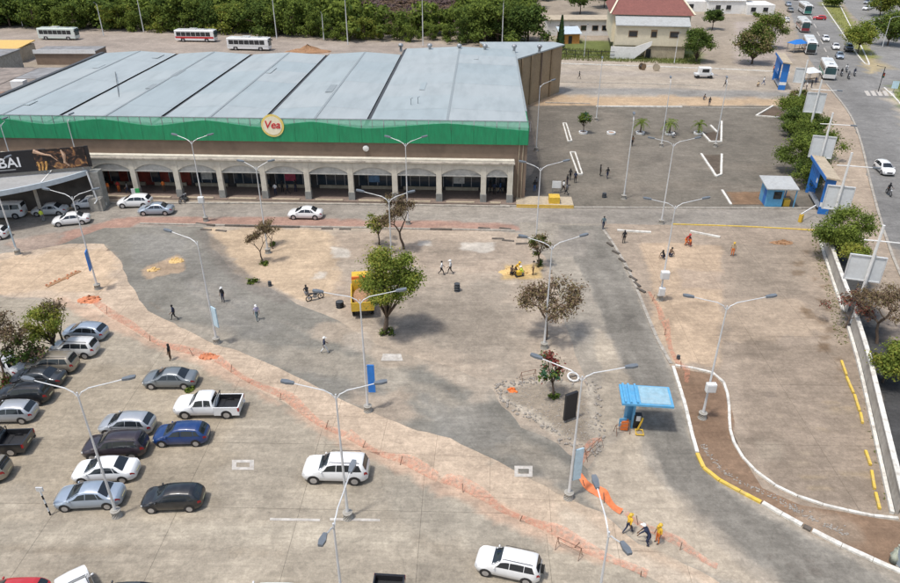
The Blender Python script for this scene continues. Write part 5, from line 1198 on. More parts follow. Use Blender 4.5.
netting([(440,483),(480,500),(520,521),(560,540),(600,560),(650,580)], 'orange netting lying along the path above the car with spare wheel')
M['netsolid'] = mat('dense_orange_net', (.60, .17, .06), .7, var=.2)
netting([(577,478),(590,492),(604,503),(622,515)], 'dense orange netting stretched from the stony island towards the workers', .8, (20, 55), solid=M['netsolid'])
netting([(622,515),(650,532),(680,550),(720,570)], 'pale orange netting trailing behind the three workers to the right', .7)
netting([(660,322),(668,345),(676,366)], 'orange netting on the road edge above the dirt island', .8)
netting([(648,292),(655,308),(661,322)], 'thin orange netting along the left edge of the paved yard', .6)
netting([(580,468),(592,448),(604,442)], 'orange netting at the lower tip of the stony island', .6)
netting([(676,366),(684,372),(686,384)], 'orange netting at the top corner of the dirt island', .5)
# ================================================================== piles, pits and clutter
def heap(name, px, py, rx, ry, h, material, label, cat, n=18, seed=1, group=None, flat=.8):
    rnd = random.Random(seed); X, Y = at(px, py); r = empty(name, (X, Y, .0), 0, label, cat, group); v = []; f = []; rings = 6
    for i in range(rings+1):
        t = i/rings
        for k in range(n):
            a = 2*math.pi*k/n; j = 1+rnd.uniform(-.18, .18); v.append((rx*t*j*math.cos(a), ry*t*j*math.sin(a), h*(1-t**flat)*(1+rnd.uniform(-.25, .25)) + (.0 if t < 1 else -.02)))
    for i in range(rings):
        for k in range(n): f.append((i*n+k, (i+1)*n+k, (i+1)*n+(k+1)%n, i*n+(k+1)%n))
    MB().add(v, f).build('mound', material, r); 
    for k in range(10):
        a = rnd.uniform(0, 6.28); q = rnd.uniform(.3, 1.05); s = rnd.uniform(.06, .16); MB().ball((rx*q*math.cos(a), ry*q*math.sin(a), h*(1-q)*.9+.05), s, 6, 4, z=(1, .8, .7)).build('clod', material, r)
    return r
M['orsoil'] = mat('orange_soil', (.52, .20, .10), .95, var=.3, scale=3, bump=.04); M['sand'] = mat('sand', (.58, .40, .17), .95, var=.15, scale=4, bump=.02)
heap('rubble_heap', 90, 300, 1.3, .8, .5, M['orsoil'], 'small orange heap beside the blue banner lamp', 'heap', seed=2)
heap('soil_heap', 209, 357, 1.0, .5, .35, M['orsoil'], 'small orange heap in the netting below the pale blue lamp sign', 'heap', seed=3)
heap('sand_heap', 516, 272, 2.0, 1.1, .35, M['sand'], 'yellow sand heap where road workers crouch on the plaza', 'heap', seed=4)
heap('soil_heap', 176, 261, .9, .7, .25, M['sand'], 'small sandy heap on the access road near the taxis', 'heap', seed=5); heap('soil_heap', 153, 270, .7, .5, .2, M['sand'], 'low sandy heap at the end of the dug strip', 'heap', seed=6)
heap('soil_heap', 782, 243, 1.5, .6, .4, M['soil'], 'brown soil heap at the top of the paved yard', 'heap', seed=7)
heap('rubble_mound', 308, 52, 6, 2.5, 1.6, M['soil'], 'brown rubble mound behind the store roof', 'mound', seed=8)
heap('soil_heap', 512, 391, .42, .32, .32, M['orange'], 'bright orange bag of soil on the stony island', 'bag', seed=9)
tr = empty('trench', at(64, 279)+(.02,), R(62), 'narrow reddish trench dug in the sandy path', 'trench'); MB().box(-2.0, 2.0, -.22, .22, 0, .05).build('trench_floor', M['soil'], tr)
for k in range(8): MB().ball((-1.8+k*.5, random.choice((-.35,.35)), .05), .14, 7, 4, z=(1,.8,.6)).build('clod', M['orsoil'], tr)
# stones of the island rim
rs = random.Random(5); rim = smooth(pts([(499,386),(520,383),(545,380),(592,385),(597,415),(597,450),(575,446),(540,424),(508,405)]), 9)
ir = empty('stone_border', (*rim[0], 0), 0, 'border of pale broken stones around the stony island', 'stones')
stone = [MB().ball((0,0,0), 1, 6, 4, z=(1, rs.uniform(.6,.9), rs.uniform(.5,.8))) for _ in range(5)]
for s_ in stone: s_.v = [tuple(c*rs.uniform(.8,1.2) for c in p) for p in s_.v]
stone = [s_.mesh('stone', M['rock']) for s_ in stone]
for p in rim:
    for _ in range(3):
        o = link('stone', rs.choice(stone), ir); s_ = rs.uniform(.06, .17); o.scale = (s_,)*3; o.rotation_euler = (rs.random(), rs.random(), rs.random()*6); o.location = (p[0]-rim[0][0]+rs.gauss(0,.25), p[1]-rim[0][1]+rs.gauss(0,.25), .06)
gs = MB()
poly_isl = pts([(502,389),(545,384),(588,388),(594,445),(560,434),(512,404)])
for _ in range(900):
    p = at(rs.uniform(500,597), rs.uniform(384,450))
    if sdist(np.array([p[0]]), np.array([p[1]]), poly_isl)[0] < .1:
        s_ = rs.uniform(.03, .09); gs.ball((p[0], p[1], .03), s_, 5, 3, z=(1,.8,.6))
tag(gs.build('gravel', M['rock']), 'loose gravel scattered over the stony island', 'gravel', kind='stuff')
kb = MB()
for _ in range(300):
    t = rs.random(); q = smooth(pts([(698,452),(722,480),(765,502),(800,522),(840,541)]), 8, False); i = rs.randrange(len(q)); s_ = rs.uniform(.03, .10)
    kb.ball((q[i][0]+.35+abs(rs.gauss(0,.22)), q[i][1]+.45+abs(rs.gauss(0,.22)), .04), s_, 5, 3, z=(1,.8,.6))
tag(kb.build('gravel', M['rock']), 'broken stones strewn behind the yellow and white kerb', 'gravel', kind='stuff')
# rods, frames, barrels, boxes
def frame_bar(a, b_, label):
    A, B = at(*a), at(*b_); r = empty('steel_trestle', (*A, .02), math.atan2(B[1]-A[1], B[0]-A[0]), label, 'barrier'); l = math.dist(A, B)
    for x in (0, l): MB().tube([(x,-.3,0),(x,0,.9),(x,.3,0)], .025, 6).build('leg', M['rust'], r)
    MB().tube([(0,0,.88),(l,0,.88)], .025, 6).build('rail', M['rust'], r); MB().tube([(0,0,.5),(l,0,.5)], .02, 6).build('rail', M['rust'], r)
frame_bar((557,547),(580,558), 'low steel frame lying on the path beyond the spare wheel car'); frame_bar((615,434),(628,432), 'steel rods and frame beside the ticket shelter'); frame_bar((584,460),(600,446), 'steel frame in the netting at the tip of the stony island'); frame_bar((521,381),(535,378), 'reddish frame on the top edge of the stony island')
def barrel(px, py, label, c='black', r=.32, h=.85):
    o = empty('barrel', at(px, py)+(.02,), 0, label, 'barrel'); MB().tube([(0,0,0),(0,0,h*.33),(0,0,h*.35),(0,0,h*.66),(0,0,h*.68),(0,0,h)], [r,r,r*1.05,r*1.05,r,r], 14).build('drum', M[c], o); MB().cyl((0,0,h), (0,0,h+.02), r*.9, r*.88, 14).build('lid', M['gutter'], o)
barrel(457, 291, 'dark bin standing alone in the middle of the plaza', 'gutter'); barrel(340, 307, 'black tipped drum left of the orange truck', 'black', .4, .6); barrel(678, 359, 'small dark drum on the sandy yard', 'gutter', .16, .35); barrel(604, 197.5, 'dark drum at the lower left of the upper car park', 'gutter', .3, .6); barrel(270, 286, 'dark brown stump beside the green shrub on the plaza', 'gutter', .2, .5)
tire = empty('tyre_ring', at(573, 379)+(.05,), R(20), 'white and black wheel rim lying on the stony island', 'wheel'); MB().tube([(.45*math.cos(2*math.pi*k/18), .45*math.sin(2*math.pi*k/18), .2+.12*math.sin(2*math.pi*k/18)) for k in range(19)], .08, 6, caps=False).build('tyre', M['white'], tire); MB().tube([(-.4,0,.2),(.4,0,.2)], .04, 6).build('spoke', M['black'], tire)
# planters
for i, (x, y) in enumerate(((583,133.5),(611,134),(640,133.8),(669,134.5),(698,134))):
    r = empty('ring_planter', at(x, y)+(.02,), 0, ('white ring planter with leafy shrub, leftmost of the row', 'empty white ring planter in the row of palms', 'white ring planter under the second small palm', 'white ring planter under the palm beside two people', 'white ring planter under the palm next to the white kerbed wedge')[i], 'planter', 'white ring planters')
    b = MB(); n = 16; v = []; f = []
    for rr, z in ((.75,0),(.75,.32),(.55,.32),(.55,.12)): v += [(rr*math.cos(2*math.pi*k/n), rr*math.sin(2*math.pi*k/n), z) for k in range(n)]
    for a in range(3):
        for k in range(n): f.append((a*n+k, a*n+(k+1)%n, (a+1)*n+(k+1)%n, (a+1)*n+k))
    b.add(v, f).build('ring', M['white'], r); MB().cyl((0,0,.1),(0,0,.16),.56,.56,n).build('soil', M['soil'], r)
# orange truck behind the green tree
X, Y = at(363, 303)
t = empty('orange_truck', (X, Y, .02), R(97), 'orange tipper truck loaded with soil half hidden by the green tree', 'truck')
bevel(MB().box(.9, 2.6, -1.0, 1.0, .5, 2.3).build('cab', M['yellow'], t), .1); MB().box(2.58, 2.63, -.85, .85, 1.35, 2.1).build('windscreen', M['glass'], t)
for sg in (1,-1): MB().box(1.3, 2.2, sg*1.01-.02, sg*1.01+.02, 1.4, 2.05).build('side_window', M['glass'], t)
b = MB(); b.box(-3.2,.7,-1.1,-1.0,.95,1.9); b.box(-3.2,.7,1.0,1.1,.95,1.9); b.box(-3.2,-3.1,-.995,.995,.95,1.9); b.box(.6,.7,-.995,.995,.95,2.3); b.box(-3.1,.6,-.995,.995,.95,1.1); tb = b.build('tipper_bed', M['yellow'], t)
MB().ball((-1.3,0,1.5), 1.0, 14, 6, z=(1.75,.95,.42)).build('soil_load', M['soil'], tb)
MB().box(-3.1,2.3,-.4,.4,.55,.9).build('chassis', M['black'], t)
for x in (-2.2,-1.1,1.8):
    for sg in (1,-1): o = MB().tube([(x,sg*.75,.48),(x,sg*1.05,.48)], .48, 16).build('wheel', M['rubber'], t); MB().cyl((x,sg*1.05,.48),(x,sg*1.06,.48),.26,.2,12).build('rim', M['orange'], o)
MB().box(.72,.9,-1.0,1.0,.6,2.6).build('headboard', M['orange'], t)
# compactor by the sand heap
X, Y = at(519, 276); c = empty('plate_compactor', (X, Y, .02), R(20), 'small yellow compactor machine on the sand heap', 'machine'); MB().box(-.45,.45,-.28,.28,.0,.12).build('base_plate', M['black'], c); bevel(MB().box(-.28,.28,-.22,.22,.14,.62).build('engine', M['yellow'], c), .04); MB().tube([(-.3,-.2,.4),(-.9,-.2,1.0),(-.9,.2,1.0),(-.3,.2,.4)], .025, 6).build('handle', M['black'], c)
# roadwork trailer on the back street
X, Y = at(703, 78); c = empty('work_trailer', (X, Y, .02), R(-3), 'pale work trailer with dark window on the back street', 'trailer'); MB().box(-2,2,-.9,.9,.6,1.0).build('deck', M['lamp_white'], c); bevel(MB().box(-1.2,1.4,-.8,.8,1.002,2.3).build('cabin', M['white'], c), .06); MB().box(-.6,.9,-.84,-.802,1.35,2.05).build('window', M['glass'], c)
for x in (-1.4,1.4):
    for sg in (1,-1): MB().tube([(x,sg*.75,.38),(x,sg*.95,.38)], .38, 14).build('wheel', M['rubber'], c)
MB().tube([(2,0,.8),(3.2,0,.6)], .06, 6).build('tow_bar', M['steel'], c)
for i, (x, y) in enumerate(((656,71),(642,70))): 
    c = empty('cable_drum', at(x, y)+(.02,), R(30*i), ('pale cable drum on the back street', 'brown cable drum on the back street')[i], 'drum')
    for sg in (1,-1): MB().cyl((0,sg*.42,.75),(0,sg*.5,.75),.75,.75,18).build('flange', M['wood' if i else 'tan'], c)
    MB().cyl((0,-.42,.75),(0,.42,.75),.4,.4,14).build('core', M['black'], c)
# green field fence near the hut
gf = pts([(557,56),(575,58),(614,59)]); fe = empty('field_fence', (*gf[0], 0), 0, 'dark rail fence on the grass before the orange hut', 'fence')
for a, b_ in zip(gf[:-1], gf[1:]):
    A = Vector((a[0]-gf[0][0], a[1]-gf[0][1], 0)); B = Vector((b_[0]-gf[0][0], b_[1]-gf[0][1], 0)); n = max(2, int((B-A).length/2.6))
    for z in (.8, 1.7): MB().bar(A+Vector((0,0,z)), B+Vector((0,0,z)), .08, .1).build('rail', M['black'], fe)
    for k in range(n): p = A.lerp(B, k/n); MB().box(p.x-.06, p.x+.06, p.y-.06, p.y+.06, 0, 2.0).build('post', M['black'], fe)
# stalls by the far shelter
def stall(px, py, label, c, w=1.8):
    r = empty('market_stall', at(px, py)+(.02,), R(20), label, 'stall'); 
    for x in (-w,w):
        for y in (-1.2,1.2): MB().box(x-.05,x+.05,y-.05,y+.05,0,2.2).build('post', M['steel'], r)
    MB().add([(-w-.3,-1.5,2.2),(w+.3,-1.5,2.2),(w+.3,1.5,2.2),(-w-.3,1.5,2.2),(-w*.4,0,3.1),(w*.4,0,3.1)], [(0,1,5,4),(1,2,5),(2,3,4,5),(3,0,4),(3,2,1,0)]).build('awning', M[c], r); MB().box(-w,w,-1.0,-.4,.8,.9).build('table', M['wood'], r)
stall(796, 52, 'blue stall awning beside the far shelter', 'blue', 2.0); stall(808, 82, 'white stall awning at the street corner', 'panelwhite', 1.5)
# traffic light at the junction
X, Y = at(878, 92); c = empty('traffic_light', (X, Y, .02), 0, 'dark traffic light on the grassy corner of the junction', 'traffic light'); MB().tube([(0,0,0),(0,0,5.0),(-1.8,0,5.3)], [.09,.08,.06], 8).build('pole', M['black'], c); hd_ = MB().box(-.2,.2,-.35,-.1,2.9,3.9).build('signal_head', M['black'], c)
for z, cc in ((3.7,'red'),(3.4,'orange'),(3.1,'seagreen')): MB().cyl((0,-.352,z),(0,-.38,z),.11,.11,12).build('lens', M[cc], hd_)
X, Y = at(893, 93); c = empty('corner_sign', (X, Y, .02), R(-20), 'pale blue board at the junction near the right edge', 'sign'); MB().box(-.06,.06,-.06,.06,0,1.2).build('post', M['steel'], c); MB().box(-.6,.6,-.1,-.062,.9,2.4).build('board', M['signpale'], c)
lamp_post(882, 48, 'street lamp with one long arm at the top right junction', ((0, 3.6),), None, 7.5, plinth=False, group=None)
# ================================================================== TREES
LF = {'green': leaf_mat('leaf_green', (.185,.235,.05), .42), 'green2': leaf_mat('leaf_mid', (.12,.165,.04), .38), 'dark': leaf_mat('leaf_dark', (.07,.108,.03)), 'yellow': leaf_mat('leaf_yellow_green', (.28,.285,.06), .42),
      'brown': leaf_mat('leaf_brown', (.15,.105,.07), .1), 'dry': leaf_mat('leaf_dry', (.20,.165,.08), .15), 'red': leaf_mat('leaf_red', (.22,.06,.05), .2), 'teal': leaf_mat('leaf_teal', (.05,.11,.06)), 'purple': leaf_mat('brush_purple', (.13,.095,.09), .1)}
def skeleton(rnd, h, trunk_h, r, spread, levels=4, lean=(0, 0), kids=(2, 4)):
    segs = []; tips = []
    def grow(p, d, ln, rad, lv):
        k = 3; P = [p]; dd = d.copy()
        for i in range(k):
            dd = (dd + Vector((rnd.gauss(0,.12), rnd.gauss(0,.12), rnd.gauss(.03,.08)))).normalized(); P.append(P[-1]+dd*ln/k)
        segs.append((P, [rad*(1-.35*i/k) for i in range(k+1)], lv))
        if lv == 0: tips.append(P[-1]); return
        n = rnd.randint(*kids)
        for j in range(n):
            a = 2*math.pi*(j+rnd.random()*.6)/n; out = Vector((math.cos(a), math.sin(a), 0)); nd = (dd*(1-spread*.5) + out*spread + Vector((0,0,.15))).normalized()
            grow(P[-1], nd, ln*rnd.uniform(.62,.85), rad*.6, lv-1)
            if lv == 1: tips.append(P[rnd.randint(1,3)])
    grow(Vector((0,0,-.1)), Vector((lean[0], lean[1], 1)).normalized(), trunk_h, r, levels)
    mz = max(t.z for t in tips); s = h/mz
    segs = [([Vector((p.x*s, p.y*s, p.z*s)) for p in P], [q for q in rr], lv) for P, rr, lv in segs]; tips = [t*s for t in tips]
    return segs, tips
def trunk_mb(segs):
    b = MB()
    for P, rr, lv in segs: b.tube(P, [max(.012, q) for q in rr], 6 if lv > 1 else 4, caps=lv == 0)
    return b
def leaves(rnd, centers, n, rad, size, flat=.75, nm=3, zmin=.6):
    b = MB()
    for _ in range(n):
        c = rnd.choice(centers); u = Vector((rnd.gauss(0,1), rnd.gauss(0,1), rnd.gauss(0,1))).normalized()*min(1.45, abs(rnd.gauss(.45,.38)))
        p = Vector((c.x+u.x*rad, c.y+u.y*rad, max(zmin, c.z+u.z*rad*flat))); s = size*rnd.uniform(.6,1.35)
        nrm = (u + Vector((rnd.gauss(0,.6), rnd.gauss(0,.6), .5+rnd.gauss(0,.5)))).normalized(); a = nrm.orthogonal().normalized(); a.rotate(Matrix.Rotation(rnd.random()*6.28, 3, nrm)); q = nrm.cross(a)
        b.add([p-a*s, p+q*s*.55, p+a*s, p-q*s*.55], [(0,1,2,3)], rnd.randrange(nm))
    return b
def tree(px, py, label, h, cr, kind='leafy', mats=('green','green2','dark'), n=4500, leaf=.2, seed=1, loc=None, trunk=.35, lean=(0,0), spread=.75, levels=3, rad=None, group=None, shrub=None, name='tree', tr=None, low=.30):
    rnd = random.Random(seed); X, Y = loc if loc else at(px, py)
    r = empty(name, (X, Y, 0), 0, label, 'tree', group)
    if kind == 'leafy':                                    # clumps spread through an uneven crown, a limb to each
        z0, z1 = h*low, h*.93; cz = (z0+z1)/2; rz = (z1-z0)/2; cs = []
        m = max(9, int(9+cr*3.2))
        for i in range(m):
            u = Vector((rnd.gauss(0,1), rnd.gauss(0,1), rnd.gauss(.15,1))).normalized()*rnd.uniform(.45,.92); bulge = rnd.uniform(.8,1.12)
            cs.append(Vector((lean[0]*h*.6+u.x*cr*.82*bulge, lean[1]*h*.6+u.y*cr*.82*bulge, cz+u.z*rz*.85)))
        b = MB(); t0 = tr or max(.06, h*.02); fk = Vector((lean[0]*h*.3, lean[1]*h*.3, h*low*.95))
        b.tube([(0,0,-.1), tuple(fk*.5+Vector((.06,.04,0))), tuple(fk)], [t0*1.3, t0, t0*.85], 8)
        for c in cs:
            mid = fk.lerp(c, .5)+Vector((rnd.gauss(0,.12), rnd.gauss(0,.12), .1)); b.tube([tuple(fk), tuple(mid), tuple(c)], [t0*.5, t0*.3, .015], 5)
        b.build('trunk', M['bark'], r, True)
        L = MB(); rr = rad or cr*.34
        for i, c in enumerate(cs):
            q = leaves(rnd, [c], int(n/m*rnd.uniform(.6,1.3)), rr*rnd.uniform(.75,1.2), leaf, .72, len(mats), h*low*.6)
            k = rnd.randrange(len(mats)); q.m = [k if rnd.random() < .6 else x for x in q.m]
            L.add(q.v, q.f); L.m[-len(q.f):] = q.m
        L.build('crown', [LF[x] for x in mats], r); return r
    segs, tips = skeleton(rnd, h, h*trunk, tr or max(.07, h*.022), spread, 5, lean, (2, 3))
    far = max(math.hypot(t.x-lean[0]*h*.6, t.y-lean[1]*h*.6) for t in tips); k = cr/max(.1, far)
    def sc(p):
        w = min(1, p.z/(h*trunk+.01)); return Vector((p.x*(1+(k-1)*w), p.y*(1+(k-1)*w), p.z))
    segs = [([sc(p) for p in P], rr, lv) for P, rr, lv in segs]; tips = [sc(p) for p in tips]
    trunk_mb(segs).build('trunk', M['bark'], r, True)
    leaves(rnd, tips, n, rad or cr*.14, leaf, zmin=h*.25).build('crown', [LF[m] for m in mats], r)
    return r
def bush(px, py, label, r_=.6, h=.6, mats=('green2','dark','green'), n=260, leaf=.12, seed=1, loc=None, name='shrub', group=None):
    rnd = random.Random(seed); X, Y = loc if loc else at(px, py); o = empty(name, (X, Y, 0), 0, label, 'shrub', group)
    cs = [Vector((rnd.gauss(0,r_*.35), rnd.gauss(0,r_*.35), rnd.uniform(.2,.7)*h)) for _ in range(7)]
    leaves(rnd, cs, n, r_*.5, leaf, zmin=.03).build('foliage', [LF[m] for m in mats], o)
    b = MB()
    for c in cs: b.tube([(0,0,0), tuple(c)], [.025,.01], 4)
    b.build('stem', M['bark'], o); return o
tree(384, 334, 'full green tree in the middle of the plaza beside the orange truck', 11.6, 3.7, seed=3, n=22000, leaf=.115, rad=1.2, lean=(.10,.0), low=.17, mats=('green','yellow','green'))
bush(385, 334, 'green shrub at the foot of the big plaza tree', .75, .7, seed=2)
tree(404, 249, 'bare brown tree on the plaza in front of the store columns', 6.8, 3.1, 'bare', ('brown','dry','brown'), 4800, .09, 5, spread=.85, tr=.17, rad=.7)
tree(379, 245, 'yellowing small tree behind the full green tree', 4.6, 2.2, 'leafy', ('yellow','dry','green'), 900, .14, 6)
tree(264, 264, 'small leaning bare tree at the sandy left of the plaza', 4.6, 1.9, 'bare', ('brown','brown','dry'), 2600, .075, 7, rad=.5, lean=(-.28,.1)); bush(265, 265, 'green shrub at the foot of the left leaning bare tree', .55, .5, seed=8)
tree(273, 249, 'small bare tree right behind the plaza lamp', 3.4, 1.8, 'bare', ('brown','dry','dry'), 1900, .075, 9, rad=.45, lean=(-.15,.1)); bush(273, 246, 'green shrub at the foot of the small tree behind the lamp', .5, .5, seed=10)
bush(252, 283, 'round green shrub alone on the sandy plaza edge', .6, .45, ('green2','green','dark'), seed=11)
tree(538, 267, 'small dry leaved tree at the top right of the plaza', 4.7, 2.0, 'leafy', ('dry','green2','brown'), 1300, .13, 12); bush(539, 266, 'dark green shrub at the foot of the dry tree', .55, .9, ('dark','green2','dark'), seed=13)
tree(545, 340, 'wide bare tree with brown seed pods around the plaza lamp', 5.9, 3.9, 'seed', ('brown','dry','brown'), 5200, .11, 14, spread=.95, tr=.17, rad=.85)
tree(553, 398, 'small red and green tree on the stony island', 5.0, 1.7, 'leafy', ('teal','red','green2'), 900, .13, 16, lean=(-.08,.05)); bush(554, 398, 'green shrub at the foot of the red and green tree', .5, .4, seed=17)
bush(190, 390, 'low green shrub between the grey sedan and the white pickup', .55, .35, ('green','green2','green'), seed=18)
tree(46, 366, 'yellow-green tree at the top of the diagonal car row', 6.0, 2.9, 'leafy', ('yellow','yellow','green'), 9000, .10, 19, rad=.9, low=.2, loc=at(47, 325, 3.2))
tree(66, 350, 'sparse bare tree poking out above the yellow-green tree', 5.6, 1.8, 'bare', ('dry','brown','dry'), 700, .1, 20)
tree(4, 378, 'grey bare tree at the left edge above the parked cars', 5.8, 2.9, 'bare', ('brown','dry','brown'), 4800, .085, 21, rad=.7); tree(28, 372, 'dusky low tree between bare tree and yellow-green tree', 3.4, 2.6, 'leafy', ('dark','brown','green2'), 2200, .13, 211)
bush(-4, 398, 'green and red shrub at the left edge beside the black car', 1.6, 1.8, ('green','red','green2'), 1300, .14, 22)
tree(0, 0, 'big full green tree below the blue shelter at the boundary wall', 7.2, 3.9, 'leafy', ('green','green2','green'), 17000, .12, 23, rad=1.3, low=.15, loc=at(846, 226, 4.0))
tree(862, 303, 'yellow-green tree in front of the big green one at the wall', 4.6, 2.2, 'leafy', ('yellow','green','yellow'), 6500, .11, 24, rad=.8, low=.15, loc=at(857, 254, 2.6))
tree(866, 352, 'bare brown tree behind the boundary wall gap', 5.4, 4.2, 'bare', ('brown','dry','brown'), 5200, .085, 25, rad=.7, spread=.9, tr=.17, loc=at(888, 314, 3.2)); tree(845, 328, 'thin brown shrubby tree in the gap of the boundary wall', 3.6, 2.6, 'bare', ('brown','red','brown'), 1600, .1, 26)
tree(898, 398, 'bright green tree at the right edge behind the wall', 4.6, 2.5, 'leafy', ('green','green','yellow'), 8000, .12, 27, rad=1.0, low=.15, loc=at(892, 357, 2.6))
AVT = 'trees along the avenue side of the upper car park'
tree(797, 138, 'dense green tree behind the first panel banner post', 5.4, 3.8, 'leafy', ('green2','green','green'), 12000, .14, 28, rad=1.5, group=AVT, low=.06, loc=at(797, 104, 3))
tree(809, 130, 'small green tree right of the first panel banner post', 5.0, 3.4, 'leafy', ('green','green2','green2'), 9000, .14, 29, rad=1.4, group=AVT, low=.15, loc=at(816, 124, 2.5))
tree(808, 183, 'dense green tree above the tall blue shelter', 6.2, 4.6, 'leafy', ('green2','green2','green'), 16000, .14, 30, rad=1.7, group=AVT, low=.15, loc=at(804, 152, 3.2))
tree(822, 172, 'green tree behind the second panel banner post', 5.0, 3.4, 'leafy', ('green2','green','green'), 9000, .14, 31, rad=1.3, group=AVT, low=.15, loc=at(825, 143, 2.6))
tree(0, 0, 'low green tree left behind the first panel banner post', 4.6, 3.2, 'leafy', ('green2','dark','green2'), 7500, .15, 281, rad=1.3, group=AVT, low=.06, loc=at(793, 122, 2.2))
tree(0, 0, 'low dark green tree between the two panel banner posts', 5.0, 3.6, 'leafy', ('green2','green','dark'), 9000, .15, 282, rad=1.4, group=AVT, low=.06, loc=at(808, 132, 2.4))
tree(0, 0, 'low green tree just above the tall blue shelter roof', 4.6, 3.2, 'leafy', ('green2','dark','green'), 8000, .14, 283, rad=1.3, group=AVT, low=.06, loc=at(812, 172, 2.2))
tree(795, 108, 'dry brownish tree at the corner of back street', 4.2, 2.2, 'leafy', ('dry','green2','brown'), 1300, .17, 32, rad=.8, group=AVT)
tree(753, 67, 'large roadside tree with olive crown beside the driveway', 11.5, 5.4, 'leafy', ('green2','dry','green2'), 11000, .22, 33, rad=2.0, low=.10, loc=at(757, 38, 6)); tree(772, 50, 'olive tree behind the large roadside tree', 10.5, 5.0, 'leafy', ('green2','dry','green'), 8000, .24, 34, rad=2.0, low=.1, loc=at(772, 25, 6))
tree(864, 52, 'round yellow-green tree on the avenue median', 8.4, 5.2, 'leafy', ('yellow','green','green'), 9000, .24, 35, rad=1.8, low=.25, loc=at(863, 33, 5))
for i, (x, y, h, c) in enumerate(((893,40,9,6),(884,14,9,6),(905,12,10,7),(910,34,9,6),(833,4,4,3))):
    tree(x, y, ('dark tree over the maroon car at the top right', 'mid green tree at the top right beyond the junction', 'dark tree in the top right corner', 'dark tree at the right edge below the corner one', 'small dark tree at the top end of the median')[i], h, c, 'leafy', ('dark','green2','green') if i != 1 else ('green','green2','yellow'), 6200, .3, 40+i, rad=2.2, low=.15, loc=at(x, y-14 if i < 4 else y-3, 5 if i < 4 else 2))
tree(699, 64, 'dense green tree against the right end of the cream house', 9.4, 4.2, 'leafy', ('green2','dark','green2'), 9000, .22, 50, rad=1.6, low=.08, loc=at(699, 43, 4.5)); tree(712, 30, 'dark green tree between cream house and villa', 7, 3.6, 'leafy', ('dark','green2','dark'), 3200, .3, 51, rad=1.4)
tree(604, 8, 'dark tree behind the long white building, left', 9, 7, 'leafy', ('dark','green2','dark'), 5200, .38, 52, rad=2.3); tree(580, 14, 'dark tree behind the long white building near the orange hut', 9, 6, 'leafy', ('dark','green2','dark'), 4500, .38, 53, rad=2.2); tree(632, 0, 'dark tree at the top edge left of the red roof', 10, 7, 'leafy', ('dark','green2','green'), 4500, .38, 54, rad=2.4)
bush(756, 17, 'shrub by the villa wall', 1.5, 1.6, ('dark','green2','green'), 500, .25, 55)
# conifer by the hut
rnd = random.Random(60); X, Y = at(560, 50); cf = empty('cypress_tree', (X, Y, 0), 0, 'slim dark cypress beside the orange hut', 'tree'); MB().tube([(0,0,0),(0,0,8.3)], [.16,.03], 6).build('trunk', M['bark'], cf)
b = MB()
for _ in range(2200):
    z = rnd.uniform(.8, 8.6); rr = 1.35*(1-(z/8.8))**.8*rnd.random()**.5; a = rnd.random()*6.28; p = Vector((rr*math.cos(a), rr*math.sin(a), z)); s = .22; q = Vector((math.cos(a+1), math.sin(a+1), .3))*s; w = Vector((0,0,1))*s
    b.add([p-q, p+w*.5, p+q, p-w*.7], [(0,1,2,3)], rnd.randrange(2))
b.build('crown', [LF['dark'], LF['teal']], cf)
# palms
def palm(px, py, label, h, fr, n=16, seed=1, loc=None, group=None, z=0.):
    rnd = random.Random(seed); X, Y = loc if loc else at(px, py); r = empty('palm_tree', (X, Y, z), 0, label, 'palm', group); MB().tube([(0,0,0),(.05,0,h*.5),(0,.03,h)], [.16,.12,.1], 8).build('trunk', M['bark'], r); b = MB()
    for k in range(n):
        a = 2*math.pi*k/n+rnd.uniform(-.2,.2); up = rnd.uniform(.2,1.3); d = Vector((math.cos(a), math.sin(a), 0)); s = Vector((-d.y, d.x, 0)); P = []
        for t in range(7): u = t/6; P.append(Vector((0,0,h))+d*fr*u*(.55+.45*math.cos(up*.7))+Vector((0,0,fr*(up*u-.95*u*u))))
        for t in range(6):
            p, q = P[t], P[t+1]; w = .30*fr*math.sin(math.pi*min(1,(t+1)/6.6))**.7
            for sg in (1,-1):
                for e in (0,.5): m_ = p.lerp(q, e); b.add([m_, m_+(q-p)*.45, m_+s*sg*w+(q-p)*.8+Vector((0,0,-.1*fr))], [(0,1,2)], rnd.randrange(2))
    b.build('fronds', [LF['green'], LF['green2']], r); return r
PG = 'small palms in the upper car park'
palm(640, 133.8, 'small palm second in the ring planter row', 1.9, 1.5, 14, 1, group=PG); palm(669, 134.5, 'small palm beside two people in the upper car park', 1.9, 1.6, 14, 2, group=PG); palm(698, 134, 'small palm next to the white kerbed wedge', 1.7, 1.4, 14, 3, group=PG)
tree(583, 133.5, 'leafy shrub tree in the leftmost ring planter', 4.2, 1.4, 'leafy', ('green2','green','teal'), 1500, .15, 61, rad=.6)
palm(0, 0, 'palm rising behind the market roof at the left edge', 8.5, 4.0, 22, 4, loc=(-106, 150))
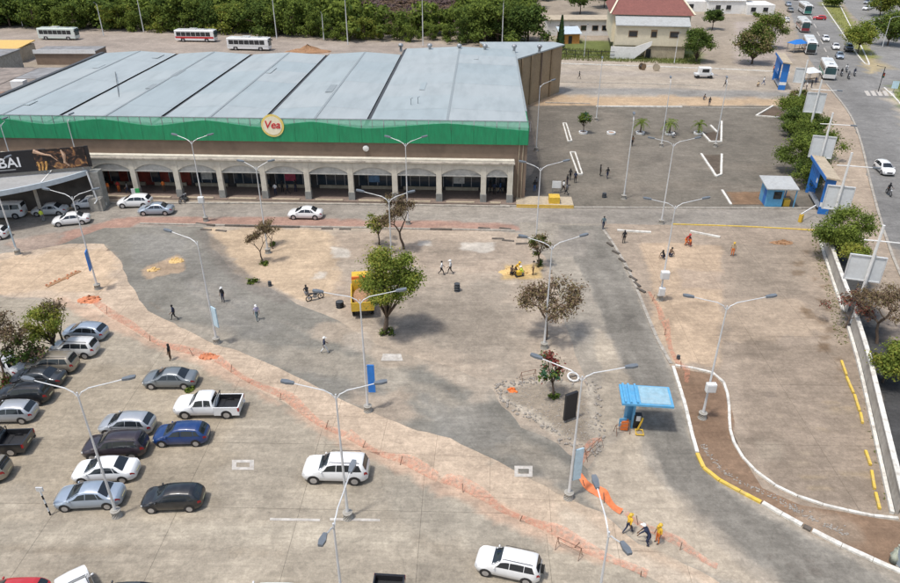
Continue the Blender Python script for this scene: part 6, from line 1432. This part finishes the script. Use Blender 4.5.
# ---- wooded belt behind the bus yard
protos = []
for i in range(6):
    rnd = random.Random(70+i); cs = [Vector((rnd.gauss(0,2.2), rnd.gauss(0,2.2), rnd.uniform(1.0,7.8))) for _ in range(16)]
    cr = leaves(rnd, cs, 3600, 1.9, .33, .75, zmin=.25).mesh('crown', [LF[m] for m in (('green2','green2','green'),('green','green2','green'),('dark','green2','dark'),('green','yellow','green'),('dark','green2','green2'),('green2','green','green'))[i]])
    tb = MB(); tb.tube([(0,0,-.1),(.1,.1,3),(0,0,6)], [.28,.2,.08], 7)
    for c in cs[:7]: tb.tube([(0,.05,2.6), tuple(c)], [.1,.03], 5)
    protos.append((cr, tb.mesh('trunk', M['bark'])))
WG = 'trees at the edge of the wood behind the bus yard'; rnd = random.Random(9)
def wood_tree(X, Y, s, k, label, group=WG):
    r = empty('woodland_tree', (X, Y, 0), rnd.random()*6.28, label, 'tree', group); r.scale = (s*rnd.uniform(.9,1.2), s*rnd.uniform(.9,1.2), s*rnd.uniform(.85,1.1)); link('crown', protos[k][0], r); link('trunk', protos[k][1], r)
x = -150.; wi = 0
while x < 23:
    yb = np.interp(x, [-150, -110, -60, -30, 0, 36], [224, 221, 213, 203, 200, 197]) + 4 + rnd.uniform(-1, 2.5)
    s = rnd.uniform(.75, 1.15); k = rnd.randrange(6)
    if 6 < x < 24: s = rnd.uniform(1.1, 1.4); k = rnd.choice((2, 4, 0))
    if -32 < x < 4: s = rnd.uniform(.5, .72); k = rnd.choice((3, 5, 1, 0))
    wood_tree(x, yb, s, k, ('dark green' if k in (2, 4) else 'mid green' if k in (0, 5) else 'light green') + ' bushy tree, ' + nth(wi) + ' from the left along the wood edge behind the bus yard'); wi += 1; x += rnd.uniform(3.6, 5.6)
# the wood beyond reads as one mass
fb_v = []; fb_f = []; fb_m = []
rn = np.random.default_rng(5)
mass = MB(); cr_src = []
for i in range(4):
    rr = random.Random(90+i); cs = [Vector((rr.gauss(0,2.2), rr.gauss(0,2.2), rr.uniform(2.0,7.0))) for _ in range(10)]; cr_src.append(leaves(rr, cs, 620, 2.2, .62, .7, zmin=.4))
def scatter(name, label, fn, count, mats, seed, smin=.7, smax=1.3):
    rr = random.Random(seed); V = []; F = []; MI = []; n0 = 0; c = 0; tries = 0
    while c < count and tries < count*20:
        tries += 1; p = fn(rr)
        if p is None: continue
        s = cr_src[rr.randrange(4)]; a = rr.random()*6.28; k = rr.uniform(smin, smax); ca, sa = math.cos(a)*k, math.sin(a)*k
        A = np.array(s.v); W = np.stack([A[:,0]*ca-A[:,1]*sa+p[0], A[:,0]*sa+A[:,1]*ca+p[1], A[:,2]*k*p[2]], 1); V.append(W); F += [(q[0]+n0, q[1]+n0, q[2]+n0, q[3]+n0) for q in s.f]; MI += [(m+c*7) % len(mats) if rr.random() < .3 else c % len(mats) for m in s.m]; n0 += len(W); c += 1
    me = bpy.data.meshes.new(name); me.from_pydata(np.concatenate(V).tolist(), [], F)
    for m in mats: me.materials.append(LF[m])
    me.polygons.foreach_set('material_index', MI); me.update(); tag(link(name, me), label, 'wood', kind='stuff')
def brushy(X, Y): return -34 < X < 5 and Y > 216 + abs(X+14)*.5
def f_wood(rr):
    X = rr.uniform(-190, 44); Y = rr.uniform(205, 330); lim = np.interp(X, [-190, -110, -60, -30, 0, 44], [232, 229, 221, 211, 208, 205])
    return None if Y < lim or brushy(X, Y) or X > 22+(Y-205)*.10 else (X, Y, 1.)
scatter('wood', 'dense green wood filling the top edge behind the bus yard', f_wood, 780, ('green2','green','green','green2','dark'), 1)
scatter('dry_brush', 'purple brown dry brush in the clearing of the wood', lambda rr: (lambda X, Y: (X, Y, .32) if brushy(X, Y) else None)(rr.uniform(-36, 8), rr.uniform(214, 310)), 300, ('purple','brown','purple'), 2, .5, .9)
scatter('far_trees', 'far trees beyond the houses at the top right', lambda rr: (lambda X, Y: (X, Y, 1.) if abs(X-118-(Y-264)*.42) > 24 else None)(rr.uniform(20, 260), rr.uniform(288, 420)), 150, ('green2','dark','green'), 3)
# tufts of grass
def grass(name, label, poly, n, seed, s=.22):
    rr = random.Random(seed); P = pts(poly); b = MB(); xs = [p[0] for p in P]; ys = [p[1] for p in P]
    X = np.array([rr.uniform(min(xs), max(xs)) for _ in range(n)]); Y = np.array([rr.uniform(min(ys), max(ys)) for _ in range(n)]); k = sdist(X, Y, P) < 0
    for x, y in zip(X[k], Y[k]):
        for _ in range(3):
            a = rr.random()*6.28; h = rr.uniform(.5,1.3)*s; b.add([(x-.05*math.cos(a), y-.05*math.sin(a), 0), (x+.05*math.cos(a), y+.05*math.sin(a), 0), (x+rr.gauss(0,.1), y+rr.gauss(0,.1), h)], [(0,1,2)], rr.randrange(3))
    tag(b.build(name, [LF['green'], LF['dry'], LF['green2']]), label, 'grass', kind='stuff')
grass('grass', 'green grass before the cream house and hut', [(556,48),(700,56),(700,65),(556,60)], 5200, 1, .5); grass('grass', 'yellowing grass on the avenue median', [(822,2),(838,25),(858,55),(866,62),(868,56),(858,36),(846,14),(838,2)], 3200, 2, .4); grass('grass', 'grass on the junction corner at the right edge', [(895,82),(960,80),(960,140),(912,112),(896,96)], 2200, 3, .35)
grass('weeds', 'weeds and litter along the boundary wall', [(812,246),(822,244),(845,312),(848,345),(836,345),(828,300)], 2400, 4, .12); grass('weeds', 'sparse weeds on the lower wall foot', [(858,380),(866,380),(890,500),(884,500)], 700, 5, .12)
# ================================================================== PEOPLE
def body_mesh(name, J, extra=()):
    """one continuous skinned body; J: joint -> (x, y, z, radius); forward is +y"""
    bones = [('pelvis','waist','T'),('waist','chest','S'),('chest','neck','S'),('neck','head','K'),('head','crown','H'),('head','nose','K')]
    for s in 'LR':
        bones += [('chest','sh'+s,'S'),('sh'+s,'el'+s,'S'),('el'+s,'wr'+s,'K'),('wr'+s,'pa'+s,'K')]
        bones += [('pa'+s,'f%d%s' % (k, s),'K') for k in range(4)] + [('wr'+s,'th'+s,'K')]
        bones += [('pelvis','hip'+s,'T'),('hip'+s,'kn'+s,'T'),('kn'+s,'an'+s,'T'),('an'+s,'to'+s,'B')]
    for s in 'LR':
        w, e = Vector(J['wr'+s][:3]), Vector(J['el'+s][:3]); d = (w-e).normalized(); sx = Vector((0,1,0)) if abs(d.y) < .8 else Vector((1,0,0)); sx = (sx - d*sx.dot(d)).normalized()
        J['pa'+s] = (*(w+d*.07), .034)
        for k in range(4): J['f%d%s' % (k, s)] = (*(w+d*(.15+.012*(1.5-abs(k-1.5)))+sx*(k-1.5)*.021), .010)
        J['th'+s] = (*(w+d*.07+sx*.055), .012)
    names = list(J); idx = {n: i for i, n in enumerate(names)}
    me = bpy.data.meshes.new('tmp'); me.from_pydata([J[n][:3] for n in names], [(idx[a], idx[b]) for a, b, _ in bones], [])
    o = bpy.data.objects.new('tmp', me); col.objects.link(o); m = o.modifiers.new('skin', 'SKIN'); m.use_smooth_shade = True
    for i, n in enumerate(names):
        sv = me.skin_vertices[0].data[i]; r = J[n][3]; sv.radius = (r, r); sv.use_root = n == 'pelvis'
    o.modifiers.new('sub', 'SUBSURF').levels = 1
    dg = bpy.context.evaluated_depsgraph_get(); out = bpy.data.meshes.new_from_object(o.evaluated_get(dg)); bpy.data.objects.remove(o); out.name = name
    out.materials.clear()
    for k in range(5): out.materials.append(None)
    segs = [(Vector(J[a][:3]), Vector(J[b][:3]), t, (J[a][3]+J[b][3])/2) for a, b, t in bones]; MI = {'S': 0, 'T': 1, 'K': 2, 'B': 3, 'H': 4}
    for p in out.polygons:
        c = p.center; best = (1e9, 0)
        for a, b, t, r in segs:
            e = b-a; u = max(0, min(1, (c-a).dot(e)/max(1e-9, e.length_squared))); d = (c-a-e*u).length-r
            if d < best[0]: best = (d, MI[t])
        p.material_index = best[1]; p.use_smooth = True
    return out
def std(hipz=.90, arms=None, legs=None, lean=0., head=0.):
    J = {'pelvis': (0,0,hipz,.13), 'waist': (0,lean*.25,hipz+.18,.125), 'chest': (0,lean*.6,hipz+.40,.155), 'neck': (0,lean*.85,hipz+.57,.055), 'head': (0,lean*.95+head,hipz+.68,.095), 'crown': (0,lean+head,hipz+.78,.075), 'nose': (0,lean*.95+head+.10,hipz+.69,.018)}
    for s, g in (('L',-1),('R',1)):
        J['sh'+s] = (g*.19, lean*.68, hipz+.46, .065); J['hip'+s] = (g*.095, 0, hipz-.06, .095)
        a = arms[s]; J['el'+s] = (*a[0], .042); J['wr'+s] = (*a[1], .03); l = legs[s]; J['kn'+s] = (*l[0], .062); J['an'+s] = (*l[1], .042); J['to'+s] = (*l[2], .038)
    return J
POSE = {}
POSE['stand'] = body_mesh('standing', std(.90, {'L': ((-.25,.0,1.08),(-.24,.08,.82)), 'R': ((.25,.0,1.08),(.24,.10,.83))}, {'L': ((-.10,.02,.48),(-.11,-.02,.08),(-.12,.13,.04)), 'R': ((.10,.03,.48),(.12,-.01,.08),(.14,.14,.04))}))
POSE['walk'] = body_mesh('walking', std(.89, {'L': ((-.25,.10,1.08),(-.22,.28,.92)), 'R': ((.25,-.12,1.08),(.25,-.10,.82))}, {'L': ((-.10,-.05,.47),(-.10,-.36,.16),(-.10,-.26,.05)), 'R': ((.10,.20,.50),(.10,.28,.08),(.10,.43,.06))}, .05))
POSE['bend'] = body_mesh('bending', std(.80, {'L': ((-.22,.62,.90),(-.14,.72,.62)), 'R': ((.22,.60,.88),(.14,.76,.60))}, {'L': ((-.16,.16,.44),(-.15,-.06,.08),(-.16,.10,.04)), 'R': ((.15,.22,.45),(.15,.04,.08),(.16,.20,.04))}, .52))
POSE['crouch'] = body_mesh('crouching', std(.36, {'L': ((-.24,.42,.58),(-.12,.56,.34)), 'R': ((.24,.42,.58),(.12,.58,.32))}, {'L': ((-.18,.36,.46),(-.14,.04,.08),(-.15,.19,.04)), 'R': ((.18,.38,.44),(.14,.06,.08),(.15,.21,.04))}, .30))
POSE['sit'] = body_mesh('riding', std(.86, {'L': ((-.30,.28,1.06),(-.33,.50,1.06)), 'R': ((.30,.28,1.06),(.33,.50,1.06))}, {'L': ((-.20,.38,.66),(-.20,.16,.30),(-.20,.30,.26)), 'R': ((.20,.38,.66),(.20,.16,.30),(.20,.30,.26))}, .10))
def cl(n, c): 
    if n not in M: M[n] = mat('cloth_' + n, c, .85, var=.15, scale=6)
    return M[n]
for n, c in (('skin',(.16,.085,.055)),('skin2',(.10,.055,.038)),('hair',(.012,.010,.009)),('shoe',(.03,.028,.026)),('c_white',(.66,.66,.65)),('c_black',(.016,.016,.018)),('c_navy',(.018,.026,.06)),('c_grey',(.16,.16,.17)),('c_blue',(.05,.12,.28)),('c_orange',(.66,.17,.03)),('c_red',(.42,.04,.03)),('c_hivis',(.55,.66,.06)),('c_yellow',(.68,.40,.03)),('c_tan',(.40,.30,.18)),('c_lilac',(.42,.38,.50)),('c_brown',(.12,.07,.04)),('c_tealgrey',(.10,.15,.17))): cl(n, c)
def person(px, py, pose, face, shirt, trousers, label, hat=None, bag=None, group=None, z=.02, loc=None, h=1.0, skin='skin'):
    X, Y = loc if loc else at(px, py); r = empty('person', (X, Y, z), R(face-90), label, 'person', group); r.scale = (h,)*3
    o = link('body', POSE[pose], r)
    for i, m in enumerate((shirt, trousers, skin, 'shoe', 'hair')): o.material_slots[i].link = 'OBJECT'; o.material_slots[i].material = M[m]
    J = {'stand': (0,0,1.58), 'walk': (0,.05,1.57), 'bend': (0,.50,1.48), 'crouch': (0,.29,1.04), 'sit': (0,.1,1.54)}[pose]
    if hat:
        b = MB(); n = 14; v = []; f = []
        for t, rr in ((0,.135),(.05,.125),(.10,.10),(.135,.05),(.14,.0)): v += [(J[0]+rr*math.cos(2*math.pi*k/n), J[1]+rr*math.sin(2*math.pi*k/n)*1.12, J[2]+.03+t) for k in range(n)]
        for a in range(4):
            for k in range(n): f.append((a*n+k, a*n+(k+1)%n, (a+1)*n+(k+1)%n, (a+1)*n+k))
        b.add(v, f); b.add([(J[0]-.08,J[1]+.10,J[2]+.03),(J[0]+.08,J[1]+.10,J[2]+.03),(J[0]+.06,J[1]+.22,J[2]+.02),(J[0]-.06,J[1]+.22,J[2]+.02)], [(0,1,2,3)]); b.build('hard_hat' if hat != 'helmet' else 'helmet', M[{'white': 'white', 'yellow': 'yellow', 'red': 'red', 'helmet': 'black', 'blue': 'blue'}[hat]], r, True)
    else: MB().ball((J[0], J[1]-.02, J[2]+.04), .115, 10, 6, z=(.95,1.05,.9)).build('hair', M['hair'], r, True)
    return r
person(175, 320, 'walk', 200, 'c_navy', 'c_black', 'person in dark clothes walking on the left edge of the access road')
person(223.5, 302, 'stand', 250, 'c_black', 'c_navy', 'person in dark jacket and white cap on the access road', hat='white')
person(257.5, 320, 'walk', 300, 'c_lilac', 'c_tealgrey', 'person in pale lilac top right of the lamp with pale sign', hat='white')
person(171, 360, 'stand', 180, 'c_black', 'c_brown', 'person in black just behind the grey sedan at the netting')
person(325, 353, 'walk', 20, 'c_navy', 'c_white', 'person in dark top and white cap on the access road below the orange truck', hat='white')
person(441.5, 275, 'walk', 0, 'c_white', 'c_black', 'left of two people in white shirts crossing the plaza'); person(450.5, 274, 'walk', 180, 'c_white', 'c_black', 'right of two people in white shirts crossing the plaza', hat='white')
person(307.5, 296, 'crouch', 120, 'c_black', 'c_grey', 'crouching person in black left of the drum on the plaza')
person(603, 229, 'walk', 270, 'c_tealgrey', 'c_navy', 'person in grey-blue walking down beside the service road')
person(623.5, 243.5, 'stand', 90, 'c_black', 'c_black', 'person in black at the loose kerb blocks')
person(685, 245, 'bend', 300, 'c_red', 'c_orange', 'left of two stooping workers in orange red at the top of the yard', hat='red'); person(690.5, 246, 'crouch', 200, 'c_orange', 'c_red', 'right of two stooping workers in orange red at the top of the yard')
person(664, 259, 'crouch', 200, 'c_black', 'c_navy', 'crouching person in black behind the yard lamp'); person(669, 257, 'crouch', 20, 'c_brown', 'c_navy', 'crouching person in brown right of the yard lamp')
person(732, 256, 'stand', 240, 'c_tan', 'c_orange', 'worker in pale orange overalls standing alone on the yard', hat='yellow')
person(627.5, 533, 'walk', 30, 'c_yellow', 'c_navy', 'worker in yellow vest, leftmost of the three near the netting', hat='yellow')
person(648.5, 545, 'bend', 150, 'c_navy', 'c_navy', 'worker in dark blue with white hard hat, middle of the three', hat='white')
person(657, 543, 'stand', 200, 'c_yellow', 'c_orange', 'worker in orange and yellow, rightmost of the three', hat='yellow')
person(43.5, 222, 'stand', 90, 'c_hivis', 'c_grey', 'marshal in lime yellow vest beside the taxis under the canopy')
for i, (x, y, p, f, s, t, l, hh) in enumerate(((515,274,'bend',330,'c_yellow','c_brown','worker bending on the left of the sand heap','yellow'), (523,276,'crouch',160,'c_hivis','c_grey','worker in lime vest crouching on the sand heap','white'), (511,276,'crouch',60,'c_brown','c_black','worker in brown crouching left of the compactor',None), (533,275,'stand',180,'c_tan','c_brown','worker in tan standing right of the sand heap',None))): person(x, y, p, f, s, t, l, hat=hh)
person(600, 176, 'stand', 0, 'c_black', 'c_black', 'left of two people in black walking in the upper car park'); person(607, 178.5, 'walk', 280, 'c_black', 'c_navy', 'right of two people in black walking in the upper car park')
person(632, 146, 'walk', 90, 'c_brown', 'c_black', 'dark person beside the pole lamp in the upper car park'); person(664, 130, 'stand', 270, 'c_black', 'c_black', 'standing dark person left of the second palm'); person(672, 138, 'crouch', 0, 'c_white', 'c_grey', 'person in white sitting below the palm with lamp')
for i, (x, y, f, s, t) in enumerate(((563,192,20,'c_white','c_black'),(567,186,200,'c_black','c_navy'),(570,180,90,'c_black','c_black'),(575,183,270,'c_navy','c_black'),(566.5,195,150,'c_grey','c_black'))): person(x, y, 'stand' if i % 2 else 'walk', f, s, t, ('person in white at the gathering beside the store corner','person in black with navy trousers at the gathering','person in all black, farthest back of the gathering','person in navy at the right of the gathering','person in grey, nearest of the gathering')[i], group='people gathered beside the store corner')
person(709, 106, 'walk', 250, 'c_black', 'c_navy', 'dark person walking on the sand strip of the back street'); person(703, 100, 'crouch', 0, 'c_brown', 'c_grey', 'crouching person on the sand strip of the back street'); person(579, 79, 'walk', 0, 'c_black', 'c_black', 'dark person walking on the back street beside the store wing'); person(725, 87, 'walk', 180, 'c_navy', 'c_black', 'dark person on the back street below the work trailer')
person(763, 85, 'walk', 0, 'c_white', 'c_blue', 'person in white crossing the back street near the far shelter'); person(757, 87, 'crouch', 30, 'c_tan', 'c_brown', 'person in tan crouching near the far shelter'); person(773, 73, 'stand', 0, 'c_orange', 'c_black', 'person in orange at the foot of the far shelter')
for i, (x, y, s) in enumerate(((811,88,'c_black'),(815,85,'c_navy'),(806,90,'c_white'),(803,87,'c_tealgrey'))): person(x, y, 'stand', 80*i, s, 'c_navy', ('person in black at the corner stall','person in navy right of the corner stall','person in white at the corner stall','person in grey-blue left of the corner stall')[i], group='people at the corner stalls')
# people under the arcade
AR = 'people under the store arcade'
def arc_person(px, dy, pose, f, s, t, label):
    X, Y = at(px, 199); q = (X + .06*dy, Y + dy); return person(0, 0, pose, f, s, t, label, group=AR, z=.18, loc=q)
arc_person(104, 1.6, 'stand', 250, 'c_orange', 'c_brown', 'person in orange under the leftmost open arch'); arc_person(113, 2.0, 'stand', 290, 'c_red', 'c_orange', 'person in red and orange under the leftmost open arch'); arc_person(124, 1.5, 'walk', 200, 'c_grey', 'c_navy', 'person in grey under the leftmost open arch'); arc_person(158, 2.2, 'stand', 270, 'c_orange', 'c_brown', 'person in orange in the red lit shop')
arc_person(274, 1.0, 'stand', 270, 'c_white', 'c_navy', 'person in white under the arch below the round logo'); arc_person(286, 1.2, 'walk', 190, 'c_navy', 'c_black', 'person in navy under the arch below the round logo'); arc_person(279, 2.0, 'stand', 300, 'c_black', 'c_black', 'person in black under the arch below the round logo'); arc_person(292, 2.2, 'stand', 260, 'c_black', 'c_navy', 'person in black right under the arch below the round logo'); arc_person(262, 1.6, 'walk', 0, 'c_black', 'c_grey', 'person in black beside the column left of the logo arch')
arc_person(494, 1.2, 'stand', 270, 'c_navy', 'c_black', 'person in navy under the narrow end arch'); arc_person(500, 1.5, 'walk', 10, 'c_blue', 'c_navy', 'person in blue under the narrow end arch'); arc_person(490, 2.0, 'stand', 200, 'c_black', 'c_black', 'person in black at the back of the narrow end arch')
arc_person(519, 1.4, 'crouch', 250, 'c_black', 'c_brown', 'person sitting on the entrance step, left'); arc_person(523, 1.6, 'crouch', 290, 'c_navy', 'c_black', 'person sitting on the entrance step, right'); arc_person(535, 2.2, 'stand', 270, 'c_black', 'c_blue', 'person in black by the lamp at the entrance step'); arc_person(537, 3.4, 'stand', 240, 'c_grey', 'c_black', 'person in grey by the lamp at the entrance step')
gs_ = empty('vendor_sign', at(137, 199)+(.18,), R(10), 'green and white vendor board in front of the second column', 'sign'); MB().box(-.5, .0, -.05, .05, .1, 1.3).build('board', M['white'], gs_); MB().box(.01, .55, -.05, .05, .1, 1.3).build('board', mat('vendor_green', (.05,.4,.12), .6), gs_)
MB().box(-.45,-.4,-.04,.04,0,.1).build('leg', M['steel'], gs_)
wb = empty('white_notice_board', at(556, 193)+(.02,), R(-5), 'white notice board beside the gathering at the store corner', 'sign'); MB().box(-.6, .6, -.04, .04, .7, 1.7).build('board', M['white'], wb)
for x in (-.5, .5): MB().box(x-.04, x+.04, -.03, .03, 0, .7).build('leg', M['steel'], wb)
# motorcycles and riders
def moto_rider(px, py, hd, label, shirt, trousers, hat='helmet', group=None):
    motorcycle(at(px, py), R(hd), 'motorcycle under the ' + label, group=group); X, Y = at(px, py)
    person(0, 0, 'sit', hd, shirt, trousers, label, hat=hat, group=None, loc=(X-.28*math.cos(R(hd)), Y-.28*math.sin(R(hd))))
moto_rider(888, 195, 262, 'rider in black alone on the near avenue', 'c_black', 'c_black')
moto_rider(841, 76, 250, 'rider in black, left of the group at the junction', 'c_black', 'c_navy'); moto_rider(846, 72, 250, 'rider in white, middle of the group at the junction', 'c_white', 'c_navy'); moto_rider(854, 76, 250, 'rider in navy, right of the group at the junction', 'c_navy', 'c_navy'); moto_rider(848, 79, 255, 'rider in grey, nearest of the group at the junction', 'c_grey', 'c_black')
motorcycle(at(186, 201.5), R(100), 'black motorcycle parked before the third arch'); motorcycle(at(183, 202), R(80), 'black motorcycle leaning beside the parked one before the third arch'); motorcycle(at(315, 300), R(30), 'small motorcycle parked beside the crouching person on the plaza')
